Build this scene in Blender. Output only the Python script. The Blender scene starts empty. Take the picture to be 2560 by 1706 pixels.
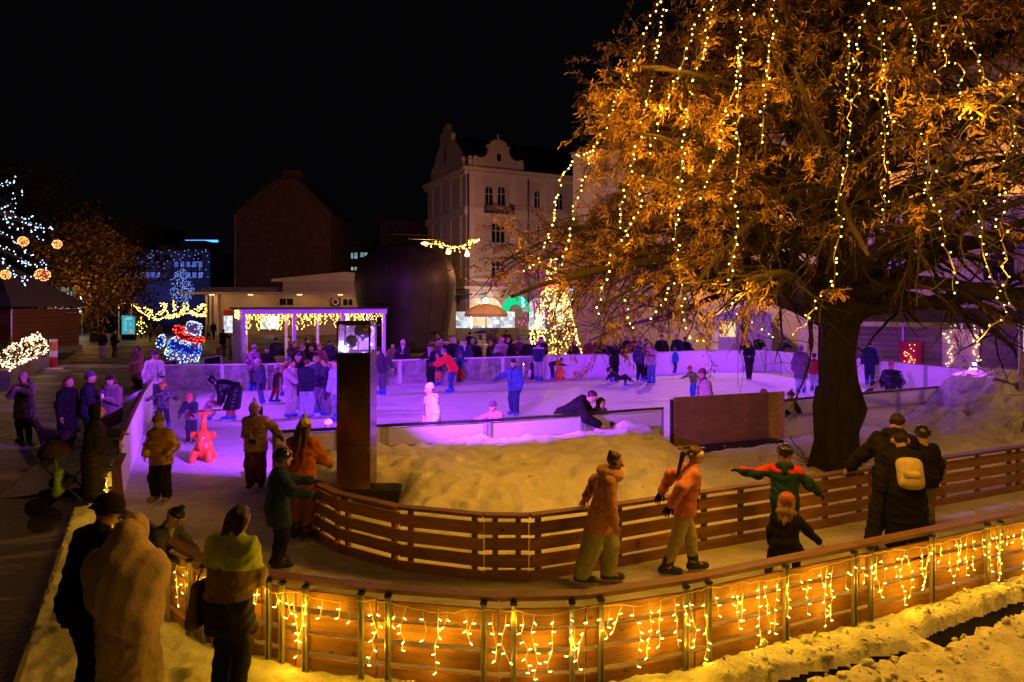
import bpy, math, random
import numpy as np
from mathutils import Vector, Matrix
PI = math.pi
R = math.radians
random.seed(7)
rng = np.random.RandomState(7)
SC = bpy.context.scene
COL = SC.collection

# ------------------------------------------------------------------ camera, sky, exposure
CH, HZ, CX, F = 3.3, 765.0, 1280.0, 1707.0        # eye height (m), horizon row, centre column, focal length of the 2560 px photograph
cam_d = bpy.data.cameras.new('camera')
cam = bpy.data.objects.new('camera', cam_d)
COL.objects.link(cam)
cam.location = (0, 0, CH)
cam.rotation_euler = (R(90), 0, 0)
cam_d.sensor_width = 36.0
cam_d.lens = 36.0 * F / 2560.0
cam_d.shift_y = -(853.0 - HZ) / 2560.0
cam_d.clip_start, cam_d.clip_end = 0.05, 2000
SC.camera = cam
SC.view_settings.view_transform = 'Standard'
SC.view_settings.look = 'None'
SC.view_settings.exposure = 0.0
SC.view_settings.gamma = 1.0
SC.view_settings.use_curve_mapping = False
SC.render.engine = 'CYCLES'
SC.cycles.use_denoising = True
SC.cycles.use_light_tree = True
SC.cycles.max_bounces = 6
SC.cycles.transparent_max_bounces = 12
SC.cycles.sample_clamp_indirect = 3.0
SC.cycles.caustics_reflective = False
SC.cycles.caustics_refractive = False
W = bpy.data.worlds.new('World')
SC.world = W
W.use_nodes = True
wn = W.node_tree.nodes
bg = wn['Background']
bg.inputs[0].default_value = (0.55, 0.55, 0.75, 1)      # night sky over a lit town
bg.inputs[1].default_value = 0.0022

TREE_W = 28.0
FENCE_W = 0.6
FLOOD = (7600.0, 5000.0, 22000.0, 22000.0, 220.0)
PURPLE = (0.36, 0.042, 1.0)
AMBER = (1.0, 0.41, 0.024)
GOLDEN = (1.0, 0.47, 0.006)
STREET = (1.0, 0.43, 0.17)


def lamp(name, loc, watts, col, rad=0.05, aim=None, cone=None, blend=0.5):
    d = bpy.data.lights.new(name, 'SPOT' if aim is not None else 'POINT')
    d.energy = watts
    d.color = col
    d.shadow_soft_size = rad
    o = bpy.data.objects.new(name, d)
    COL.objects.link(o)
    o.location = loc
    if aim is not None:
        d.spot_size = R(cone)
        d.spot_blend = blend
        o.rotation_euler = (Vector(aim) - Vector(loc)).to_track_quat('-Z', 'Y').to_euler()
    return o


# ------------------------------------------------------------------ helpers
def G(px, py, z=0.0):
    """Ground point seen at a photograph pixel, on the level z."""
    Y = (CH - z) * F / (py - HZ)
    return Vector(((px - CX) / F * Y, Y, z))


def D(px, py, Y):
    """Point seen at a photograph pixel at distance Y."""
    return Vector(((px - CX) / F * Y, Y, CH + (HZ - py) / F * Y))


def tag(o, label=None, cat=None, group=None, kind=None):
    for k, v in (('label', label), ('category', cat), ('group', group), ('kind', kind)):
        if v:
            o[k] = v
    return o


def empty(name, loc, rz=0.0, label=None, cat=None, group=None):
    o = bpy.data.objects.new(name, None)
    COL.objects.link(o)
    o.empty_display_size = 0.2
    o.location = loc
    o.rotation_euler = (0, 0, rz)
    return tag(o, label, cat, group)


def mesh_np(name, V, Fc, mat=None, parent=None, smooth=True, kind=None):
    """V (N,3); Fc array (M,3|4) or list of polygons."""
    me = bpy.data.meshes.new(name)
    V = np.asarray(V, dtype=np.float32)
    if isinstance(Fc, np.ndarray) and len(Fc):
        k = Fc.shape[1]
        me.vertices.add(len(V))
        me.vertices.foreach_set('co', V.ravel())
        me.loops.add(Fc.size)
        me.loops.foreach_set('vertex_index', Fc.astype(np.int32).ravel())
        me.polygons.add(len(Fc))
        me.polygons.foreach_set('loop_start', np.arange(0, Fc.size, k, dtype=np.int32))
        me.update(calc_edges=True)
    else:
        me.from_pydata([tuple(map(float, v)) for v in V], [], [tuple(int(i) for i in f) for f in Fc])
    if smooth and len(me.polygons):
        me.polygons.foreach_set('use_smooth', np.ones(len(me.polygons), dtype=bool))
    for m in (mat if isinstance(mat, (list, tuple)) else [mat]):
        if m:
            me.materials.append(m)
    o = bpy.data.objects.new(name, me)
    COL.objects.link(o)
    if parent is not None:
        o.parent = parent
    if kind:
        o['kind'] = kind
    return o


class MB:
    """Collects shapes and links them as one mesh."""

    def __init__(s):
        s.v, s.f = [], []

    def add(s, vs, fs):
        n = len(s.v)
        s.v += [tuple(v) for v in vs]
        s.f += [tuple(i + n for i in f) for f in fs]
        return s

    BOXF = [(0, 3, 2, 1), (4, 5, 6, 7), (0, 1, 5, 4), (1, 2, 6, 5), (2, 3, 7, 6), (3, 0, 4, 7)]

    def box(s, c, d, rz=0.0):
        x, y, z = d[0] / 2, d[1] / 2, d[2] / 2
        cs, sn = math.cos(rz), math.sin(rz)
        vs = []
        for dz in (-z, z):
            for dx, dy in ((-x, -y), (x, -y), (x, y), (-x, y)):
                vs.append((c[0] + dx * cs - dy * sn, c[1] + dx * sn + dy * cs, c[2] + dz))
        return s.add(vs, s.BOXF)

    def bar(s, a, b, w, h, up=(0, 0, 1)):
        a, b, up = Vector(a), Vector(b), Vector(up)
        d = (b - a).normalized()
        if abs(d.dot(up)) > .97:
            up = Vector((0, 1, 0))
        x = d.cross(up).normalized() * (w / 2)
        y = x.cross(d).normalized() * (h / 2)
        vs = [a - x - y, a + x - y, a + x + y, a - x + y, b - x - y, b + x - y, b + x + y, b - x + y]
        return s.add(vs, s.BOXF)

    def tube(s, pts, rad, n=6, cap=True):
        pts = [Vector(p) for p in pts]
        if not isinstance(rad, (list, tuple, np.ndarray)):
            rad = [rad] * len(pts)
        vs, fs = [], []
        up = Vector((0.13, 0.31, 1)).normalized()
        for i, p in enumerate(pts):
            d = (pts[min(i + 1, len(pts) - 1)] - pts[max(i - 1, 0)])
            d = d.normalized() if d.length > 1e-9 else Vector((0, 0, 1))
            u = up if abs(d.dot(up)) < .95 else Vector((1, 0, 0))
            x = d.cross(u).normalized()
            y = d.cross(x)
            for k in range(n):
                a = 2 * PI * k / n
                vs.append(p + (x * math.cos(a) + y * math.sin(a)) * rad[i])
        for i in range(len(pts) - 1):
            for k in range(n):
                k2 = (k + 1) % n
                fs.append((i * n + k, i * n + k2, (i + 1) * n + k2, (i + 1) * n + k))
        if cap:
            fs.append(tuple(range(n))[::-1])
            fs.append(tuple((len(pts) - 1) * n + k for k in range(n)))
        return s.add(vs, fs)

    def sphere(s, c, r, nu=8, nv=6):
        r = (r, r, r) if not isinstance(r, (tuple, list)) else r
        vs, fs = [(c[0], c[1], c[2] + r[2])], []
        for i in range(1, nv):
            t = PI * i / nv
            for k in range(nu):
                a = 2 * PI * k / nu
                vs.append((c[0] + r[0] * math.sin(t) * math.cos(a), c[1] + r[1] * math.sin(t) * math.sin(a), c[2] + r[2] * math.cos(t)))
        vs.append((c[0], c[1], c[2] - r[2]))
        for k in range(nu):
            fs.append((0, 1 + k, 1 + (k + 1) % nu))
            for i in range(nv - 2):
                a, b = 1 + i * nu, 1 + (i + 1) * nu
                fs.append((a + k, b + k, b + (k + 1) % nu, a + (k + 1) % nu))
            a = 1 + (nv - 2) * nu
            fs.append((a + k, len(vs) - 1, a + (k + 1) % nu))
        return s.add(vs, fs)

    def lathe(s, prof, c=(0, 0, 0), n=24, rfun=None):
        vs, fs = [], []
        for (r, z) in prof:
            for k in range(n):
                a = 2 * PI * k / n
                q = r * (rfun(a, z) if rfun else 1)
                vs.append((c[0] + q * math.cos(a), c[1] + q * math.sin(a), c[2] + z))
        for i in range(len(prof) - 1):
            for k in range(n):
                k2 = (k + 1) % n
                fs.append((i * n + k, i * n + k2, (i + 1) * n + k2, (i + 1) * n + k))
        fs.append(tuple(range(n))[::-1])
        fs.append(tuple((len(prof) - 1) * n + k for k in range(n)))
        return s.add(vs, fs)

    def prism(s, poly, a, b):
        """poly: 3-D points of one side; b - a is the extrusion."""
        d = Vector(b) - Vector(a)
        n = len(poly)
        vs = [Vector(p) for p in poly] + [Vector(p) + d for p in poly]
        fs = [tuple(range(n))[::-1], tuple(range(n, 2 * n))]
        fs += [(i, (i + 1) % n, (i + 1) % n + n, i + n) for i in range(n)]
        return s.add(vs, fs)

    def build(s, name, mat=None, parent=None, smooth=False, kind=None):
        return mesh_np(name, s.v, s.f, mat, parent, smooth, kind)


def ordinal(i):
    names = 'first second third fourth fifth sixth seventh eighth ninth tenth eleventh twelfth thirteenth fourteenth fifteenth sixteenth seventeenth eighteenth nineteenth twentieth'.split()
    if i <= 20:
        return names[i - 1]
    t = {2: 'twenty', 3: 'thirty', 4: 'forty'}[i // 10]
    return t + '-' + names[i % 10 - 1] if i % 10 else {2: 'twentieth', 3: 'thirtieth', 4: 'fortieth'}[i // 10]


def lerp(a, b, t):
    return a + (b - a) * t


def sstep(a, b, x):
    t = np.clip((x - a) / (b - a), 0, 1)
    return t * t * (3 - 2 * t)


def vnoise(x, y, seed=0):
    """Smooth value noise on numpy arrays."""
    xi, yi = np.floor(x).astype(np.int64), np.floor(y).astype(np.int64)
    xf, yf = x - xi, y - yi
    u, v = xf * xf * (3 - 2 * xf), yf * yf * (3 - 2 * yf)

    def h(a, b):
        n = (a * 374761393 + b * 668265263 + seed * 69069) & 0x7fffffff
        n = ((n ^ (n >> 13)) * 1274126177) & 0x7fffffff
        return ((n ^ (n >> 16)) & 0xffff) / 65535.0
    return lerp(lerp(h(xi, yi), h(xi + 1, yi), u), lerp(h(xi, yi + 1), h(xi + 1, yi + 1), u), v)


def fbm(x, y, oct=4, seed=0):
    s, a, t = 0, .5, 0
    for i in range(oct):
        s = s + a * vnoise(x * 2 ** i, y * 2 ** i, seed + i)
        t += a
        a *= .55
    return s / t


# ------------------------------------------------------------------ materials
def new_mat(name):
    m = bpy.data.materials.new(name)
    m.use_nodes = True
    nt = m.node_tree
    return m, nt, nt.nodes['Principled BSDF']


def mat(name, col, rough=.6, metal=0.0, var=.18, scale=6.0, stretch=(1, 1, 1), bump=0.0, bscale=40.0, spec=.4, sheen=0.0, transl=0.0, knots=False, col2=None, thr=None, coat=0.0, rand=0.0):
    m, nt, b = new_mat(name)
    N, L = nt.nodes, nt.links
    tc = N.new('ShaderNodeTexCoord')
    mp = N.new('ShaderNodeMapping')
    mp.inputs['Scale'].default_value = stretch
    L.new(tc.outputs['Object'], mp.inputs[0])
    nz = N.new('ShaderNodeTexNoise')
    nz.inputs['Scale'].default_value = scale
    nz.inputs['Detail'].default_value = 5
    nz.inputs['Roughness'].default_value = .62
    if rand:
        oi = N.new('ShaderNodeObjectInfo')
        nz.noise_dimensions = '4D'
        ml = N.new('ShaderNodeMath'); ml.operation = 'MULTIPLY'; ml.inputs[1].default_value = 37.0
        L.new(oi.outputs['Random'], ml.inputs[0])
        L.new(ml.outputs[0], nz.inputs['W'])
    L.new(mp.outputs[0], nz.inputs['Vector'])
    cr = N.new('ShaderNodeValToRGB')
    c = Vector(col)
    if col2 is None:
        c0, c1 = c * (1 - var), c * (1 + var)
        cr.color_ramp.elements[0].position, cr.color_ramp.elements[1].position = .3, .7
    else:
        c0, c1 = c, Vector(col2)
        t = thr or .5
        cr.color_ramp.elements[0].position, cr.color_ramp.elements[1].position = t - .06, t + .06
    cr.color_ramp.elements[0].color = (*c0, 1)
    cr.color_ramp.elements[1].color = (*[min(1, q) for q in c1], 1)
    L.new(nz.outputs['Fac'], cr.inputs[0])
    out = cr.outputs[0]
    if rand:
        mx = N.new('ShaderNodeHueSaturation')
        mr = N.new('ShaderNodeMapRange')
        mr.inputs[3].default_value, mr.inputs[4].default_value = 1 - rand, 1 + rand
        L.new(oi.outputs['Random'], mr.inputs[0])
        L.new(mr.outputs[0], mx.inputs['Value'])
        L.new(out, mx.inputs['Color'])
        out = mx.outputs[0]
    if knots:
        vo = N.new('ShaderNodeTexVoronoi')
        vo.inputs['Scale'].default_value = 4.2
        mp2 = N.new('ShaderNodeMapping')
        mp2.inputs['Scale'].default_value = (1.0, 1.0, 1.9)
        if rand:
            L.new(ml.outputs[0], mp2.inputs['Location'])
        L.new(tc.outputs['Object'], mp2.inputs[0])
        L.new(mp2.outputs[0], vo.inputs['Vector'])
        kr = N.new('ShaderNodeValToRGB')
        kr.color_ramp.elements[0].position, kr.color_ramp.elements[1].position = .05, .12
        kr.color_ramp.elements[0].color = (.22, .16, .12, 1)
        L.new(vo.outputs['Distance'], kr.inputs[0])
        mm = N.new('ShaderNodeMix'); mm.data_type = 'RGBA'; mm.blend_type = 'MULTIPLY'; mm.inputs[0].default_value = 1
        L.new(out, mm.inputs[6]); L.new(kr.outputs[0], mm.inputs[7])
        out = mm.outputs[2]
    L.new(out, b.inputs['Base Color'])
    b.inputs['Roughness'].default_value = rough
    b.inputs['Metallic'].default_value = metal
    b.inputs['Specular IOR Level'].default_value = spec
    if sheen:
        b.inputs['Sheen Weight'].default_value = sheen
    if coat:
        b.inputs['Coat Weight'].default_value = coat
    if bump:
        bp = N.new('ShaderNodeBump')
        bp.inputs['Strength'].default_value = bump
        bp.inputs['Distance'].default_value = .02
        n2 = N.new('ShaderNodeTexNoise')
        n2.inputs['Scale'].default_value = bscale
        n2.inputs['Detail'].default_value = 4
        L.new(mp.outputs[0], n2.inputs['Vector'])
        L.new(n2.outputs['Fac'], bp.inputs['Height'])
        L.new(bp.outputs[0], b.inputs['Normal'])
    if transl:
        tr = N.new('ShaderNodeBsdfTranslucent')
        L.new(out, tr.inputs[0])
        ms = N.new('ShaderNodeMixShader')
        ms.inputs[0].default_value = transl
        L.new(b.outputs[0], ms.inputs[1]); L.new(tr.outputs[0], ms.inputs[2])
        L.new(ms.outputs[0], N['Material Output'].inputs[0])
    return m


def glow(name, col, strength, sample=False):
    m = bpy.data.materials.new(name)
    m.use_nodes = True
    N, L = m.node_tree.nodes, m.node_tree.links
    N.remove(N['Principled BSDF'])
    e = N.new('ShaderNodeEmission')
    e.inputs[0].default_value = (*col, 1)
    e.inputs[1].default_value = strength
    L.new(e.outputs[0], N['Material Output'].inputs[0])
    if not sample:
        m.cycles.emission_sampling = 'NONE'
    return m


def lit_window(name, c1, c2, strength, scale=9.0):
    """A lit interior seen through glass: uneven light and dark shapes."""
    m = glow(name, c1, strength)
    N, L = m.node_tree.nodes, m.node_tree.links
    e = [n for n in N if n.type == 'EMISSION'][0]
    tc = N.new('ShaderNodeTexCoord')
    br = N.new('ShaderNodeTexVoronoi')
    br.distance = 'CHEBYCHEV'
    br.inputs['Scale'].default_value = scale
    L.new(tc.outputs['Object'], br.inputs['Vector'])
    cr = N.new('ShaderNodeMix'); cr.data_type = 'RGBA'
    sp = N.new('ShaderNodeSeparateColor')
    L.new(br.outputs['Color'], sp.inputs[0])
    L.new(sp.outputs[0], cr.inputs[0])
    cr.inputs[6].default_value = (*c1, 1)
    cr.inputs[7].default_value = (*c2, 1)
    L.new(cr.outputs[2], e.inputs[0])
    return m


def snow_mat(name, col=(.83, .84, .86), dirt=.25, bump=.7):
    m, nt, b = new_mat(name)
    N, L = nt.nodes, nt.links
    tc = N.new('ShaderNodeTexCoord')
    n1 = N.new('ShaderNodeTexNoise'); n1.inputs['Scale'].default_value = 2.6; n1.inputs['Detail'].default_value = 8; n1.inputs['Roughness'].default_value = .7
    n2 = N.new('ShaderNodeTexNoise'); n2.inputs['Scale'].default_value = 34; n2.inputs['Detail'].default_value = 8; n2.inputs['Roughness'].default_value = .7
    n3 = N.new('ShaderNodeTexNoise'); n3.inputs['Scale'].default_value = 8; n3.inputs['Detail'].default_value = 8; n3.inputs['Roughness'].default_value = .7
    for n in (n1, n2, n3):
        L.new(tc.outputs['Object'], n.inputs['Vector'])
    cr = N.new('ShaderNodeValToRGB')
    cr.color_ramp.elements[0].position, cr.color_ramp.elements[1].position = .32, .58
    c = Vector(col)
    cr.color_ramp.elements[0].color = (*(c * (1 - dirt)), 1)
    cr.color_ramp.elements[1].color = (*c, 1)
    L.new(n1.outputs['Fac'], cr.inputs[0])
    L.new(cr.outputs[0], b.inputs['Base Color'])
    b.inputs['Roughness'].default_value = .75
    b.inputs['Specular IOR Level'].default_value = .25
    b1 = N.new('ShaderNodeBump'); b1.inputs['Strength'].default_value = bump; b1.inputs['Distance'].default_value = .12
    b2 = N.new('ShaderNodeBump'); b2.inputs['Strength'].default_value = bump; b2.inputs['Distance'].default_value = .03
    L.new(n3.outputs['Fac'], b1.inputs['Height'])
    L.new(n2.outputs['Fac'], b2.inputs['Height'])
    L.new(b1.outputs[0], b2.inputs['Normal'])
    L.new(b2.outputs[0], b.inputs['Normal'])
    return m


def ice_mat():
    """Scraped rink ice: fine white scratches, snow dust, a little gloss."""
    m, nt, b = new_mat('ice_scraped')
    N, L = nt.nodes, nt.links
    tc = N.new('ShaderNodeTexCoord')
    outs = []
    for (ang, sx, sy, sc) in ((24, .45, 1.5, 3.4), (-38, .5, 1.7, 2.6), (80, .6, 1.6, 4.2)):
        mp = N.new('ShaderNodeMapping')
        mp.inputs['Rotation'].default_value = (0, 0, R(ang))
        mp.inputs['Scale'].default_value = (sx, sy, 1)
        nz = N.new('ShaderNodeTexNoise'); nz.inputs['Scale'].default_value = sc; nz.inputs['Detail'].default_value = 10; nz.inputs['Roughness'].default_value = .72; nz.inputs['Distortion'].default_value = 1.6
        L.new(tc.outputs['Object'], mp.inputs[0]); L.new(mp.outputs[0], nz.inputs['Vector'])
        outs.append(nz.outputs['Fac'])
    ad = N.new('ShaderNodeMath'); ad.operation = 'ADD'
    L.new(outs[0], ad.inputs[0]); L.new(outs[1], ad.inputs[1])
    ad2 = N.new('ShaderNodeMath'); ad2.operation = 'ADD'
    L.new(ad.outputs[0], ad2.inputs[0]); L.new(outs[2], ad2.inputs[1])
    cr = N.new('ShaderNodeValToRGB')
    cr.color_ramp.elements[0].position, cr.color_ramp.elements[1].position = .38, .62
    cr.color_ramp.elements[0].color = (.58, .60, .63, 1)
    cr.color_ramp.elements[1].color = (.92, .93, .95, 1)
    dv = N.new('ShaderNodeMath'); dv.operation = 'DIVIDE'; dv.inputs[1].default_value = 3
    L.new(ad2.outputs[0], dv.inputs[0]); L.new(dv.outputs[0], cr.inputs[0])
    L.new(cr.outputs[0], b.inputs['Base Color'])
    b.inputs['Roughness'].default_value = .5
    b.inputs['Specular IOR Level'].default_value = .3
    bp = N.new('ShaderNodeBump'); bp.inputs['Strength'].default_value = 1.0; bp.inputs['Distance'].default_value = .16
    L.new(dv.outputs[0], bp.inputs['Height']); L.new(bp.outputs[0], b.inputs['Normal'])
    return m


def ground_mat():
    """Dark wet paving with ragged patches of trodden snow."""
    m, nt, b = new_mat('paving_snow_patches')
    N, L = nt.nodes, nt.links
    tc = N.new('ShaderNodeTexCoord')
    mp = N.new('ShaderNodeMapping'); mp.inputs['Scale'].default_value = (.55, 1.2, 1); mp.inputs['Rotation'].default_value = (0, 0, R(25))
    L.new(tc.outputs['Object'], mp.inputs[0])
    nz = N.new('ShaderNodeTexNoise'); nz.inputs['Scale'].default_value = .55; nz.inputs['Detail'].default_value = 9; nz.inputs['Roughness'].default_value = .68; nz.inputs['Distortion'].default_value = .8
    L.new(mp.outputs[0], nz.inputs['Vector'])
    cr = N.new('ShaderNodeValToRGB')
    cr.color_ramp.elements[0].position, cr.color_ramp.elements[1].position = .5, .66
    cr.color_ramp.elements[0].color = (.05, .043, .04, 1)
    cr.color_ramp.elements[1].color = (.5, .48, .46, 1)
    L.new(nz.outputs['Fac'], cr.inputs[0]); L.new(cr.outputs[0], b.inputs['Base Color'])
    b.inputs['Roughness'].default_value = .55
    n2 = N.new('ShaderNodeTexNoise'); n2.inputs['Scale'].default_value = 14; n2.inputs['Detail'].default_value = 6
    L.new(tc.outputs['Object'], n2.inputs['Vector'])
    bp = N.new('ShaderNodeBump'); bp.inputs['Strength'].default_value = .6; bp.inputs['Distance'].default_value = .04
    L.new(n2.outputs['Fac'], bp.inputs['Height']); L.new(bp.outputs[0], b.inputs['Normal'])
    return m


def glass_mat(name, tint=(.7, .68, .75), frost=.3):
    m, nt, b = new_mat(name)
    N, L = nt.nodes, nt.links
    b.inputs['Base Color'].default_value = (*tint, 1)
    b.inputs['Roughness'].default_value = .12
    tr = N.new('ShaderNodeBsdfTransparent')
    tr.inputs[0].default_value = (.93, .93, .95, 1)
    tc = N.new('ShaderNodeTexCoord')
    nz = N.new('ShaderNodeTexNoise'); nz.inputs['Scale'].default_value = 2.2; nz.inputs['Detail'].default_value = 7; nz.inputs['Roughness'].default_value = .65
    L.new(tc.outputs['Object'], nz.inputs['Vector'])
    mr = N.new('ShaderNodeMapRange')
    mr.inputs[1].default_value, mr.inputs[2].default_value, mr.inputs[3].default_value, mr.inputs[4].default_value = .35, .7, frost * .35, frost * 1.7
    L.new(nz.outputs['Fac'], mr.inputs[0])
    ms = N.new('ShaderNodeMixShader')
    L.new(mr.outputs[0], ms.inputs[0]); L.new(tr.outputs[0], ms.inputs[1]); L.new(b.outputs[0], ms.inputs[2])
    L.new(ms.outputs[0], N['Material Output'].inputs[0])
    return m


M = {}
M['snow'] = snow_mat('snow_bank', (.85, .86, .88), .16, .45)
M['snow_trod'] = snow_mat('snow_trodden', (.82, .82, .84), .28, .6)
M['ice'] = ice_mat()
M['ground'] = ground_mat()
M['wood'] = mat('fence_wood', (.30, .15, .065), .7, var=.35, scale=3.5, stretch=(1.2, 6, 9), bump=.25, bscale=18, knots=True, rand=.22)
M['wood_dark'] = mat('rail_wood', (.20, .11, .06), .6, var=.35, scale=3.5, stretch=(1, 8, 8), bump=.2, rand=.15)
M['steel'] = mat('galvanised_steel', (.52, .52, .48), .38, .85, var=.12, scale=14)
M['black'] = mat('black_plastic', (.012, .012, .012), .5)
M['rubber'] = mat('black_rubber', (.005, .005, .005), .9, spec=.05)
M['dark_metal'] = mat('dark_metal', (.05, .05, .055), .45, .6)
M['white_sheet'] = mat('white_barrier_sheet', (.78, .78, .80), .5, var=.05, scale=2, transl=.35)
M['white_solid'] = mat('white_barrier_board', (.80, .80, .82), .5, var=.07, scale=1.5)
M['alu'] = mat('barrier_aluminium', (.42, .42, .45), .45, .5, var=.1)
M['glass'] = glass_mat('frosted_barrier_glass')
M['clear'] = glass_mat('clear_glass', (.6, .6, .7), .1)
M['board_brown'] = mat('brown_plywood', (.22, .115, .05), .6, var=.3, scale=2.2, stretch=(1, 1, 2.5), bump=.25, bscale=12)
M['board_osb'] = mat('chipboard', (.50, .29, .11), .7, var=.35, scale=22, stretch=(1, 1, 1), bump=.2)
M['brass'] = mat('brushed_brass', (.24, .19, .10), .24, 1.0, var=.25, scale=2.2, stretch=(1, 1, 5), bump=.05, bscale=30)
M['bark'] = mat('bark', (.022, .016, .011), .9, var=.45, scale=5, stretch=(2, 2, .5), bump=1.0, bscale=9)
M['twig'] = mat('twig_bark', (.045, .032, .02), .9)
M['white_paint'] = mat('white_paint', (.75, .75, .77), .45, var=.06)
M['bronze'] = mat('dark_bronze', (.06, .042, .035), .5, .35, var=.3, scale=.8, bump=.12, bscale=2.5)
M['plaster'] = mat('pale_plaster', (.45, .38, .33), .9, var=.1, scale=.8, stretch=(1, 1, .5), bump=.1)
M['trim'] = mat('plaster_trim', (.52, .45, .39), .85, var=.08)
M['castle'] = mat('castle_plaster', (.55, .50, .46), .9, var=.1, scale=.6)
M['roof'] = mat('dark_roof', (.035, .03, .03), .8)
M['brick_dark'] = mat('old_brick_wall', (.105, .06, .042), .95, var=.35, scale=1.2, bump=.3, bscale=5)
M['concrete'] = mat('grey_concrete', (.22, .21, .2), .9, var=.15, scale=.7)
M['dark_glass'] = mat('dark_window_glass', (.012, .012, .014), .12, spec=.6)
M['win_frame'] = mat('window_frame', (.5, .47, .43), .6)
M['hut_wood'] = mat('hut_boards', (.19, .165, .12), .75, var=.25, scale=3, stretch=(1, 1, 8), rand=.2)
M['hut_roof'] = mat('hut_roof', (.12, .10, .13), .7, var=.2)
M['orange_wall'] = mat('rust_red_boards', (.15, .055, .022), .8, var=.25, stretch=(1, 1, 6))
M['bulb'] = glow('warm_bulb', (1.0, .56, .10), 12.0)
M['bulb_fence'] = glow('fence_bulb', (1.0, .58, .11), 11.0)
M['bulb_white'] = glow('cool_white_bulb', (.42, .64, 1.0), 4.0)
M['bulb_dim_blue'] = glow('dim_blue_white_bulb', (.22, .36, 1.0), 2.2)
M['bulb_blue'] = glow('blue_bulb', (.06, .18, 1.0), 5.0)
M['bulb_red'] = glow('red_bulb', (1.0, .05, .02), 6.0)
M['bulb_pink'] = glow('peach_bulb', (1.0, .52, .30), 5.0)
M['bulb_orange'] = glow('orange_bulb', (1.0, .35, .10), 4.0)
M['cable'] = mat('pale_cable', (.78, .62, .28), .5)
M['cable_dark'] = mat('dark_cable', (.03, .028, .02), .6)
M['lamp_white'] = glow('lamp_globe', (1.0, .93, .88), 9.0)
M['lamp_amber'] = glow('street_lamp_lens', (1.0, .62, .25), 4.0)
# ------------------------------------------------------------------ ground, ice, snow
ICE = 0.06
Wd = 0.86                                            # rail height of the wooden fences
Rk = 1.10                                            # rail height of the white rink barrier
P2 = lambda v: (v[0], v[1])

outer_px = [(284, 1166), (294, 1278), (332, 1293), (421, 1351), (499, 1394), (572, 1412), (657, 1428), (742, 1445), (802, 1455), (946, 1468), (1100, 1481), (1210, 1490), (1360, 1488), (1506, 1482), (1712, 1447), (1860, 1422), (2000, 1390), (2124, 1365), (2313, 1324), (2560, 1278), (2760, 1238)]
outer = [Vector((-6.48, 11.3, 0))] + [G(x, y, Wd) for x, y in outer_px]
inner_px = [(682, 1087), (736, 1151), (790, 1193), (847, 1221), (1000, 1254), (1210, 1274), (1323, 1275), (1461, 1260), (1555, 1247), (1745, 1219), (1910, 1198), (2148, 1163), (2342, 1136), (2540, 1109), (2740, 1082)]
inner = [G(x, y, .9) for x, y in inner_px]
near_px = [(680, 1078), (850, 1069), (933, 1063), (1217, 1049), (1600, 1023), (1657, 1018), (1966, 999), (2064, 989), (2244, 974), (2364, 965), (2440, 957)]
near = [G(x, y, Rk) for x, y in near_px] + [Vector((16.8, 21.7, 0))]
far_px = [(407, 911), (556, 910), (664, 909), (780, 906), (890, 903), (1000, 899), (1128, 895), (1257, 892), (1358, 889), (1440, 886), (1530, 885), (1605, 882), (1685, 879), (1777, 875), (1850, 875), (1914, 875)]
far = [G(x, y, Rk) for x, y in far_px]
right_px = [(2050, 886), (2194, 900), (2315, 912), (2454, 925), (2560, 934)]
right = [G(x, y, Rk) for x, y in right_px] + [Vector((16.8, 21.7, 0))]
left = [far[0].copy(), G(358, 979, Rk), Vector((-6.48, 11.3, 0))]
for q in (outer, inner, near, far, right, left):
    for v in q:
        v.z = 0


def poly_y(path, X):
    xs = np.array([p.x for p in path]); ys = np.array([p.y for p in path])
    o = np.argsort(xs)
    return np.interp(X, xs[o], ys[o])


ground = MB()
ground.add([(-500, -60, 0), (500, -60, 0), (500, 900, 0), (-500, 900, 0)], [(0, 1, 2, 3)])
tag(ground.build('ground', M['ground']), kind='structure')

bd = [P2(p) for p in left[:2]] + [P2(p) for p in outer] + [(9.5, 9.8), (20, 20.5)] + [P2(right[-1])] + [P2(p) for p in right[::-1][1:]] + [P2(p) for p in far[::-1][:-1]]
icem = MB()
icem.add([(x, y, ICE) for x, y in bd], [tuple(range(len(bd)))[::-1]])
io = icem.build('ice_rink', M['ice'])
if io.data.polygons[0].normal.z < 0:
    io.data.flip_normals()
tag(io, kind='structure')

# snow piled between the skating track and the rink
crX = [-4.4, -3.2, -2.0, 0.0, 1.5, 2.3, 2.9, 3.5, 5.0, 6.6, 7.6, 8.8, 10.2, 11.2, 12.0, 12.9, 14, 16, 20]
crZ = [.30, .62, .70, .72, .74, .80, .70, .26, .20, .16, .20, .24, .30, .72, 1.40, 1.60, 1.4, 1.1, .9]


def island_z(X, Y):
    yi, yo = poly_y(inner, X), poly_y(near, X)
    u = np.clip((Y - yi) / np.maximum(yo - yi, .3), 0, 1)
    c = np.interp(X, crX, crZ)
    peak = np.interp(X, [-4, 2.5, 3.2, 9, 11, 20], [.80, .80, .75, .85, .78, .7])
    z = lerp(.13, c, sstep(.02, 1, u / peak))
    rg_ = 1 - np.abs(2 * fbm(X * 2.6, Y * 2.6, 4, 41) - 1)
    lump = (fbm(X * 1.6, Y * 1.6, 4, 3) - .5) * .26 + (fbm(X * 7, Y * 7, 4, 9) - .5) * .09 + (rg_ ** 3 - .4) * .06
    z = z + lump * sstep(.0, .25, u) * (.4 + .9 * c)
    f = np.exp(-(((X + 2.2) / .55) ** 4 + ((Y - 10.45) / .5) ** 4))
    z = lerp(z, .1, f)
    return np.maximum(z, .085)


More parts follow.
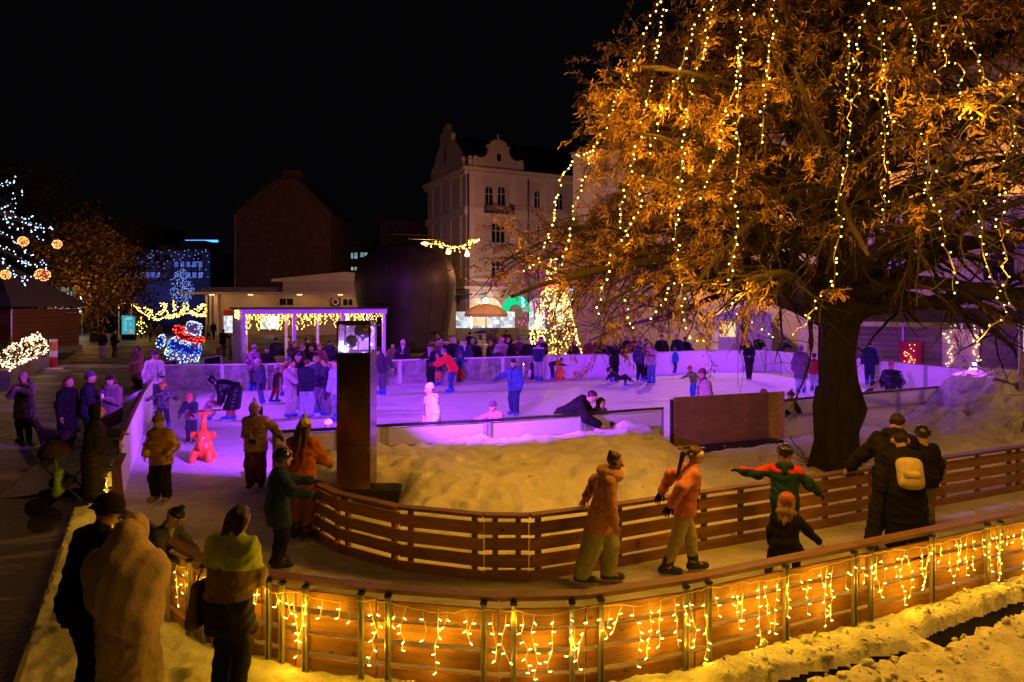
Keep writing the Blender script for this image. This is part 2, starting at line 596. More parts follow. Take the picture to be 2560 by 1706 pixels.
nx, nu = 420, 84
gx = np.linspace(-4.35, 19.5, nx)
gu = np.linspace(0, 1, nu)
XX, UU = np.meshgrid(gx, gu, indexing='ij')
YI, YO = poly_y(inner, XX) + .05, poly_y(near, XX) - .06
YY = lerp(YI, np.maximum(YO, YI + .02), UU)
ZZ = island_z(XX, YY)
V = np.stack([XX, YY, ZZ], -1).reshape(-1, 3)
I = np.arange(nx * nu).reshape(nx, nu)
Q = np.stack([I[:-1, :-1], I[1:, :-1], I[1:, 1:], I[:-1, 1:]], -1).reshape(-1, 4)
tag(mesh_np('snow_bank', V, Q, M['snow']), kind='structure')


def iz(x, y):
    return float(island_z(np.array([float(x)]), np.array([float(y)]))[0])


# trodden snow outside the lit fence, with dark cuts down to the paving
def seg_d(X, Y, a, b):
    ax, ay, bx, by = a[0], a[1], b[0], b[1]
    t = np.clip(((X - ax) * (bx - ax) + (Y - ay) * (by - ay)) / ((bx - ax) ** 2 + (by - ay) ** 2), 0, 1)
    return np.hypot(X - ax - t * (bx - ax), Y - ay - t * (by - ay))


gy = np.arange(2.2, 11.4, .045)
gu = np.linspace(0, 1, 420)
YY, UU = np.meshgrid(gy, gu, indexing='ij')
kx = np.interp(YY, [2, 5.5, 7.33, 10.5, 12], [-2.4, -4.05, -5.03, -6.75, -7.6])
XX = lerp(kx, 11.0, UU)
ox = np.array([p.x for p in outer]); oy = np.array([p.y for p in outer])
yf = np.interp(XX, ox, oy)
kx = np.interp(YY, [2, 5.5, 7.33, 10.5, 12], [-2.4, -4.05, -5.03, -6.75, -7.6])
inside = (YY < yf + .10) & (XX >= kx - .001)
n1, n2 = fbm(XX * 1.3, YY * 1.3, 5, 21), fbm(XX * 5, YY * 5, 4, 31)
n3 = fbm(XX * 14, YY * 14, 3, 51)
ridg = 1 - np.abs(2 * fbm(XX * 3.1, YY * 3.1, 4, 77) - 1)
ZZ = .035 + n1 * .09 + (n2 - .5) * .075 + (n3 - .5) * .035 + .05 * ridg ** 3
c1a, c1b = (1.9, 5.72), (3.75, 6.42)
c2a, c2b = (4.1, 6.62), (6.2, 7.75)
for a, b, w in ((c1a, c1b, .085), (c2a, c2b, .13)):
    d = seg_d(XX, YY, a, b) + (n2 - .5) * .10
    ZZ = np.where(d < w, -.05, ZZ)
    ZZ = ZZ + .06 * np.exp(-(((seg_d(XX, YY, (a[0] - .1, a[1] + .30), (b[0] - .1, b[1] + .30)) + (n2 - .5) * .22) / .14) ** 4)) * (.15 + 1.1 * n2 + .5 * n3)
rf_ = np.random.RandomState(8)
for _ in range(110):
    fx_, fy_ = rf_.uniform(-4.5, 6.5), rf_.uniform(3.8, 7.6)
    an = rf_.uniform(0, PI)
    ca_, sa_ = math.cos(an), math.sin(an)
    q_ = (((XX - fx_) * ca_ + (YY - fy_) * sa_) / .15) ** 2 + ((-(XX - fx_) * sa_ + (YY - fy_) * ca_) / .06) ** 2
    ZZ = ZZ - .028 * np.exp(-q_ ** 2) + .010 * np.exp(-(q_ - 1.7) ** 2 * 2)
ZZ = ZZ * np.clip(1 - np.exp(-((yf - YY) / .2) ** 2) * .3, 0, 1)
I = np.arange(XX.size).reshape(XX.shape)
Q = np.stack([I[:-1, :-1], I[:-1, 1:], I[1:, 1:], I[1:, :-1]], -1).reshape(-1, 4)
ok = inside[:-1, :-1] & inside[1:, 1:] & inside[1:, :-1] & inside[:-1, 1:]
Q = Q[ok.reshape(-1)]
used = np.unique(Q)
re = np.zeros(XX.size, dtype=np.int64); re[used] = np.arange(len(used))
V = np.stack([XX, YY, ZZ], -1).reshape(-1, 3)[used]
tag(mesh_np('snow_path', V, re[Q], M['snow_trod']), kind='structure')
for i, (a, b, w) in enumerate(((c1a, c1b, .26), (c2a, c2b, .36))):
    A_, B_ = Vector((*a, .008)), Vector((*b, .008))
    mm_ = MB().bar(A_, B_, w, .012)
    tag(mm_.build('rubber_mat', M['rubber']), ('long black rubber cable mat bared in the snow by the lit fence', 'wider black rubber cable mat bared in the snow at the right')[i], 'rubber mat', 'black cable mats in the trodden snow')
kb = MB()
kp = [(-2.4, 2), (-4.05, 5.5), (-5.03, 7.33), (-6.75, 10.5)]
for a, b in zip(kp[:-1], kp[1:]):
    kb.bar((a[0], a[1], .05), (b[0], b[1], .05), .04, .12)
tag(kb.build('kerb', M['concrete']), kind='structure')

# broken snow lumps lying on the banks, leaf litter, skate marks on the ice
path_z = lambda x, y: float(ZZ[int(np.clip(round((y - 2.2) / .045), 0, len(gy) - 1)), int(np.clip(round((x - np.interp(y, [2, 5.5, 7.33, 10.5, 12], [-2.4, -4.05, -5.03, -6.75, -7.6])) / (11 - np.interp(y, [2, 5.5, 7.33, 10.5, 12], [-2.4, -4.05, -5.03, -6.75, -7.6])) * 419), 0, 419))])
rc = np.random.RandomState(17)
ico = np.array([(0, 0, 1), (.89, 0, .45), (.28, .85, .45), (-.72, .53, .45), (-.72, -.53, .45), (.28, -.85, .45), (.72, .53, -.45), (-.28, .85, -.45), (-.89, 0, -.45), (-.28, -.85, -.45), (.72, -.53, -.45), (0, 0, -1)])
icf = np.array([(0, 1, 2), (0, 2, 3), (0, 3, 4), (0, 4, 5), (0, 5, 1), (1, 6, 2), (2, 7, 3), (3, 8, 4), (4, 9, 5), (5, 10, 1), (6, 7, 2), (7, 8, 3), (8, 9, 4), (9, 10, 5), (10, 6, 1), (11, 7, 6), (11, 8, 7), (11, 9, 8), (11, 10, 9), (11, 6, 10)])
cv_, cf_, lp_ = [], [], []
for i in range(1500):
    if i < 600:
        x = rc.uniform(-3.8, 15)
        yi_, yo_ = float(poly_y(inner, x)), float(poly_y(near, x))
        u = rc.rand() ** 1.2
        y = lerp(yi_ + .15, yo_ - .2, u)
        z = iz(x, y)
    else:
        t = rc.rand()
        a_, b_ = ((c1a, c1b) if rc.rand() < .5 else (c2a, c2b))
        x, y = lerp(a_[0], b_[0], t) + rc.normal() * .35, lerp(a_[1], b_[1], t) + rc.normal() * .35
        if y > float(np.interp(x, ox, oy)) - .06:
            continue
        z = path_z(x, y)
    r = .007 + .04 * rc.rand() ** 4
    cf_.append(icf + 12 * len(cv_))
    cv_.append(np.array((x, y, z + r * .25)) + ico * r * rc.uniform(.6, 1.25, (12, 1)) * rc.uniform(.7, 1.2, 3))
    if i % 12 == 0:
        lp_.append((x, y, z + .012))
tag(mesh_np('snow_lumps', np.concatenate(cv_), np.concatenate(cf_), M['snow'], None, False), kind='stuff')
lp_ = np.array(lp_)
dl_ = rc.normal(size=(len(lp_), 3)) * np.array((1, 1, .12))
litter = []
for p_, d_ in zip(lp_, dl_):
    d_ = d_ / np.linalg.norm(d_) * rc.uniform(.05, .11)
    w_ = np.cross(d_, (0, 0, 1)) * .22
    k0 = len(litter) * 4
    litter.append(np.array([p_, p_ + d_ * .5 - w_ + (0, 0, .012), p_ + d_, p_ + d_ * .5 + w_ + (0, 0, .006)]))
tag(mesh_np('fallen_leaves', np.concatenate(litter), np.arange(len(litter) * 4).reshape(-1, 4), mat('fallen_leaf', (.09, .045, .02), .8), None, False), kind='stuff')
sv, sf = [], []
for i in range(620):
    if i < 520:
        c_ = np.array((rc.uniform(-10, 13), rc.uniform(14, 32)))
    else:
        c_ = np.array((rc.uniform(-6, -2.5), rc.uniform(9, 14)))
    rad, a0, da = rc.uniform(1.5, 9), rc.uniform(0, 2 * PI), rc.uniform(.12, .5)
    w = rc.uniform(.005, .013)
    o_ = c_ - rad * np.array((math.cos(a0 + da / 2), math.sin(a0 + da / 2)))
    n_ = 9
    b0_ = len(sv)
    good = True
    seg = []
    for k in range(n_):
        a_ = a0 + da * k / (n_ - 1)
        e_ = np.array((math.cos(a_), math.sin(a_)))
        ww = w * math.sin(PI * (k + .3) / (n_ - .4))
        for q in (-1, 1):
            v_ = o_ + e_ * (rad + q * ww)
            seg.append((v_[0], v_[1], ICE + .004))
    mx_, my_ = zip(*[(v_[0], v_[1]) for v_ in seg])
    if i < 520 and (min(np.array(my_) - poly_y(near, np.array(mx_))) < .3 or max(np.array(my_) - poly_y(far, np.array(mx_))) > -.3 or min(mx_) < -11.5):
        continue
    sv += seg
    sf += [(b0_ + 2 * k, b0_ + 2 * k + 1, b0_ + 2 * k + 3, b0_ + 2 * k + 2) for k in range(n_ - 1)]
tag(mesh_np('skate_marks', sv, sf, mat('ice_shavings', (.93, .94, .96), .8), None, False), kind='stuff')

# snow thrown up outside the left rink wall
nn, mm = 90, 14
rx = []
for i in range(nn):
    t = i / (nn - 1)
    a = lerp(Vector((-6.9, 11.9, 0)), Vector((-13.0, 24.4, 0)), t)
    for j in range(mm):
        s = j / (mm - 1)
        w = 1.5 + .5 * float(fbm(np.array([t * 9.]), np.array([7.]), 3, 4)[0])
        px_, py_ = a.x - .10 - w * (1 - s), a.y - .25 * (1 - s)
        zz = (.72 * s ** 1.5 + .18 * (float(fbm(np.array([px_ * 2.]), np.array([py_ * 2.]), 4, 5)[0]) - .4) * min(1, s * 4)) * math.sin(PI * min(max(t, .02), .98)) ** .4
        rx.append((px_, py_, max(-.02, zz) if j else -.03))
I = np.arange(nn * mm).reshape(nn, mm)
Q = np.stack([I[:-1, :-1], I[1:, :-1], I[1:, 1:], I[:-1, 1:]], -1).reshape(-1, 4)
tag(mesh_np('snow_ridge', np.array(rx, dtype=np.float32), Q, M['snow_trod']), kind='structure')

# ------------------------------------------------------------------ wooden track fences
def wood_panel(A, B, label, group, posts, post_mat, side, warm=0):
    """A, B: ground ends; side -1: posts and lights on the camera side."""
    d = B - A
    L = d.length
    root = empty('fence_panel', (A + B) / 2, math.atan2(d.y, d.x), label, 'fence panel', group)
    for k in range(4):
        z0 = .035 + k * .19
        j, j2 = random.uniform(-.007, .007), random.uniform(-.006, .006)
        b = MB().bar((-L / 2 + .006, random.uniform(-.003, .003), z0 + .0725 + j), (L / 2 - .006, random.uniform(-.003, .003), z0 + .0725 + j + j2), .026, random.uniform(.138, .148))
        b.build('board', M['wood'], root)
    MB().box((0, -.025 * side, Wd - .02), (L - .004, .125, .036)).build('rail', M['wood_dark'], root)
    for u in posts:
        x = -L / 2 + u * L
        p = MB()
        if post_mat == 'steel':
            p.box((x, side * .040, .40), (.045, .005, .80)).box((x - .02, side * .058, .40), (.005, .036, .80)).box((x + .02, side * .058, .40), (.005, .036, .80))
            po = p.build('post', M['steel'], root)
            MB().box((x, side * .055, .815), (.055, .05, .022)).build('bracket', M['black'], po)
        else:
            p.box((x, side * .042, .40), (.065, .05, .80))
            p.build('post', M['wood_dark'], root)
    return root, L


def icicle(A, B, label, side=-1, n=None, seed=0, dens=1.0):
    """String of icicle lights hung along a panel: sagging cable, drops, small bulbs."""
    rr = random.Random(seed)
    d = B - A
    L = d.length
    root = empty('icicle_lights', (A + B) / 2, math.atan2(d.y, d.x), label, 'string lights', 'icicle lights along the outer fence')
    cab, bl = MB(), MB()
    pts = []
    m = max(6, int(L / .07))
    for i in range(m + 1):
        t = i / m
        pts.append(Vector((-L / 2 + t * L, side * .085, .775 - .05 * math.sin(PI * t) ** 2 + rr.uniform(-.012, .012))))
    cab.tube(pts, .0042, 4)
    pos = []
    nd = n or max(3, int(L / .118 * dens))
    for i in range(nd):
        x = -L / 2 + L * (i + .5 + rr.uniform(-.35, .35)) / nd
        ln = rr.choice((.18, .3, .45, .55, .62))
        p = Vector((x, side * (.085 + rr.uniform(0, .03)), .745))
        chain = [p.copy()]
        ns = max(2, int(ln / .085))
        for k in range(ns):
            p = p + Vector((rr.uniform(-.035, .035), side * rr.uniform(-.006, .008), -.085 * rr.uniform(.7, 1.1)))
            p.z = max(p.z, .06)
            chain.append(p.copy())
            if rr.random() < .92:
                q = Vector((rr.choice((-1, 1)) * rr.uniform(.6, 1), side * rr.uniform(-.05, .3), rr.uniform(-.7, .25))).normalized()
                a = p + q * .006
                b = p + q * .034
                bl.tube([a, b], [.0056, .0044], 5)
                pos.append((p + q * .05))
        cab.tube(chain, .0038, 4)
    cab.build('cable', M['cable'], root)
    bl.build('bulbs', M['bulb_fence'], root, kind='stuff')
    return root, pos


# outer fence: left side by length, front by the joints seen
def at_x(path, px, z=Wd):
    """Point of a ground path that shows at the photograph column px."""
    best = None
    for a, b in zip(path[:-1], path[1:]):
        n = 40
        for i in range(n + 1):
            p = a.lerp(b, i / n)
            e = abs(CX + p.x / p.y * F - px)
            if best is None or e < best[0]:
                best = (e, p.copy())
    return best[1]


lit_joints = [outer[0], outer[1].lerp(outer[0], .05), outer[1].lerp(outer[2], .5), outer[2], outer[3].lerp(outer[4], .05), outer[4]]
lit_joints += [at_x(outer[4:], x) for x in (499, 572, 657, 742, 944, 1247, 1462, 1736, 2146, 2470, 2700)]
fence_lamps = []
npan = len(lit_joints) - 1
for i in range(npan):
    A, B = lit_joints[i], lit_joints[i + 1]
    L = (B - A).length
    posts = [.12 / max(L, .3), 1 - .12 / max(L, .3)] + ([.5] if L > 1.6 else [])
    nm = ordinal(i + 1)
    wood_panel(A, B, f'wooden outer track fence panel strung with lights, {nm} from the rink corner', 'lit panels of the outer track fence', posts, 'steel', -1)
    far_side = i < 6
    root, pos = icicle(A, B, f'warm icicle light string on the outer fence, {nm} string from the rink corner', -1, seed=100 + i, dens=.8 if far_side else 1.0)
    mw = Matrix.Translation((A + B) / 2) @ Matrix.Rotation(math.atan2((B - A).y, (B - A).x), 4, 'Z')
    k = max(3, int(L * (14 if 8 <= i else 6)))
    pos.sort(key=lambda p: (round(p.x, 1), p.z))
    for p in pos[::max(1, len(pos) // k)]:
        fence_lamps.append(mw @ (p + Vector((0, -.015, 0))))
for p in fence_lamps:
    lamp('fence_light', p, FENCE_W, GOLDEN, .012)

inner_j = [inner[0], inner[0].lerp(inner[1], .55), inner[1]] + [at_x(inner[1:], x) for x in (790, 847, 1000, 1210, 1323, 1530, 1745, 1960, 2170, 2350, 2538, 2700)]
for i in range(len(inner_j) - 1):
    A, B = inner_j[i], inner_j[i + 1]
    L = (B - A).length
    posts = [.13 / max(L, .3), 1 - .13 / max(L, .3)] + ([.5] if L > 1.5 else [])
    wood_panel(A, B, f'unlit wooden inner track fence panel with dark rail, {ordinal(i + 1)} from the rink gate', 'unlit panels of the inner track fence', posts, 'wood', 1)


# ------------------------------------------------------------------ white rink barrier
def rink_panel(A, B, label, group, kind, facing=-1):
    d = B - A
    L = d.length
    root = empty('barrier_panel', (A + B) / 2, math.atan2(d.y, d.x), label, 'barrier panel', group)
    if kind == 'glass':
        MB().box((0, 0, .56), (L - .07, .012, .96)).build('pane', M['glass'], root)
        MB().box((0, 0, Rk - .03), (L, .06, .055)).build('rail', M['white_paint'], root)
        MB().box((0, 0, .06), (L, .06, .10)).build('kick_board', M['alu'], root)
        for x in (-L / 2 + .035, L / 2 - .035):
            MB().box((x, 0, .585), (.062, .055, .95)).build('post', M['white_paint'], root)
    elif kind == 'framed':
        MB().box((0, .0, .55), (L - .06, .012, .98)).build('sheet', M['white_sheet'], root)
        MB().box((0, 0, Rk - .02), (L, .07, .05)).build('rail', M['dark_metal'], root)
        MB().box((0, facing * .022, .69), (L - .12, .03, .045)).build('mid_rail', M['alu'], root)
        MB().box((0, facing * .022, .12), (L - .12, .03, .045)).build('bottom_rail', M['alu'], root)
        for x in (-L / 2 + .035, L / 2 - .035):
            MB().box((x, facing * .01, .53), (.062, .06, 1.04)).build('post', M['alu'], root)
    else:
        MB().box((0, 0, .54), (L - .008, .03, 1.06)).build('sheet', M['white_solid'], root)
        MB().box((0, 0, Rk - .015), (L, .06, .03)).build('rail', M['alu'] if kind == 'solid' else M['board_brown'], root)
        if kind == 'solidpost':
            for x in (-L / 2 + .04, L / 2 - .04):
                MB().box((x, -.03, .55), (.07, .02, 1.05)).build('post', M['alu'], root)
    return root


for i in range(8):
    rink_panel(far[i], far[i + 1], f'frosted glass barrier panel at the back of the rink, {ordinal(i + 1)} from the left corner', 'glass barrier panels along the far rink side', 'glass')
for i in range(8, len(far) - 1):
    rink_panel(far[i], far[i + 1], f'solid white barrier board at the back of the rink, {ordinal(i - 7)} after the glass', 'white barrier boards along the far rink side', 'solid')
rp = [far[-1]] + right
for i in range(len(rp) - 1):
    rink_panel(rp[i], rp[i + 1], f'white barrier panel on the far right rink side, {ordinal(i + 1)} from the back corner', 'white barrier panels along the right rink side', 'solidpost')
nj = [near[0]] + [at_x(near, x) for x in (850, 966, 1222, 1453, 1659)]
for i in range(len(nj) - 1):
    rink_panel(nj[i], nj[i + 1], f'white framed barrier panel behind the snow mound, {ordinal(i + 1)} from the pillar side', 'framed white panels along the near rink side', 'framed')
nk = [at_x(near, x) for x in (1953, 2064, 2244, 2364, 2440)] + [near[-1]]
for i in range(len(nk) - 1):
    rink_panel(nk[i], nk[i + 1], f'white framed barrier panel right of the chipboard gate, {ordinal(i + 1)} from the gate', 'framed white panels along the near rink side', 'framed')
lj = [left[2].lerp(left[1], t) for t in (0, .33, .66, 1)] + [left[1].lerp(left[0], t) for t in (.25, .5, .75, 1)]
for i in range(len(lj) - 1):
    rink_panel(lj[i], lj[i + 1], f'white left rink wall board with brown top edge, {ordinal(i + 1)} from the wooden fence', 'white boards of the left rink wall', 'wall')

# plywood gate between the framed panels
A, B = at_x(near, 1677), at_x(near, 1905)
d = (B - A)
g = empty('plywood_gate', (A + B) / 2 + Vector((.06, -.14, 0)), math.atan2(d.y, d.x), 'large brown plywood sheet closing the near rink barrier', 'gate')
MB().box((0, 0, .72), (d.length, .03, 1.2)).build('panel', M['board_brown'], g)
for x_ in np.linspace(-d.length / 2 + .06, d.length / 2 - .06, 5):
    for z_ in (.2, .72, 1.26):
        MB().tube([(x_, -.015, z_), (x_, -.020, z_)], .012, 6).build('screw', M['steel'], g)
MB().bar((-d.length / 2 - .03, .03, 0), (-d.length / 2 - .03, .03, 1.28), .06, .06).build('post', M['dark_metal'], g)
A, B = at_x(near, 1906), at_x(near, 1953)
d = (B - A)
g = empty('chipboard_panel', (A + B) / 2 + Vector((.04, -.10, 0)), math.atan2(d.y, d.x), 'narrow pale chipboard panel next to the brown plywood gate', 'gate')
MB().box((0, 0, .76), (d.length, .03, 1.1)).build('panel', M['board_osb'], g)
MB().box((0, .0, .18), (d.length, .04, .05)).build('rail', M['dark_metal'], g)
# snow-covered ramp in front of the gate
a, b = G(1710, 1140, .15), G(1935, 1108, .15)
ramp = MB().bar((a.x, a.y, .2), (b.x, b.y, .2), .55, .12)
tag(ramp.build('wooden_ramp', M['black']), 'low dark ramp edge dusted with snow before the plywood gate', 'ramp')
# ------------------------------------------------------------------ buildings
M['shop_warm'] = lit_window('shop_interior_warm', (1.0, .80, .50), (.55, .33, .14), 1.6, 1.6)
M['shop_white'] = lit_window('shop_interior_white', (.95, .95, 1.0), (.25, .27, .32), 1.3, 2.2)
M['shop_orange'] = lit_window('shop_panel_orange', (1.0, .45, .12), (.9, .75, .6), 1.3, 1.2)
M['office_lit'] = lit_window('office_lit', (.62, .80, .62), (.30, .42, .33), .55, 1.0)
M['office_blue'] = lit_window('office_blue', (.16, .22, .9), (.08, .10, .42), .55, .6)
M['office_teal'] = lit_window('office_teal', (.45, .85, .85), (.15, .3, .3), .5, .8)
M['neon_green'] = glow('neon_green', (.02, .8, .33), .9)
M['neon_cyan'] = glow('neon_cyan', (.25, .95, 1.0), 3.0)
M['neon_red'] = glow('neon_red', (1.0, .07, .02), 2.2)
M['neon_blue'] = glow('neon_blue', (.05, .3, 1.0), 3.0)
M['sign_red'] = mat('red_sign', (.45, .01, .015), .5)


def arch_poly(x, z, w, h, y, n=8):
    """Upright outline of an arched opening: (x centre, z foot)."""
    r = w / 2
    pts = [(x - r, y, z), (x + r, y, z)]
    for i in range(n + 1):
        a = PI * i / n
        pts.append((x + r * math.cos(a), y, z + h - r + r * math.sin(a)))
    return pts


def window(root, x, z, w, h, arch=False, cols=2, tr=.62, pane=None, y=0.0, sill=True, fm=None, dep=.14):
    """A window on the local plane y (facing -y): frame, pane and sill as parts."""
    fm = fm or M['win_frame']
    f = MB()
    t = .09
    if arch:
        o, i = arch_poly(x, z, w + 2 * t, h + t, y - dep), arch_poly(x, z, w, h, y - dep)
        n = len(o)
        f.add([Vector(p) for p in o] + [Vector(p) for p in i] + [Vector((p[0], y, p[2])) for p in o],
              [(k, (k + 1) % n, n + (k + 1) % n, n + k) for k in range(1, n)] + [(k, 2 * n + k, 2 * n + (k + 1) % n, (k + 1) % n) for k in range(1, n)])
    else:
        f.box((x - w / 2 - t / 2, y - dep / 2, z + h / 2), (t, dep, h + 2 * t)).box((x + w / 2 + t / 2, y - dep / 2, z + h / 2), (t, dep, h + 2 * t)).box((x, y - dep / 2, z + h + t / 2), (w, dep, t))
    for k in range(1, cols):
        f.box((x - w / 2 + w * k / cols, y - dep * .3, z + h * .5), (.07, dep * .6, h - .02))
    if tr:
        f.box((x, y - dep * .32, z + h * tr), (w, dep * .6, .08))
    fo = f.build('window', fm, root)
    p = MB()
    poly = arch_poly(x, z, w, h, y - .02) if arch else [(x - w / 2, y - .02, z), (x + w / 2, y - .02, z), (x + w / 2, y - .02, z + h), (x - w / 2, y - .02, z + h)]
    p.prism(poly, (0, 0, 0), (0, .015, 0))
    p.build('pane', pane or M['dark_glass'], fo)
    if sill:
        MB().box((x, y - .12, z - .07), (w + .4, .24, .1)).build('sill', M['trim'], fo)
    return fo


def loc(root, px, py):
    """Local (x, z) on a facade's y = 0 plane seen at a photograph pixel."""
    k = (px - CX) / F
    c, s = math.cos(root.rotation_euler.z), math.sin(root.rotation_euler.z)
    x0, y0 = root.location.x, root.location.y
    u = (k * y0 - x0) / (c - k * s)
    Y = y0 + u * s
    return u, CH + (HZ - py) / F * Y


# --- corner house with gables
C = Vector((-5.12, 76, 0))
hb = empty('corner_house', C, R(26), 'tall pale corner house with curved gables and arched top windows', 'building')
HH = 18.7
MB().box((9, 6.5, HH / 2), (18, 13, HH)).build('wall', M['plaster'], hb)
cor = MB()
for z, o, h in ((HH - .1, .55, .35), (HH - .55, .3, .4), (13.9, .22, .9), (5.35, .35, .3), (6.3, .18, .2)):
    cor.box((9, 6.5, z), (18 + 2 * o, 13 + 2 * o, h))
cor.build('cornice', M['trim'], hb)
for x in (.55, 5.85, 9.7):
    for z, h in ((9.9, 7.2), (16.2, 3.6)):
        MB().box((x, -.05, z), (.9, .12, h)).build('pilaster', M['trim'], hb)
for k in range(4):
    for z, h in ((9.9, 7.0), (16.2, 3.6)):
        MB().box((-.05, 1.6 + k * 3.2, z), (.12, .5, h)).build('pilaster', M['trim'], hb)
dp = MB().tube([(.2, -.22, 1.5), (.2, -.22, 18.3)], .11, 6)
dp.build('drainpipe', M['dark_metal'], hb)
dp = MB().tube([(7.7, -.22, 1.5), (7.7, -.22, 18.3)], .09, 6)
dp.build('drainpipe', M['dark_metal'], hb)
for px in (1221.5, 1252.5):
    u, z = loc(hb, px, 514)
    window(hb, u, z, .95, 2.15, True, 2, .6)
u, z = loc(hb, 1343, 521)
window(hb, u, z, .95, 2.0, True, 2, .6)
window(hb, u + 2.9, z, .95, 2.0, True, 2, .6)
window(hb, u + 5.8, z, .95, 2.0, True, 2, .6)
u, z = loc(hb, 1244.5, 607)
window(hb, u, z, 1.65, 2.15, False, 3, .62)
for du in (5.6, 8.6, 11.6):
    window(hb, u + du, z, 1.1, 2.1, False, 2, .62)
u, z = loc(hb, 1244.5, 702)
window(hb, u, z, 1.65, 2.2, False, 3, .70, sill=False)
for du in (5.6, 8.6, 11.6):
    window(hb, u + du, z, 1.1, 2.1, False, 2, .62)
u, z = loc(hb, 1244, 607)
cm = MB()
for i in range(12):
    a, b = PI * i / 12, PI * (i + 1) / 12
    cm.bar((u + 1.5 * math.cos(a), -.14, z - 1.35 + .75 * math.sin(a)), (u + 1.5 * math.cos(b), -.14, z - 1.35 + .75 * math.sin(b)), .25, .16, (0, -1, 0))
cm.build('hood_mould', M['trim'], hb)
u0, z0 = loc(hb, 1209, 532)
u1, z1 = loc(hb, 1277, 532)
bal = MB()
bal.box(((u0 + u1) / 2, -.5, z0), (u1 - u0, 1.0, .16)).box(((u0 + u1) / 2, -.98, z0 + .85), (u1 - u0, .05, .06))
for i in range(26):
    bal.box((lerp(u0, u1, i / 25), -.98, z0 + .45), (.035, .035, .8))
for i in range(7):
    for x in (u0, u1):
        bal.box((x, -.98 + i * .15, z0 + .45), (.035, .035, .8))
bal.build('balcony', M['dark_metal'], hb)


def gable(root, x, y, z, w, h, dirx, name):
    """Baroque gable outline, extruded."""
    prof = [(-.5, 0), (-.5, .34), (-.46, .42), (-.40, .36), (-.33, .36), (-.26, .42), (-.215, .55), (-.20, .72), (-.235, .74), (-.235, .79), (-.17, .80), (-.15, .90), (-.08, .97), (0, 1.0)]
    prof = prof + [(-a, b) for a, b in prof[::-1][1:]]
    pts = [(x + a * w, y, z + b * h) if dirx else (x, y + a * w, z + b * h) for a, b in prof]
    m = MB()
    off = (0, .5, 0) if dirx else (.5, 0, 0)
    n = len(pts)
    c = (x, y, z + .1) if dirx else (x, y, z + .1)
    P2_ = [Vector(p) + Vector(off) for p in pts]
    m.add([Vector(p) for p in pts] + P2_, [tuple(range(n))[::-1], tuple(range(n, 2 * n))] + [(i, (i + 1) % n, (i + 1) % n + n, i + n) for i in range(n)])
    return m.build(name, M['plaster'], root)


u0, z0 = loc(hb, 1182, 420)
u1, z1 = loc(hb, 1308, 420)
gw = u1 - u0
gable(hb, (u0 + u1) / 2, -.1, HH, gw, 3.55, True, 'gable')
ov = MB()
for k in range(14):
    a, b = 2 * PI * k / 14, 2 * PI * (k + 1) / 14
    cx_, cz_ = (u0 + u1) / 2, HH + 1.45
    ov.bar((cx_ + .38 * math.cos(a), -.14, cz_ + .58 * math.sin(a)), (cx_ + .38 * math.cos(b), -.14, cz_ + .58 * math.sin(b)), .12, .12, (0, -1, 0))
fo = ov.build('window', M['trim'], hb)
MB().prism([(cx_ + .36 * math.cos(2 * PI * k / 14), -.12, cz_ + .56 * math.sin(2 * PI * k / 14)) for k in range(14)], (0, 0, 0), (0, .01, 0)).build('pane', M['dark_glass'], fo)
MB().lathe([(.12, 0), (.18, .15), (.08, .25), (.14, .42), (.02, .6)], (cx_, .15, HH + 3.55), 8).build('finial', M['trim'], hb)
for x in (u0 + .3, u1 - .3, .6):
    MB().lathe([(.28, 0), (.28, .9), (.36, .95), (.2, 1.1), (.26, 1.3), (.05, 1.55)], (x, .3, HH), 8).build('finial', M['trim'], hb)
# side gable
sg = MB()
prof = [(-.5, 0), (-.5, .22), (-.42, .30), (-.30, .48), (-.17, .66), (-.19, .76), (-.10, .86), (-.03, 1.0), (.05, .97), (.10, .86), (.19, .84), (.17, .70), (.30, .50), (.42, .30), (.5, .22), (.5, 0)]
sg.prism([(-.1, 6.2 + a * 10.5, HH + b * 6.3) for a, b in prof], (0, 0, 0), (.5, 0, 0))
sg.build('gable', M['plaster'], hb)
MB().box((-.14, 6.4, HH + 2.6), (.06, .35, 1.9)).build('vent', M['dark_metal'], hb)
rf = MB()
rf.prism([(.4, .6, HH), (.4, 12.4, HH), (.4, 6.5, HH + 4.9)], (0, 0, 0), (17.2, 0, 0))
rf.build('roof', M['roof'], hb)
# ground floor openings
rust = MB()
for k in range(6):
    rust.box((9, -.06, .75 + k * .78), (18, .1, .70))
rust.build('rustication', M['plaster'], hb)
for px, w, pm in ((1225, 2.9, 'shop_orange'), (1340, 2.2, 'shop_white'), (1395, 2.4, 'shop_warm'), (1452, 2.4, 'shop_warm'), (1505, 2.2, 'shop_white')):
    u, _ = loc(hb, px, 800)
    fr = window(hb, u, .5, w, 3.7, True, 3, .62, pane=M[pm], y=-.14, sill=False, fm=M['trim'], dep=.12)
u, _ = loc(hb, 1050, 800)
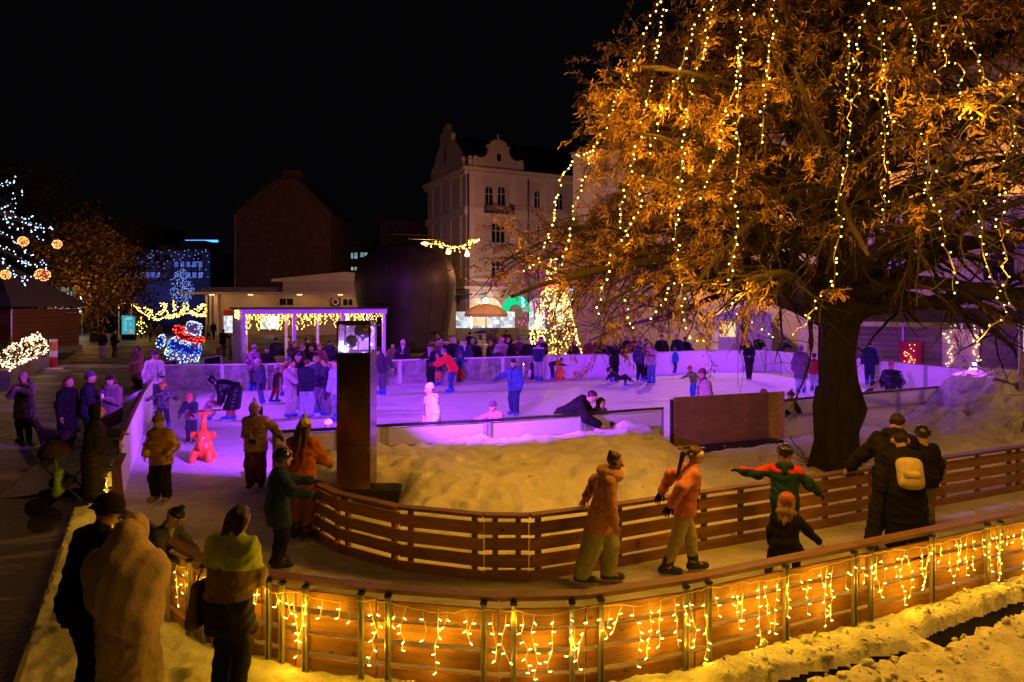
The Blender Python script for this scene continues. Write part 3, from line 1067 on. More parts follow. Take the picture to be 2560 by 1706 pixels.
# green arched canopy sign and its emblem strokes
u, z = loc(hb, 1287, 768)
ga = MB()
for i in range(12):
    a, b = PI * i / 12, PI * (i + 1) / 12
    ga.add([(u + r * math.cos(t), -.30, z - .6 + r * 1.0 * math.sin(t)) for r, t in ((.9, a), (1.9, a), (1.9, b), (.9, b))], [(0, 1, 2, 3)])
gs = ga.build('arch_sign', M['neon_green'], hb)
u2, z2 = loc(hb, 1303, 756)
MB().tube([(u2 - .15, -.4, z2 + .55), (u2 + .08, -.4, z2 + .3), (u2 - .1, -.4, z2), (u2 + .12, -.4, z2 - .3), (u2, -.4, z2 - .6)], [.10, .16, .12, .16, .08], 6).build('emblem', M['neon_cyan'], gs)
u2, z2 = loc(hb, 1340, 767)
ns = MB()
for k in range(5):
    x = u2 - .65 + k * .31
    ns.box((x, -.4, z2), (.09, .05, .42))
    if k % 2 == 0:
        ns.bar((x, -.4, z2 + .18), (x + .22, -.4, z2 - .05), .07, .05, (0, -1, 0))
ns.build('neon_sign', M['neon_red'], hb)
u2, z2 = loc(hb, 1427, 721)
MB().tube([(u2 + .1, -.4, z2 + .45), (u2 + .25, -.4, z2 + .1), (u2 - .2, -.4, z2 - .15), (u2 + .2, -.4, z2 - .3)], .10, 5).build('neon_sign', M['neon_cyan'], hb)
for i, px in enumerate((1207, 1427)):
    u, z = loc(hb, px, 752)
    wl = MB().bar((u, -.1, z - .1), (u, -.75, z - .1), .06, .06).bar((u, -.1, z - .75), (u, -.1, z), .1, .1)
    wo = wl.build('wall_lamp', M['dark_metal'], hb)
    MB().lathe([(.12, -.3), (.28, -.2), (.33, .1), (.1, .3)], (u, -.8, z), 10).build('globe', M['lamp_white'], wo)
    p = C + Matrix.Rotation(R(26), 3, 'Z') @ Vector((u, -1.8, z - .5))
    lamp('wall_lamp_light', p, 330, (1, .66, .36), .2)
# left ground-floor window of the corner house and its awning edge
sh = MB().box((-1.0, 3.0, 4.55), (2.2, 9.0, .18))
sh.build('awning', M['dark_metal'], hb)

# --- low flat pavilion
pv = empty('pavilion', (-36, 77, 0), 0, 'low flat roofed pavilion with shop windows and shallow pediment', 'building')
ox_ = 36.0


def pvx(px):
    return (px - CX) / F * 77 + ox_


def zz(py, Y=77):
    return CH + (HZ - py) / F * Y


x0, x1 = pvx(527), pvx(1140)
MB().box(((x0 + x1) / 2, 5, 2.3), (x1 - x0, 10, 4.6)).build('wall', M['plaster'], pv)
MB().box(((x0 + x1) / 2 - 1.2, 4.0, 4.68), (x1 - x0 + 2.8, 12, .2)).build('roof', M['roof'], pv)
MB().box(((x0 + x1) / 2 - 1.2, -2.05, 4.7), (x1 - x0 + 2.8, .1, .26)).build('fascia', M['trim'], pv)
MB().box(((pvx(497) + x1) / 2, 4.5, 5.1), (x1 - pvx(497), 8, .62)).build('parapet', M['concrete'], pv)
a, b, c_ = pvx(684), pvx(866), pvx(1060)
MB().box(((a + c_) / 2 + .6, 1.0, 5.5), (c_ - a - 1.2, 3, 1.5)).build('attic', M['plaster'], pv)
pdm = MB().prism([(a, -.8, 6.0), (c_, -.8, 6.0), (c_, -.8, 6.3), (b, -.8, 7.1), (a, -.8, 6.3)], (0, 0, 0), (0, 3, 0))
pdm.build('pediment', M['trim'], pv)
for px in (524, 530, 545):
    MB().box((pvx(px), -.4, 2.25), (.42, .42, 4.5)).build('column', M['trim'], pv)
for (pa, pb, ya, yb, pm) in ((560, 586, 790, 832, 'shop_white'), (654, 698, 790, 823, 'shop_white')):
    xa, xb = pvx(pa), pvx(pb)
    window(pv, (xa + xb) / 2, zz(yb), xb - xa, zz(ya) - zz(yb), False, 1, 0, pane=M[pm], y=0, sill=True)
for (pa, pb, ya, yb) in ((699, 734, 747, 763), (858, 882, 748, 764)):
    xa, xb = pvx(pa), pvx(pb)
    window(pv, (xa + xb) / 2, zz(yb), xb - xa, zz(ya) - zz(yb), False, 2, 0, y=0, sill=False)
MB().box((pvx(571.5), -.08, zz(782)), (pvx(583) - pvx(560), .12, .65)).build('sign_board', M['sign_red'], pv)
xa = pvx(841)
ac = empty('air_conditioner', (xa - ox_, 76.8, zz(764)), 0, 'air conditioner unit with round fan high on the pavilion wall', 'air conditioner')
MB().box((0, 0, .4), (.95, .35, .8)).build('casing', M['dark_metal'], ac)
rg = MB()
for k in range(16):
    t0, t1 = 2 * PI * k / 16, 2 * PI * (k + 1) / 16
    rg.bar((.32 * math.cos(t0), -.2, .4 + .32 * math.sin(t0)), (.32 * math.cos(t1), -.2, .4 + .32 * math.sin(t1)), .1, .06, (0, -1, 0))
rg.build('fan_ring', M['white_paint'], ac)

for px in (545, 640, 760, 860):  # lights added under the eaves to wash the pavilion wall
    MB().box((pvx(px), -1.6, 4.52), (.5, .2, .08)).build('added_eaves_light', M['lamp_amber'], pv)
    lamp('added_eaves_lamp', (pvx(px) - ox_, 75.0, 4.35), 60, STREET, .1)
# --- dark gabled fire wall behind it
fw = empty('gabled_house', ((707 - CX) / F * 95, 95, 0), 0, 'dark windowless brick gable wall rising behind the pavilion', 'building')
hw = (827 - 587) / 2 / F * 95
MB().prism([(-hw, 0, 0), (hw, 0, 0), (hw, 0, 16.2), (1.9, 0, 21), (-.9, 0, 21.0), (-hw, 0, 16.2)], (0, 0, 0), (0, 12, 0)).build('wall', M['brick_dark'], fw)
MB().bar((-hw - .35, 6, 16.3), (-.9, 6, 21.25), 12.2, .2, (-.7, 0, 1)).bar((hw + .35, 6, 16.1), (1.9, 6, 21.25), 12.2, .2, (.7, 0, 1)).build('roof', M['roof'], fw)
MB().box((.9, 1.5, 21.6), (2.6, 1.2, 1.5)).build('chimney', M['brick_dark'], fw)
MB().tube([(-hw + .1, -.15, 0), (-hw + .1, -.15, 16)], .12, 6).build('drainpipe', M['concrete'], fw)

# --- dark blocks further back
db = empty('dark_block', ((1040 - CX) / F * 105, 105, 0), 0, 'dark unlit block half hidden behind the bronze monument', 'building')
MB().box((0, 5, 8), (11, 10, 16.4)).build('wall', M['brick_dark'], db)
MB().box((0, 5, 16.35), (11.5, 10.5, .3)).build('roof', M['roof'], db)
ob = empty('office_block', ((915 - CX) / F * 118, 118, 0), 0, 'distant dark office block with a few lit windows beside the brick gable', 'building')
MB().box((0, 6, 7), (15, 12, 15)).build('wall', M['brick_dark'], ob)
for (pa, pb, ya, yb, pm) in ((875, 883, 633, 647, 'office_teal'), (886, 894, 632, 647, 'office_teal'), (901, 909, 632, 643, 'office_teal'), (911, 919, 632, 643, 'office_teal'), (874, 884, 668, 676, 'office_lit'), (887, 893, 668, 676, 'office_lit'), (894, 899, 668, 676, 'office_lit')):
    k = 118 / F
    w, h = (pb - pa) * k, (yb - ya) * k
    window(ob, ((pa + pb) / 2 - 915) * k, zz(yb, 118), w, h, False, 1, 0, pane=M[pm], sill=False, fm=M['dark_metal'])

bo = empty('blue_lit_office', ((430 - CX) / F * 112, 112, 0), 0, 'office building washed in blue light with rows of lit windows', 'building')
k = 112 / F
MB().box((0, 7, 6.2), (193 * k, 14, 12.4)).build('wall', M['concrete'], bo)
MB().box((2.0, 6, 13.2), (4, 6, 2.2)).box((-3.2, 6, 13), (2.4, 5, 1.4)).build('roof_plant', M['concrete'], bo)
for row, (ya, yb) in enumerate(((654, 668), (681, 695))):
    for pa in list(range(338, 402, 13)) + list(range(436, 510, 15)):
        w = 11 * k
        window(bo, (pa + 5.5 - 430) * k, zz(yb, 112), w, (yb - ya) * k, False, 1, 0, pane=M['office_blue'], sill=False, fm=M['dark_metal'])
for pa, pb in ((387, 400), (412, 428), (486, 500)):
    window(bo, ((pa + pb) / 2 - 430) * k, zz(652, 112), (pb - pa) * k, 11 * k, False, 1, 0, sill=False, fm=M['dark_metal'])
bbm = MB()
r2 = random.Random(4)
for _ in range(70):
    bbm.sphere((r2.uniform(-90, 95) * k, -.4 - r2.random() * .3, zz(r2.uniform(625, 700), 112)), .06, 5, 3)
bbm.build('fairy_lights', M['bulb_dim_blue'], bo, kind='stuff')
lamp('blue_flood', ((400 - CX) / F * 112, 104, 3), 900, (.1, .15, 1), .5, aim=((430 - CX) / F * 112, 112, 9), cone=120)
tw = empty('blue_tower', ((517 - CX) / F * 150, 150, 0), 0, 'far tower top glowing bright blue above the office roof', 'tower')
MB().box((0, 0, 8), (5, 5, 16)).build('shaft', M['concrete'], tw)
MB().box((0, -2.6, zz(606, 150)), (7, .5, .45)).box((-.8, -2.6, zz(613, 150)), (1.6, .4, 1.1)).box((1.6, -2.6, zz(613, 150)), (.7, .4, 1.1)).build('light_band', M['neon_blue'], tw)
lo = empty('left_office', ((190 - CX) / F * 120, 120, 0), 0, 'wide dark office building with greenish lit first floor windows', 'building')
k = 120 / F
MB().box((1, 8, 9), (300 * k, 16, 18)).build('wall', M['brick_dark'], lo)
for z in (6.9, 9.6, 12.4):
    MB().box((1, -.3, z), (300 * k, .6, .35)).build('floor_band', M['concrete'], lo)
for pa, pb in ((79, 93), (119, 138), (140, 146), (147, 166), (167, 174), (176, 196), (198, 217)):
    window(lo, ((pa + pb) / 2 - 190) * k, zz(740, 120), (pb - pa - 1) * k, 22 * k, False, 1, 0, pane=M['office_lit'], sill=False, fm=M['dark_metal'])
gc = empty('glass_kiosk', ((170 - CX) / F * 100, 100, 0), 0, 'pale low glass fronted entrance under the dark office building', 'building')
k = 100 / F
MB().box((0, 1.5, 1.2), (96 * k, 3, 3.3)).build('wall', M['concrete'], gc)
for pa in (127, 150, 172, 195):
    window(gc, (pa - 170) * k, zz(785, 100), 18 * k, 14 * k, False, 1, 0, pane=M['shop_white'], sill=False, fm=M['dark_metal'])

# --- castle with lit loggia behind the big tree
cf = empty('castle_facade', (5, 56, 0), math.atan2(-24, 22), 'long pale castle facade with orange lit arched loggia behind the tree', 'building')
Lc, zb, zt, zw = 36.0, 8.8, 12.4, 15.5
MB().box((Lc / 2, .3, zb / 2), (Lc, .6, zb)).build('wall', M['castle'], cf)
cen = [6.7, 12.3, 17.9, 23.5, 29.1, 34.7]
aw = 4.5
up = MB()
prev = 0.0
for c in cen:
    lo_, hi_ = c - aw / 2, c + aw / 2
    if lo_ > prev:
        up.box(((prev + lo_) / 2, .3, (zb + zw) / 2), (lo_ - prev, .6, zw - zb))
    n = 12
    for i in range(n):
        t0, t1 = lo_ + aw * i / n, lo_ + aw * (i + 1) / n
        za = [zt - 2.0 + 2.0 * math.sqrt(max(0, 1 - ((t - c) / (aw / 2)) ** 2)) for t in (t0, t1)]
        up.prism([(t0, 0, za[0]), (t1, 0, za[1]), (t1, 0, zw), (t0, 0, zw)], (0, 0, 0), (0, .6, 0))
    prev = hi_
up.build('arcade', M['castle'], cf)
for c in cen:
    tr = MB()
    for i in range(12):
        t0, t1 = PI * i / 12, PI * (i + 1) / 12
        f_ = lambda t, q: (c + (aw / 2 + q) * math.cos(t), -.06, zt - 2.0 + (2.0 + q) * math.sin(t))
        tr.add([f_(t0, 0), f_(t0, .28), f_(t1, .28), f_(t1, 0)], [(0, 1, 2, 3)])
    tr.build('arch_trim', M['trim'], cf)
    MB().box((c + aw / 2 + .55, -.12, zb + 1.0), (.5, .3, 2.3)).build('pilaster', M['trim'], cf)
MB().box((Lc / 2, 2.3, zb - .1), (Lc, 4, .2)).build('loggia_floor', M['concrete'], cf)
MB().box((Lc / 2, 4.4, (zb + zw) / 2), (Lc, .4, zw - zb)).build('loggia_wall', M['castle'], cf)
MB().box((Lc / 2, 2.3, zw + .1), (Lc, 5, .3)).build('ceiling', M['castle'], cf)
MB().box((Lc / 2, -.2, zb - .25), (Lc, .7, .35)).build('cornice', M['trim'], cf)
MB().prism([(0, -.6, zw + .2), (0, 6, zw + .2), (0, 3, zw + 4)], (0, 0, 0), (Lc, 0, 0)).build('roof', M['roof'], cf)
for i, c in enumerate(cen):
    window(cf, c, 4.6, 1.3, 2.2, False, 2, .6, y=0)
    p = cf.location + Matrix.Rotation(cf.rotation_euler.z, 3, 'Z') @ Vector((c, 2.2, zb + 1.2))
    lamp('loggia_lamp', p, 420, (1.0, .34, .05), .15)

# --- market huts along the right
def hut(x, y, rz, L, H, label, door=None):
    r_ = empty('market_hut', (x, y, 0), rz, label, 'hut', 'closed market huts behind the rink')
    n = int(H / .28)
    for i in range(n):
        MB().box((0, 0, .16 + i * .28), (L, .04, .262)).build('board', M['hut_wood'], r_)
    for xx in (-L / 2, L / 2, -L / 6, L / 6):
        MB().box((xx, -.05, H / 2), (.09, .07, H)).build('post', M['alu'], r_)
    MB().prism([(-L / 2 - .2, -.5, H), (-L / 2 - .2, 3.2, H), (-L / 2 - .2, 1.4, H + .7)], (0, 0, 0), (L + .4, 0, 0)).build('roof', M['roof'], r_)
    return r_


hh2 = hut(20.3, 33.0, R(-46), 7.5, 2.5, 'weathered board hut with a lit doorway right of the trunk')
hut(25.6, 26.8, R(-52), 7.5, 2.5, 'weathered board hut at the right edge beyond the rink')
dd = MB().box((1.2, -.10, 1.1), (1.5, .06, 2.2))
dd.build('door', mat('hut_door_cream', (.55, .5, .38), .7), hh2)
MB().box((-.9, -.12, 1.0), (1.0, .1, 1.1)).build('counter_cloth', M['sign_red'], hh2)
r3 = random.Random(2)
bb, bc, cb = MB(), MB(), MB()
for s in (.75, 1.85):
    pts = [(s + r3.uniform(-.15, .15), -.18, 2.3 - i * .16) for i in range(13)]
    cb.tube(pts, .008, 3)
    for p in pts:
        for q in range(2):
            bb.sphere((p[0] + r3.uniform(-.12, .12), p[1], p[2] + r3.uniform(-.08, .08)), .03, 5, 3)
dl = empty('door_lights', hh2.location, hh2.rotation_euler.z, 'warm light strings framing the hut doorway right of the trunk', 'string lights')
bb.build('bulbs', M['bulb_pink'], dl, kind='stuff')
cb.build('cable', M['cable'], dl)
for _ in range(22):
    bc.sphere((-.9 + r3.uniform(-.25, .25), -.25, .9 + r3.uniform(-.5, .5)), .03, 5, 3)
rl = empty('counter_lights', hh2.location, hh2.rotation_euler.z, 'small orange lights hanging before the red hut counter cloth', 'string lights')
bc.build('bulbs', M['bulb_orange'], rl, kind='stuff')
MB().tube([(-.9, -.25, 1.5), (-.85, -.25, .9), (-.95, -.25, .4)], .008, 3).build('cable', M['cable'], rl)
lamp('hut_door_lamp', hh2.location + Matrix.Rotation(hh2.rotation_euler.z, 3, 'Z') @ Vector((1.2, -1.0, 2.0)), 12, STREET, .1)

# white kiosk lit by the floodlight behind the far boards
wk = empty('white_kiosk', ((1862 - CX) / F * 41, 41, 0), R(-8), 'white sided kiosk behind the far barrier catching violet light', 'kiosk')
MB().box((0, 1.3, 1.35), (3.1, 2.6, 2.7)).build('wall', M['white_solid'], wk)
MB().prism([(-1.75, -.3, 2.72), (1.75, -.3, 2.72), (0, -.3, 3.4)], (0, 0, 0), (0, 3.2, 0)).build('roof', M['white_paint'], wk)
MB().box((-1.0, -.03, 1.9), (.9, .03, .9)).build('hatch', M['shop_orange'], wk)
# ------------------------------------------------------------------ trees
def leaf_mat(name, c0, c1, transl=.35):
    m, nt, b = new_mat(name)
    N, L = nt.nodes, nt.links
    g = N.new('ShaderNodeNewGeometry')
    cr = N.new('ShaderNodeValToRGB')
    cr.color_ramp.elements[0].color = (*c0, 1)
    cr.color_ramp.elements[1].color = (*c1, 1)
    L.new(g.outputs['Random Per Island'], cr.inputs[0])
    L.new(cr.outputs[0], b.inputs['Base Color'])
    b.inputs['Roughness'].default_value = .65
    b.inputs['Specular IOR Level'].default_value = .25
    tr = N.new('ShaderNodeBsdfTranslucent')
    L.new(cr.outputs[0], tr.inputs[0])
    ms = N.new('ShaderNodeMixShader'); ms.inputs[0].default_value = transl
    L.new(b.outputs[0], ms.inputs[1]); L.new(tr.outputs[0], ms.inputs[2])
    L.new(ms.outputs[0], N['Material Output'].inputs[0])
    return m


M['leaf'] = leaf_mat('dry_leaf', (.10, .055, .014), (.44, .27, .065))
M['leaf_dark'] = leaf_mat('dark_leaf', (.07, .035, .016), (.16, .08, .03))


def tubes_np(curves, n):
    """Many tapering tubes as one array mesh: curves = [(pts, radii)]."""
    vs, qs, off = [], [], 0
    ang = np.arange(n) * 2 * PI / n
    ca, sa = np.cos(ang), np.sin(ang)
    for pts, rad in curves:
        p = np.asarray(pts, float); r = np.asarray(rad, float)
        k = len(p)
        d = np.gradient(p, axis=0)
        d /= np.maximum(np.linalg.norm(d, axis=1, keepdims=True), 1e-9)
        u = np.tile(np.array([.13, .31, 1.0]), (k, 1))
        u[np.abs(d[:, 2]) > .9] = (1, .2, 0)
        x = np.cross(d, u); x /= np.maximum(np.linalg.norm(x, axis=1, keepdims=True), 1e-9)
        y = np.cross(d, x)
        v = p[:, None, :] + (x[:, None, :] * ca[None, :, None] + y[:, None, :] * sa[None, :, None]) * r[:, None, None]
        vs.append(v.reshape(-1, 3))
        I = off + np.arange(k * n).reshape(k, n)
        J = np.roll(I, -1, axis=1)
        qs.append(np.stack([I[:-1], J[:-1], J[1:], I[1:]], -1).reshape(-1, 4))
        off += k * n
    return np.concatenate(vs), np.concatenate(qs)


def leaves_np(P, Dn, S, rg, wid=.26):
    """Curled narrow leaves: base points P, directions Dn, lengths S."""
    n = len(P)
    Dn = Dn / np.maximum(np.linalg.norm(Dn, axis=1, keepdims=True), 1e-9)
    q = rg.normal(size=(n, 3))
    X = np.cross(Dn, q); X /= np.maximum(np.linalg.norm(X, axis=1, keepdims=True), 1e-9)
    Nn = np.cross(X, Dn)
    cu = rg.uniform(-.35, .35, (n, 1))
    S = S[:, None]
    w = wid * S * .5
    base = P
    m1 = P + Dn * S * .35 + Nn * S * cu * .35
    m2 = P + Dn * S * .72 + Nn * S * cu * .55
    tip = P + Dn * S + Nn * S * cu * .3
    V = np.stack([base, m1 - X * w, m1 + X * w, m2 - X * w * .8, m2 + X * w * .8, tip], 1).reshape(-1, 3)
    b = (np.arange(n) * 6)[:, None]
    T = np.concatenate([b + np.array([[0, 2, 1]]), b + np.array([[1, 2, 4]]), b + np.array([[1, 4, 3]]), b + np.array([[3, 4, 5]])], 0)
    return V, T


def curve(p, d, length, n, rg, wob, bend):
    """Wandering branch: start p, direction d, pulled by the vector bend."""
    pts = [np.array(p, float)]
    d = np.array(d, float)
    st = length / n
    for i in range(n):
        d = d + rg.normal(size=3) * wob + np.array(bend) / n
        d /= np.linalg.norm(d)
        pts.append(pts[-1] + d * st)
    return np.array(pts)


# --- the big leaf-holding tree
TX, TY, TZ = 6.25, 13.1, .2
bt = empty('big_tree', (TX, TY, TZ), 0, 'big old tree with brown dry leaves draped in warm light strings', 'tree')
rgt = np.random.RandomState(11)


def crown_r(z):
    return np.clip(8.3 - .44 * z, 1.0, 6.7)


tr_pts = [(0, 0, -.15), (0, 0, .25), (-.02, 0, .7), (.03, 0, 1.15), (.0, 0, 1.6), (-.03, 0, 2.1), (.0, 0, 2.6), (.0, .0, 3.2), (.02, .05, 3.9)]
tr_r = [.46, .42, .39, .45, .32, .32, .35, .42, .34]
tm = MB()
vs, fs = [], []
nseg = 40
P_ = np.array(tr_pts); R_ = np.array(tr_r)
zs = np.linspace(0, len(P_) - 1, 60)
for i, t in enumerate(zs):
    c = [np.interp(t, np.arange(len(P_)), P_[:, k]) for k in range(3)]
    r = np.interp(t, np.arange(len(R_)), R_)
    for k in range(nseg):
        a = 2 * PI * k / nseg
        lump = 1 + .10 * math.sin(3 * a + 1.1 * c[2]) + .06 * math.sin(7 * a - 2 * c[2]) + .10 * (float(vnoise(np.array([a * 2.5]), np.array([c[2] * 3.2]), 5)[0]) - .5) + (.10 * max(0, math.sin(5 * a)) * max(0, .55 - c[2]) / .55)
        vs.append((c[0] + r * lump * math.cos(a), c[1] + r * lump * math.sin(a), c[2]))
for i in range(len(zs) - 1):
    for k in range(nseg):
        k2 = (k + 1) % nseg
        fs.append((i * nseg + k, i * nseg + k2, (i + 1) * nseg + k2, (i + 1) * nseg + k))
tm.add(vs, fs)
tm.build('trunk', M['bark'], bt, smooth=True)

limbs = []          # (pts, radii, start fraction used for leaves)
prim = []
# leaders
for d, L, r0, w in (((.02, .0, 1), 12.5, .34, .05), ((-.22, -.1, 1), 10.0, .27, .06), ((.30, .12, 1), 9.5, .28, .06), ((.08, -.3, 1), 8.0, .22, .07)):
    p = curve((0.05 * d[0], 0, 3.2), d, L, 14, rgt, w, (0, 0, .35))
    prim.append((p, np.linspace(r0, .05, len(p)), True))
# strong low limbs the photograph shows: right fork, right sweeping, left ones
for (a, z0, L, el, r0, bend) in ((8, 3.0, 6.6, 42, .19, (0, 0, -.25)), (-20, 3.2, 7.0, 20, .15, (0, 0, -.5)), (18, 3.5, 6.8, 12, .16, (0, 0, -.75)), (150, 3.1, 6.4, 34, .22, (0, 0, -.45)), (175, 3.5, 7.0, 26, .19, (0, 0, -.7)), (200, 3.3, 6.6, 18, .17, (0, 0, -.6)), (225, 3.0, 5.8, 22, .16, (0, 0, -.6)), (-60, 3.6, 5.6, 18, .15, (0, 0, -.5)), (-100, 3.7, 5.2, 24, .15, (0, 0, -.5)), (100, 3.6, 6.0, 20, .16, (0, 0, -.5)), (60, 3.4, 6.2, 18, .16, (0, 0, -.5)), (30, 3.1, 6.6, 34, .15, (0, 0, -.4)), (-8, 3.6, 6.8, 30, .12, (0, 0, -.5)), (48, 3.8, 6.4, 28, .11, (0, 0, -.5)), (-38, 3.4, 6.6, 30, .13, (0, 0, -.5)), (80, 3.5, 6.0, 36, .12, (0, 0, -.4)), (2, 4.2, 6.2, 20, .10, (0, 0, -.6))):
    a = R(a)
    e = R(el)
    p = curve((.18 * math.cos(a), .18 * math.sin(a), z0 - .25), (math.cos(a) * math.cos(e), math.sin(a) * math.cos(e), math.sin(e)), L, 12, rgt, .07, bend)
    prim.append((p, np.linspace(r0, .03, len(p)) ** 1.0, False))
for i in range(22):
    a = R(rgt.uniform(105, 265))
    e = R(rgt.uniform(8, 34))
    z0 = rgt.uniform(3.6, 6.4)
    p = curve((.15 * math.cos(a), .15 * math.sin(a), z0 - .4), (math.cos(a) * math.cos(e), math.sin(a) * math.cos(e), math.sin(e)), rgt.uniform(5.0, 6.9), 11, rgt, .09, (0, 0, -.7))
    prim.append((p, np.linspace(.10, .02, len(p)), False))
# upper limbs by golden angle
NU = 92
for i in range(NU):
    z = 4.2 + 10.0 * (i / NU) ** 1.0
    a = i * 2.39996 + .4
    e = R(lerp(22, 50, i / NU) + rgt.uniform(-10, 10))
    L = max(1.3, float(crown_r(z + 1.2 * math.sin(e) + .3)) * rgt.uniform(.82, 1.03))
    p = curve((.1 * math.cos(a), .1 * math.sin(a), z - .8), (math.cos(a) * math.cos(e), math.sin(a) * math.cos(e), math.sin(e)), L, 10, rgt, .09, (0, 0, -.75))
    prim.append((p, np.linspace(.11, .02, len(p)), False))
second, third, LP, LD, LS = [], [], [], [], []
prim = [(p[:max(4, sum(1 for v in p if math.hypot(v[0], v[1]) < 1.02 * float(crown_r(v[2] + TZ))))], r, l) for p, r, l in prim]
prim = [(p, r[:len(p)] if len(p) == len(r) else np.linspace(r[0], .02, len(p)), l) for p, r, l in prim]
for p, r, lead in prim:
    n = len(p)
    ns = 12 if lead else 14
    for k in range(ns):
        t = rgt.uniform(.22, 1.0)
        i = min(int(t * (n - 1)), n - 2)
        o = p[i]
        base = p[i + 1] - p[i]; base /= np.linalg.norm(base)
        d = base * .8 + rgt.normal(size=3) * .55 + np.array([0, 0, .05])
        L = rgt.uniform(1.0, 2.3) * (1.15 - .45 * t)
        q = curve(o, d / np.linalg.norm(d), L, 7, rgt, .16, (0, 0, -.45))
        if math.hypot(q[-1][0], q[-1][1]) > 1.06 * float(crown_r(q[-1][2] + TZ)):
            continue
        second.append((q, np.linspace(max(.012, r[i] * .38), .007, len(q))))
        for _ in range(6):
            j = rgt.randint(1, len(q) - 1)
            d2 = (q[j + 1] - q[j]) / np.linalg.norm(q[j + 1] - q[j]) * .7 + rgt.normal(size=3) * .6
            L2 = rgt.uniform(.35, .95)
            s = curve(q[j], d2 / np.linalg.norm(d2), L2, 5, rgt, .2, (0, 0, -.5))
            third.append((s, np.linspace(.007, .003, len(s))))
            c = s[-1]
            z = c[2] + TZ
            rad = math.hypot(c[0], c[1])
            # leaves have stayed on the upper and left crown; the lower right side towards the square is nearly bare
            yy_ = TY + c[1]
            qx, qy = CX + F * (TX + c[0]) / yy_, HZ - F * (z - CH) / yy_
            if qx > 1940:
                pr = .55 if qy < 300 else (.24 if qy < 400 else (.12 if qy < 600 else .05))
            elif qx > 1800:
                pr = .9 if qy < 420 else (.45 if qy < 640 else .12)
            else:
                pr = .95 if qy < 620 else (.75 if qy < 730 else .36)
            if rad > crown_r(z) * 1.12:
                pr *= .3
            if rgt.rand() > pr:
                continue
            m = rgt.randint(26, 50)
            tt = rgt.uniform(.25, 1.0, m) * (len(s) - 1)
            i0 = np.minimum(tt.astype(int), len(s) - 2)
            fr = (tt - i0)[:, None]
            b = s[i0] * (1 - fr) + s[i0 + 1] * fr
            LP.append(b + rgt.normal(size=(m, 3)) * .035)
            LD.append((s[-1] - s[0])[None, :] * .7 + rgt.normal(size=(m, 3)) * .45 + np.array([[0, 0, -.35]]))
            LS.append(rgt.uniform(.05, .14, m) * rgt.uniform(.8, 1.1))
V, Q = tubes_np([(p, r) for p, r, _ in prim], 8)
mesh_np('limbs', V, Q, M['bark'], bt, kind='stuff')
V, Q = tubes_np(second, 5)
mesh_np('branches', V, Q, M['bark'], bt, kind='stuff')
V, Q = tubes_np(third, 3)
mesh_np('twigs', V, Q, M['twig'], bt, kind='stuff')
V, T = leaves_np(np.concatenate(LP), np.concatenate(LD), np.concatenate(LS), rgt, .21)
mesh_np('foliage', V, T, M['leaf'], bt, smooth=False, kind='stuff')
# suckers at the foot
sk = []
for k in range(46):
    a = rgt.uniform(PI * .75, PI * 1.6)
    sk.append((curve((.5 * math.cos(a), .5 * math.sin(a), .05), (math.cos(a), math.sin(a), rgt.uniform(.2, 1.0)), rgt.uniform(.3, .9), 5, rgt, .2, (0, 0, .3)), np.linspace(.006, .002, 6)))
V, Q = tubes_np(sk, 3)
mesh_np('suckers', V, Q, M['twig'], bt, kind='stuff')

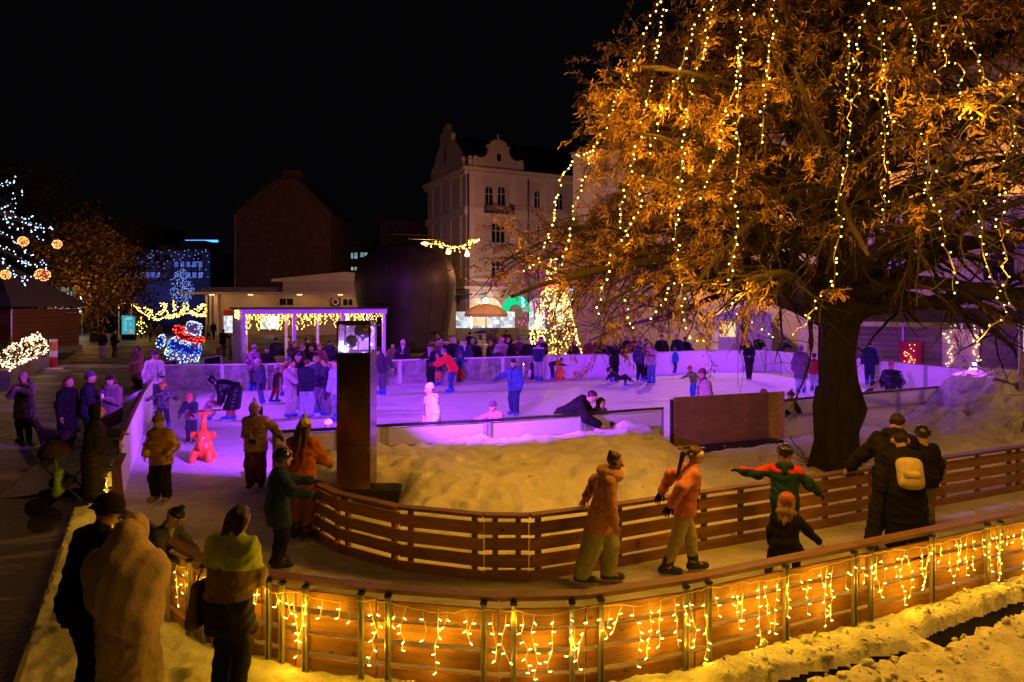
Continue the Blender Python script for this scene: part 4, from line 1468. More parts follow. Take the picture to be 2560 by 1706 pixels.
# --- light strings draped over the crown; columns and rows of the photograph's bulbs (zoomed 1260 px crop)
STR = [
    [(640, 0), (600, 80), (560, 190), (520, 300), (440, 460), (390, 580), (335, 690), (300, 780), (270, 870), (230, 1040), (190, 1200), (150, 1260)],
    [(330, 700), (255, 712), (190, 800), (172, 890), (152, 1010), (120, 1110), (80, 1190), (20, 1240)],
    [(660, 30), (630, 150), (620, 240), (600, 390), (580, 480), (560, 560), (545, 640), (522, 700), (500, 780), (470, 920), (455, 1040)],
    [(575, 770), (555, 880), (550, 940), (480, 1080), (430, 1120), (415, 1200), (395, 1270), (360, 1370), (365, 1430)],
    [(830, 40), (800, 110), (770, 190), (740, 290), (690, 400), (660, 500), (620, 600), (590, 700)],
    [(880, 0), (855, 110), (832, 250), (785, 380), (770, 470), (750, 560), (740, 700), (730, 830), (725, 950), (710, 1050), (720, 1180), (735, 1300), (740, 1400), (760, 1500), (790, 1545), (850, 1562)],
    [(1010, 10), (1008, 150), (990, 290), (1002, 380), (990, 470), (1003, 530), (988, 600), (1003, 700), (985, 800), (975, 900), (990, 1000), (990, 1080), (975, 1160), (970, 1270), (958, 1330), (955, 1380), (1000, 1340)],
    [(1020, 180), (1000, 290), (985, 370), (955, 470), (935, 530), (912, 640), (900, 700), (860, 790), (820, 900)],
    [(1080, 0), (1070, 60)],
    [(1155, 10), (1160, 110), (1140, 230), (1120, 370), (1110, 540), (1103, 640)],
    [(1590, 10), (1550, 130), (1540, 250), (1530, 330), (1535, 430), (1500, 500), (1510, 600), (1490, 650), (1500, 690), (1480, 760), (1450, 880), (1450, 950), (1462, 1000), (1450, 1080), (1430, 1170), (1440, 1280), (1405, 1330), (1350, 1380), (1320, 1440), (1310, 1480), (1245, 1520)],
    [(1500, 150), (1500, 280), (1495, 360), (1490, 440), (1540, 490)],
    [(1640, 110), (1640, 250), (1665, 390), (1682, 470), (1695, 600)],
    [(1710, 30), (1760, 80), (1812, 185), (1790, 300)],
    [(1890, 0), (1900, 110), (1920, 200), (1940, 285), (1908, 320)],
    [(1985, 80), (2020, 150), (2060, 235), (2095, 285), (2120, 350), (2185, 400), (2250, 390)],
    [(2000, 290), (2030, 340), (2000, 400), (2050, 450), (2030, 510), (2010, 550), (2070, 540)],
    [(1860, 830), (1880, 900), (1910, 1000), (1930, 1080), (1960, 1190), (1975, 1330)],
    [(2210, 870), (2100, 930), (2095, 1000), (2110, 1080), (2110, 1160), (2160, 1260), (2190, 1370), (2230, 1430), (2150, 1490), (2080, 1560)],
    [(2215, 880), (2200, 1000), (2210, 1100), (2205, 1220), (2222, 1340), (2260, 1420)],
    [(2240, 340), (2280, 420), (2230, 500), (2255, 620), (2215, 730)],
    [(1600, 430), (1655, 520), (1660, 640), (1655, 930), (1650, 1010)],
    [(1820, 620), (1850, 700), (1875, 790), (1860, 860)],
    [(690, 1290), (665, 1340), (655, 1390), (600, 1450)],
    [(480, 1370), (500, 1450), (520, 1500)],
    [(990, 1430), (1090, 1500), (1145, 1545)],
]


def on_crown(px, py, q=.92):
    best = None
    for i in range(260):
        Y = 5.5 + i * .06
        p = D(px, py, Y)
        e = math.hypot(p.x - TX, p.y - TY) - q * float(crown_r(p.z))
        if e <= 0:
            return p
        if best is None or e < best[0]:
            best = (e, p)
    return best[1]


rs = random.Random(5)
tree_lamps = []
STR.sort(key=lambda s: s[0][0])
for si, s in enumerate(STR):
    pts = [on_crown(1300 + .5485 * x, .5485 * y) for x, y in s]
    Ys = [p.y for p in pts]
    pts = [D(1300 + .5485 * x, .5485 * y, Y) for (x, y), Y in zip(s, [np.mean(Ys[max(0, i - 1):i + 2]) for i in range(len(Ys))])]
    root = empty('light_string', pts[0], 0, f'warm light string hanging in the big tree, {ordinal(si + 1)} from the left', 'string lights', 'light strings in the big tree')
    cab, bl = MB(), MB()
    path = [p - pts[0] for p in pts]
    fine = []
    for a, b in zip(path[:-1], path[1:]):
        m = max(2, int((b - a).length / .088))
        for i in range(m):
            fine.append(a.lerp(b, i / m) + Vector((rs.uniform(-.018, .018), rs.uniform(-.05, .05), rs.uniform(-.015, .015))))
    fine.append(path[-1])
    cab.tube(fine, .006, 3)
    for p in fine:
        if rs.random() < .86:
            c = p + Vector((rs.uniform(-.028, .028), rs.uniform(-.05, .05), rs.uniform(-.02, .02)))
            r = (pts[0].y + c.y) / F * rs.choice((1.4, 1.8, 2.1, 2.4))
            bl.sphere(c, r, 6, 4)
    cab.build('cable', M['cable_dark'], root)
    bl.build('bulbs', M['bulb'], root, kind='stuff')
    acc = 0.0
    for a, b in zip(fine[:-1], fine[1:]):
        acc += (b - a).length
        if acc > .95:
            acc = 0
            tree_lamps.append(pts[0] + b)
for p in tree_lamps:
    q = p + (Vector((TX, TY, p.z)) - p).normalized() * -.10
    lamp('tree_light', q, TREE_W, AMBER, .05)


# --- smaller trees of the square
def small_tree(name, base, H, Rr, label, lm, seed, leafn=14, zmin=.28, dens=1.0, group=None, lsize=(.18, .34)):
    rg = np.random.RandomState(seed)
    t = empty(name, base, 0, label, 'tree', group)
    tp = curve((0, 0, -.1), (0, 0, 1), H * .8, 10, rg, .04, (0, 0, .3))
    V, Q = tubes_np([(tp, np.linspace(H * .028, H * .006, len(tp)))], 9)
    mesh_np('trunk', V, Q, M['bark'], t)
    br, LPs, LDs = [], [], []
    for i in range(int(26 * dens)):
        f = lerp(zmin, .98, (i + .5) / int(26 * dens))
        k = min(int(f * 10), 9)
        a = i * 2.4
        L = Rr * (math.sin(PI * lerp(.25, .93, (f - zmin) / (1 - zmin)))) * rg.uniform(.8, 1.15)
        e = R(rg.uniform(15, 45))
        q = curve(tp[k], (math.cos(a) * math.cos(e), math.sin(a) * math.cos(e), math.sin(e)), L, 7, rg, .12, (0, 0, -.1))
        br.append((q, np.linspace(H * .009, H * .002, len(q))))
        for _ in range(9):
            j = rg.randint(2, len(q))
            d = rg.normal(size=3)
            s = curve(q[j - 1], d / np.linalg.norm(d), Rr * .32, 4, rg, .2, (0, 0, -.2))
            br.append((s, np.linspace(H * .003, H * .001, len(s))))
            if leafn:
                m = leafn
                LPs.append(s[rg.randint(1, len(s), m)] + rg.normal(size=(m, 3)) * Rr * .07)
                LDs.append(rg.normal(size=(m, 3)) + np.array([[0, 0, -.4]]))
    V, Q = tubes_np(br, 4)
    mesh_np('branches', V, Q, M['bark'], t, kind='stuff')
    if leafn:
        P = np.concatenate(LPs)
        V, T = leaves_np(P, np.concatenate(LDs), rg.uniform(lsize[0], lsize[1], len(P)), rg, .5)
        mesh_np('crown', V, T, lm, t, smooth=False, kind='stuff')
    return t


p = D(236, 780, 62); p.z = 0
small_tree('plane_tree', p, 13.5, 5.4, 'tall dark tree with orange lit lower leaves left of the blue office', M['leaf'], 31, 22, .22, 1.2, lsize=(.22, .4))
lamp('tree_uplight', (p.x + .5, p.y - 5.5, 4.2), 260, (1, .45, .08), .1)
lamp('tree_uplight', (p.x + 2.2, p.y - 4.5, 5.2), 150, (1, .42, .08), .1)
p = D(80, 780, 78); p.z = 0
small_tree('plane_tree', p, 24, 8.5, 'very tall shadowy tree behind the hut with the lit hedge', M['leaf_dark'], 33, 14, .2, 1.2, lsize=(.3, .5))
p = D(330, 780, 84); p.z = 0
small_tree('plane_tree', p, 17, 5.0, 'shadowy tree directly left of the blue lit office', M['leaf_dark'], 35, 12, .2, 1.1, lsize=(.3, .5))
# young bare trees wound with blue-white lights before the blue office
p = D(455, 800, 76); p.z = 0
yb = small_tree('bare_tree', p, 8.5, 1.6, 'slim bare tree wound with blue white lights before the office', None, 41, 0, .25, .8)
bl = MB()
for i in range(300):
    a, h = rs.uniform(0, 2 * PI), rs.triangular(2.6, 7.6, 5.0)
    r = 1.35 * math.sqrt(rs.random()) * (1 - abs(h - 5.2) / 4.0)
    bl.sphere((p.x + r * math.cos(a), p.y + r * math.sin(a), h), .036, 5, 3)
wl = empty('wound_lights', p, 0, 'dense blue white lights wound round the slim bare tree', 'string lights')
bl.v = [tuple(Vector(v) - p) for v in bl.v]
bl.build('bulbs', M['bulb_dim_blue'], wl, kind='stuff')
MB().tube([(.25 * math.cos(i * .8), .25 * math.sin(i * .8), 2.6 + i * .12) for i in range(42)], .012, 3).build('cable', M['cable_dark'], wl)

# far left bare tree with blue-white strings and hanging balls
BL = [[(-40, 252), (0, 250), (60, 238), (125, 203)], [(-40, 275), (20, 265), (100, 240)], [(180, 305), (130, 350), (100, 402), (60, 440), (10, 442)],
      [(5, 470), (20, 510), (45, 545), (90, 600), (150, 622), (200, 612)], [(40, 520), (90, 560), (130, 600)], [(135, 525), (180, 550), (228, 520), (235, 580), (190, 610)],
      [(230, 575), (300, 605), (400, 628), (470, 640)], [(240, 600), (270, 650), (320, 710), (357, 740)], [(255, 585), (330, 625), (380, 650)], [(-30, 650), (0, 660), (70, 700), (140, 742), (200, 805), (262, 862)], [(100, 440), (95, 500), (100, 540)],
      [(0, 770), (60, 790), (112, 850)], [(165, 870), (230, 918), (300, 932), (362, 880), (340, 960), (405, 985)], [(-20, 850), (0, 862), (60, 932), (120, 992), (200, 1042), (255, 1012)], [(170, 880), (190, 910), (240, 940), (300, 915)], [(195, 1050), (220, 1085), (215, 1055)], [(70, 940), (110, 1000), (180, 1045)]]
fx = lambda x, y, Y: D(.306 * x, 380 + .306 * y, Y)
bbx = empty('bare_tree', (-30.5, 38, 0), 0, 'bare tree at the far left carrying blue white light strings', 'tree')
rgb_ = np.random.RandomState(3)
cv = [(curve((0, 0, 0), (.02, 0, 1), 15, 12, rgb_, .03, (0, 0, .2)), np.linspace(.34, .06, 13))]
for i, s in enumerate(BL):
    pts = [fx(x, y, 37) for x, y in s]
    root = empty('light_string', pts[0], 0, f'blue white light string on the far left tree, {ordinal(i + 1)} counting downward along its branches', 'string lights', 'blue white strings on the far left tree')
    bl = MB(); cab = MB()
    rel = [q - pts[0] for q in pts]
    for a, b in zip(rel[:-1], rel[1:]):
        m = max(2, int((b - a).length / .13))
        for k in range(m):
            c = a.lerp(b, k / m) + Vector((rs.uniform(-.1, .1), rs.uniform(-.3, .3), rs.uniform(-.12, .12)))
            bl.sphere(c, rs.uniform(.028, .045), 5, 3)
    cab.tube(rel, .01, 3)
    bl.build('bulbs', M['bulb_white'], root, kind='stuff')
    cab.build('cable', M['cable_dark'], root)
    o = np.array(bbx.location)
    far_ = np.array(pts[-1]) - o
    st_ = np.array((0, 0, max(2.5, min(13, pts[0].z + 1.5))))
    t_ = np.linspace(0, 1, 8)[:, None]
    mid = np.array(pts[0]) - o
    cc = np.concatenate([st_ + (mid - st_) * np.linspace(0, 1, 6)[:, None], [np.array(q) - o for q in pts[1:]]])
    cv.append((cc, np.linspace(.08, .012, len(cc))))
V, Q = tubes_np(cv, 6)
mesh_np('trunk_and_branches', V, Q, M['bark'], bbx)
for i, (x, y, w) in enumerate(((58, 604, 11.5), (143, 611, 10.5), (14, 687, 11.5), (106, 688, 14))):
    c = D(x, y, 37)
    r = w * 37 / F
    ball = empty('light_ball', c, 0, ('orange light ball hanging upper left in the bare tree', 'orange light ball hanging upper right in the bare tree', 'orange light ball hanging lower left at the photo edge', 'widest orange light ball hanging lower right above the hut')[i], 'light ball', 'orange light balls in the far left tree')
    MB().sphere((0, 0, 0), (r * .93, r * .93, r * .93), 14, 10).build('ball', mat('ball_mesh', (.55, .2, .08), .6) if i == 0 else bpy.data.materials['ball_mesh'], ball, smooth=True)
    bl = MB()
    for k in range(130):
        v = Vector((rs.gauss(0, 1), rs.gauss(0, 1), rs.gauss(0, 1))).normalized()
        bl.sphere(v * r * (1 if i < 3 else 1 + .25 * abs(v.x)), .022, 5, 3)
    bl.build('bulbs', M['bulb_orange'], ball, kind='stuff')
    MB().tube([(0, 0, r), (0, 0, r + .9)], .01, 4).build('cable', M['cable_dark'], ball)
# ------------------------------------------------------------------ smooth bodies: distance fields turned into meshes
def v3(*a):
    return np.array(a, float)


def cap(a, b, ra, rb=None):
    return ('c', np.array(a, float), np.array(b, float), float(ra), float(ra if rb is None else rb))


def ell(c, r, B=None):
    r = (r, r, r) if not isinstance(r, (tuple, list, np.ndarray)) else r
    return ('e', np.array(c, float), np.array(r, float), np.eye(3) if B is None else np.array(B, float))


def field(prims, X, k):
    f = None
    for p in prims:
        if p[0] == 'c':
            _, a, b, ra, rb = p
            ba = b - a
            t = np.clip(((X - a) @ ba) / max(float(ba @ ba), 1e-9), 0, 1)
            d = np.linalg.norm(X - a - t[..., None] * ba, axis=-1) - (ra + (rb - ra) * t)
        else:
            _, c, r, B = p
            q = (X - c) @ B.T
            k0 = np.linalg.norm(q / r, axis=-1)
            k1 = np.linalg.norm(q / (r * r), axis=-1)
            d = k0 * (k0 - 1) / np.maximum(k1, 1e-6)
        if f is None:
            f = d
        elif k > 0:
            h = np.clip(.5 + .5 * (f - d) / k, 0, 1)
            f = f * (1 - h) + d * h - k * h * (1 - h)
        else:
            f = np.minimum(f, d)
    return f


CORN = np.array([(i, j, k) for i in (0, 1) for j in (0, 1) for k in (0, 1)])
EDGES = [(a, b) for a in range(8) for b in range(a + 1, 8) if np.abs(CORN[a] - CORN[b]).sum() == 1]


def surfnet(f, o, h):
    s = f < 0
    nx, ny, nz = f.shape
    sub = lambda a, c: a[c[0]:nx - 1 + c[0], c[1]:ny - 1 + c[1], c[2]:nz - 1 + c[2]]
    cnt = sum(sub(s, c).astype(np.int8) for c in CORN)
    act = (cnt > 0) & (cnt < 8)
    I, J, K = np.nonzero(act)
    if not len(I):
        return np.zeros((0, 3)), np.zeros((0, 4), int)
    fc = [f[I + c[0], J + c[1], K + c[2]] for c in CORN]
    acc = np.zeros((len(I), 3)); m = np.zeros(len(I))
    for a, b in EDGES:
        fa, fb = fc[a], fc[b]
        x = (fa < 0) != (fb < 0)
        t = np.where(x, fa / np.where(x, fa - fb, 1), 0)
        acc += x[:, None] * (CORN[a] + t[:, None] * (CORN[b] - CORN[a]))
        m += x
    V = o + h * (np.stack([I, J, K], 1) + acc / m[:, None])
    idx = -np.ones(act.shape, int); idx[act] = np.arange(len(I))
    Q = []
    for ax in range(3):
        g = np.moveaxis(s, ax, 0); ix = np.moveaxis(idx, ax, 0)
        if ax == 1:
            g = np.swapaxes(g, 1, 2); ix = np.swapaxes(ix, 1, 2)
        e0, e1 = g[:-1, 1:-1, 1:-1], g[1:, 1:-1, 1:-1]
        i, j, k = np.nonzero(e0 != e1)
        q = np.stack([ix[i, j, k], ix[i, j + 1, k], ix[i, j + 1, k + 1], ix[i, j, k + 1]], 1)
        fl = ~e0[i, j, k]
        q[fl] = q[fl][:, ::-1]
        Q.append(q)
    return V, np.concatenate(Q)


def solid(prims, h, k=.03, clips=(), disp=None, cut=()):
    lo = np.min([np.minimum(p[1] - max(p[3], p[4]), p[2] - max(p[3], p[4])) if p[0] == 'c' else p[1] - p[2].max() for p in prims], 0) - 2.2 * h
    hi = np.max([np.maximum(p[1] + max(p[3], p[4]), p[2] + max(p[3], p[4])) if p[0] == 'c' else p[1] + p[2].max() for p in prims], 0) + 2.2 * h
    n = np.maximum(np.ceil((hi - lo) / h).astype(int) + 1, 4)
    X = np.stack(np.meshgrid(*[lo[i] + h * np.arange(n[i]) for i in range(3)], indexing='ij'), -1)
    f = field(prims, X, k)
    for c in cut:
        f = np.maximum(f, -field(c, X, 0))
    if disp is not None:
        f = f + disp(X)
    for nn, d in clips:
        f = np.maximum(f, X @ np.array(nn, float) - d)
    return surfnet(f, lo, h)


def blob(name, prims, h, mt, parent=None, k=.03, clips=(), disp=None, cut=(), kind=None):
    V, Q = solid(prims, h, k, clips, disp, cut)
    return mesh_np(name, V, Q, mt, parent, True, kind)


# ------------------------------------------------------------------ the bronze bulb and the rink shelter
mo = empty('bronze_monument', ((1014 - CX) / F * 48, 48, 0), 0, 'huge dark bulb shaped bronze monument behind the rink', 'monument')
prof = [(2.75, 0), (2.85, .6), (3.0, 1.6), (3.2, 2.8), (3.42, 3.9), (3.52, 4.7), (3.5, 5.3), (3.32, 6.0), (2.95, 6.6), (2.4, 7.1), (1.7, 7.42), (.9, 7.58), (.05, 7.6)]
MB().lathe(prof, (0, 0, 0), 64, lambda a, z: 1 + .004 * math.cos(9 * a)).build('body', M['bronze'], mo, smooth=True)
for k in range(14):
    a = 2 * PI * k / 14
    MB().tube([((r + .004) * math.cos(a), (r + .004) * math.sin(a), z) for r, z in prof[:-1]], .012, 4).build('seam', M['dark_metal'], mo)
MB().lathe([(3.4, 0), (3.4, .12), (3.3, .16)], (0, 0, 0), 48).build('plinth', M['concrete'], mo)

sh = empty('rink_shelter', (-10.9, 27.6, 0), R(30), 'open white shelter with fairy lights at the rink back corner', 'shelter')
SL, SD, SH = 6.04, 2.4, 3.17
for x in (.06, 2.05, 4.1, SL - .06):
    MB().box((x, .06, SH / 2), (.13, .13, SH)).build('post', M['white_paint'], sh)
for x in (.5, 2.2, 3.6, 5.0, SL - .06):
    MB().box((x, SD - .06, SH / 2), (.12, .12, SH)).build('post', M['white_paint'], sh)
MB().box((SL / 2, SD / 2, SH + .03), (SL + .3, SD + .3, .07)).build('roof', M['roof'], sh)
MB().box((SL / 2, -.02, SH - .11), (SL + .1, .07, .2)).build('front_beam', M['white_paint'], sh)
cw = MB()
for i in range(24):
    cw.box((-.03 + (.012 if i % 2 else -.012), .1 + i * .098, SH / 2), (.03, .1, SH))
cw.build('side_wall', mat('corrugated_wall', (.45, .43, .42), .5, .3), sh)
MB().box((SL / 2, SD + .02, .55), (SL, .04, 1.0)).build('back_panel', M['hut_wood'], sh)
r4 = random.Random(9)
for nm, y, n, lab in (('front', .1, 250, 'dense warm icicle lights under the shelter front beam'), ('back', SD - .2, 150, 'warm icicle lights along the shelter back edge')):
    root = empty('icicle_lights', sh.location, R(30), lab, 'string lights')
    bl, cb = MB(), MB()
    cb.tube([(x, y, SH - .22) for x in np.linspace(.1, SL - .1, 30)], .006, 3)
    x = .12
    while x < SL - .1:
        ln = r4.choice((.2, .35, .5, .65)) * (1.35 if x < .5 else 1)
        p = [(x + r4.uniform(-.03, .03), y + r4.uniform(-.04, .04), SH - .22 - ln * i / 4) for i in range(5)]
        cb.tube(p, .004, 3)
        for i in range(int(ln / .07)):
            bl.sphere((x + r4.uniform(-.07, .07), y + r4.uniform(-.06, .06), SH - .25 - i * .075), .020, 5, 3)
        x += SL / (n / 5.5) * r4.uniform(.7, 1.3)
    bl.build('bulbs', M['bulb'], root, kind='stuff')
    cb.build('cable', M['cable'], root)
sm = Matrix.Translation(sh.location) @ Matrix.Rotation(R(30), 4, 'Z')
for x in (.5, 1.6, 3.0, 4.4, 5.6):
    lamp('shelter_light', sm @ Vector((x, .5, 2.65)), 14, AMBER, .08)
sd = empty('side_lights', sh.location, R(30), 'short bunch of warm lights at the shelter outer corner', 'string lights')
bl = MB(); cb = MB()
for i in range(40):
    bl.sphere((-.10 - .05 * r4.random(), .05 + r4.random() * 1.0, SH - .05 - r4.random() * .35), .02, 5, 3)
cb.tube([(-.1, .05, SH - .02), (-.1, 1.1, SH - .02)], .006, 3)
bl.build('bulbs', M['bulb'], sd, kind='stuff'); cb.build('cable', M['cable'], sd)

# ------------------------------------------------------------------ floodlight pillar
pb = empty('light_pillar', (-2.45, 10.8, 0), 0, 'tall brass clad pillar with two floodlights behind glass on top', 'floodlight pillar')
PW, PZ0, PZ1 = .52, .45, 3.05
MB().box((0, 0, (PZ0 + 2.56) / 2), (PW, .5, 2.56 - PZ0)).build('cladding', M['brass'], pb)
MB().box((0, 0, 3.035), (PW, .5, .05)).build('cap', M['dark_metal'], pb)
for z_ in (1.15, 1.86):
    MB().box((0, -.2505, z_), (PW - .004, .003, .008)).build('joint', M['black'], pb)
for z_ in (.52, 1.1, 1.2, 1.81, 1.91, 2.5):
    for x_ in (-PW / 2 + .03, PW / 2 - .03):
        MB().tube([(x_, -.250, z_), (x_, -.255, z_)], .007, 6).build('bolt', M['steel'], pb)
fm = MB()
for x in (-PW / 2 + .012, PW / 2 - .012):
    for y in (-.238, .238):
        fm.box((x, y, 2.79), (.024, .024, .46))
fm.build('frame', M['dark_metal'], pb)
MB().box((0, -.246, 2.785), (PW - .05, .006, .44)).build('pane', M['clear'], pb)
MB().box((0, 0, 2.572), (PW - .02, .46, .012)).build('shelf', M['dark_metal'], pb)
MB().box((.22, .0, .225), (.95, .56, .45)).build('base', M['black'], pb)
for (x, y, z, r, yaw, nm) in ((.085, .02, 2.90, .105, 25, 'a'), (-.08, -.05, 2.74, .098, -30, 'b')):
    hd = MB()
    ca, sa = math.sin(R(yaw)), math.cos(R(yaw))
    vs = []
    d = Vector((ca, sa, -.18)).normalized()
    hd.tube([Vector((x, y, z)) - d * .13, Vector((x, y, z)) - d * .12, Vector((x, y, z)) - d * .03, Vector((x, y, z)) + d * .06, Vector((x, y, z)) + d * .1], [.03, r * .75, r, r * 1.02, r * .96], 20)
    ho = hd.build('floodlight', mat('flood_housing', (.03, .03, .05), .35, .4) if nm == 'a' else bpy.data.materials['flood_housing'], pb, smooth=True)
    MB().tube([Vector((x, y, z)) + d * .101, Vector((x, y, z)) + d * .106], r * .88, 16).build('lens', glow('flood_lens', (.5, .2, 1.0), 20) if nm == 'a' else bpy.data.materials['flood_lens'], ho)
    MB().box((x, y, z - r - .02), (.03, .05, .05)).bar((x - r - .012, y, z), (x - r - .012, y, z - r - .05), .016, .03).bar((x + r + .012, y, z), (x + r + .012, y, z - r - .05), .016, .03).build('yoke', M['dark_metal'], ho)
lw = MB().box((-.2, .05, 2.66), (.06, .2, .16))
lw.build('work_light', glow('work_light_lens', (.75, .6, 1.0), 6), pb)
MB().box((0, .43, 2.985), (PW + .06, .40, .012)).build('added_visor', M['dark_metal'], pb)  # plate added to cut the upward spill of the floods
lamp('pillar_box_light', (-2.45 - .16, 10.8 - .12, 2.64), 9, (.5, .22, 1), .02)
lamp('pillar_box_light', (-2.45 + .12, 10.8 - .05, 2.66), 9, (.42, .15, 1), .02)
MB().box((0, .236, 2.79), (PW - .05, .008, .40)).build('rear_pane', M['glass'], pb)
MB().box((-.242, 0, 2.79), (.006, .45, .40)).build('side_pane', M['glass'], pb)

# ------------------------------------------------------------------ small things behind the rink
def text_mesh(name, body, size, mt, parent, loc, depth=.006):
    c = bpy.data.curves.new(name, 'FONT')
    c.body = body; c.size = size; c.extrude = depth; c.align_x = 'CENTER'
    to = bpy.data.objects.new(name, c); COL.objects.link(to)
    me = bpy.data.meshes.new_from_object(to.evaluated_get(bpy.context.evaluated_depsgraph_get()))
    bpy.data.objects.remove(to)
    o = bpy.data.objects.new(name, me); COL.objects.link(o)
    me.materials.clear(); me.materials.append(mt)
    o.parent = parent; o.location = loc; o.rotation_euler = (R(90), 0, 0)
    return o


for px, py, yaw, txt, lab in ((531, 893, 8, True, 'white outlined city sign frame with lettering behind the glass barrier'), (428, 903, 10, False, 'plain white outlined sign frame beside the striped beacon')):
    Y = 27.6
    w = (47 if txt else 34) * Y / F
    f = empty('sign_frame', ((px - CX) / F * Y, Y, 0), R(-yaw), lab, 'sign')
    zt = CH + (HZ - py) / F * Y
    fr = MB()
    fr.bar((-w / 2, 0, .1), (-w / 2, 0, zt - .06), .035, .035).bar((w / 2, 0, .1), (w / 2, 0, zt + .06), .035, .035).bar((-w / 2, 0, zt - .06), (w / 2, 0, zt + .06), .035, .035)
    fr.build('frame', M['white_paint'], f)
    MB().prism([(-w / 2 + .02, .012, .1), (w / 2 - .02, .012, .1), (w / 2 - .02, .012, zt + .03), (-w / 2 + .02, .012, zt - .08)], (0, 0, 0), (0, .02, 0)).build('panel', M['black'], f)
    if txt:
        text_mesh('lettering', 'Maribor', .21, M['white_paint'], f, (0, -.01, zt - .43))
        MB().tube([(w * lerp(-.47, .47, i / 10), -.02, .62 + .16 * math.sin(PI * i / 10 * .8)) for i in range(11)], .014, 5).build('arc', M['white_paint'], f)
bea = empty('warning_beacon', D(430, 905, 26.9), 0, 'red and white striped warning beacon leaning behind the glass barrier', 'warning board')
dz = Vector((.50, 0, -1.05))
for k in range(5):
    a, b = dz * (k / 5), dz * ((k + 1) / 5)
    MB().prism([Vector((-.15, 0, .0)) + a, Vector((.15, 0, -.13)) + a, Vector((.15, 0, -.13)) + b, Vector((-.15, 0, 0)) + b], (0, 0, 0), (0, .02, 0)).build('stripe', M['sign_red'] if k % 2 == 0 else M['white_paint'], bea)

# tilted light figure: drum, band, scarf, tall hat, all covered with bulbs
lf = empty('light_figure', ((452 - CX) / F * 40, 40, 0), 0, 'tilted light sculpture of white drum, red scarf and tall white hat', 'light sculpture')
tilt = Matrix.Rotation(R(19), 3, 'Y')
r5 = random.Random(12)
M['fig_white'] = mat('frosted_white', (.32, .34, .45), .6)
M['fig_blue'] = mat('frosted_blue', (.02, .07, .55), .6)
M['fig_red'] = mat('frosted_red', (.55, .01, .02), .6)


def lit_solid(name, prof, off, mt, bm, n, flat=1.0):
    m = MB().lathe(prof, (0, 0, 0), 20)
    m.v = [tuple(.68 * (tilt @ (Vector((x, y * flat, z)) + Vector(off)))) for x, y, z in m.v]
    o = m.build(name, mt, lf, smooth=True)
    bl = MB()
    for _ in range(n):
        i = r5.randrange(len(prof) - 1)
        t = r5.random()
        rr, z = lerp(prof[i][0], prof[i + 1][0], t), lerp(prof[i][1], prof[i + 1][1], t)
        a = r5.uniform(0, 2 * PI)
        bl.sphere(.68 * (tilt @ (Vector(((rr + .02) * math.cos(a), (rr + .02) * math.sin(a) * flat, z)) + Vector(off))), .025, 5, 3)
    bl.build('bulbs', bm, o, kind='stuff')


lit_solid('drum', [(1.25, .05), (1.35, .4), (1.32, 1.0)], (-.1, 0, .1), M['fig_white'], M['bulb_white'], 190)
lit_solid('band', [(1.335, 1.0), (1.34, 1.35), (1.2, 1.65)], (-.1, 0, .1), M['fig_blue'], M['bulb_blue'], 90)
lit_solid('dome', [(1.2, 1.65), (.95, 1.9), (.6, 2.1)], (-.1, 0, .1), M['fig_white'], M['bulb_white'], 100)
lit_solid('scarf', [(.75, 2.0), (1.12, 2.1), (1.14, 2.45), (.8, 2.55)], (.1, 0, .05), M['fig_red'], M['bulb_red'], 130)
lit_solid('scarf_knot', [(.2, 2.2), (.55, 2.3), (.55, 2.75), (.2, 2.9)], (-.85, -.2, .1), M['fig_red'], M['bulb_red'], 70)
lit_solid('hat', [(.62, 2.6), (.66, 2.7), (.60, 3.55), (.05, 3.6)], (.1, 0, .05), M['fig_white'], M['bulb_white'], 130)
lit_solid('hand', [(.12, .3), (.3, .5), (.34, 1.0), (.2, 1.4), (.05, 1.5)], (-2.1, -.2, .3), M['fig_blue'], M['bulb_white'], 60)
lamp('figure_light', lf.location + Vector((.0, -2.2, 1.2)), 12, (.4, .5, 1), .3)

# lit net over planter boxes at the left edge
hg = empty('planter_wall', (-24, 34, 0), 0, 'dark planter wall topped by evergreen hedge at the left edge', 'planter')
a, b = Vector((-20.3, 27.2, 0)) - hg.location, Vector((-27.0, 39.7, 0)) - hg.location
nn = 5
for i in range(nn):
    p, q = a.lerp(b, i / nn), a.lerp(b, (i + 1) / nn)
    p2 = p.lerp(q, .985)
    MB().bar(p + Vector((0, 0, .36)), p2 + Vector((0, 0, .36)), .5, .72).build('planter_box', M['concrete'], hg)
rg6 = np.random.RandomState(6)
n = 2600
t = rg6.rand(n)[:, None]
P = np.array(a) + (np.array(b) - np.array(a)) * t + rg6.normal(size=(n, 3)) * np.array([.28, .28, .2]) + np.array([-.5, 0, 1.0])
V, T = leaves_np(P, rg6.normal(size=(n, 3)) + np.array([0, 0, .4]), rg6.uniform(.12, .3, n), rg6, .35)
mesh_np('hedge', V, T, leaf_mat('evergreen', (.02, .05, .015), (.05, .10, .03)), hg, False, 'stuff')
nl = empty('net_lights', hg.location, 0, 'glowing net of pale pink lights over the planter hedge', 'string lights')
bl, cb = MB(), MB()
for i in range(520):
    t_, s_ = r5.random(), r5.random()
    p = a.lerp(b, t_) + Vector((.30 - .75 * s_, -.1, .74 + 1.0 * s_ * (.55 + .5 * t_))) + Vector((r5.gauss(0, .03), r5.gauss(0, .03), r5.gauss(0, .04)))
    bl.sphere(p, .036, 5, 3)
for s_ in (.1, .35, .6, .85):
    cb.tube([a.lerp(b, k / 20) + Vector((.30 - .75 * s_, -.1, .74 + 1.0 * s_ * (.55 + .5 * k / 20))) for k in range(21)], .008, 3)
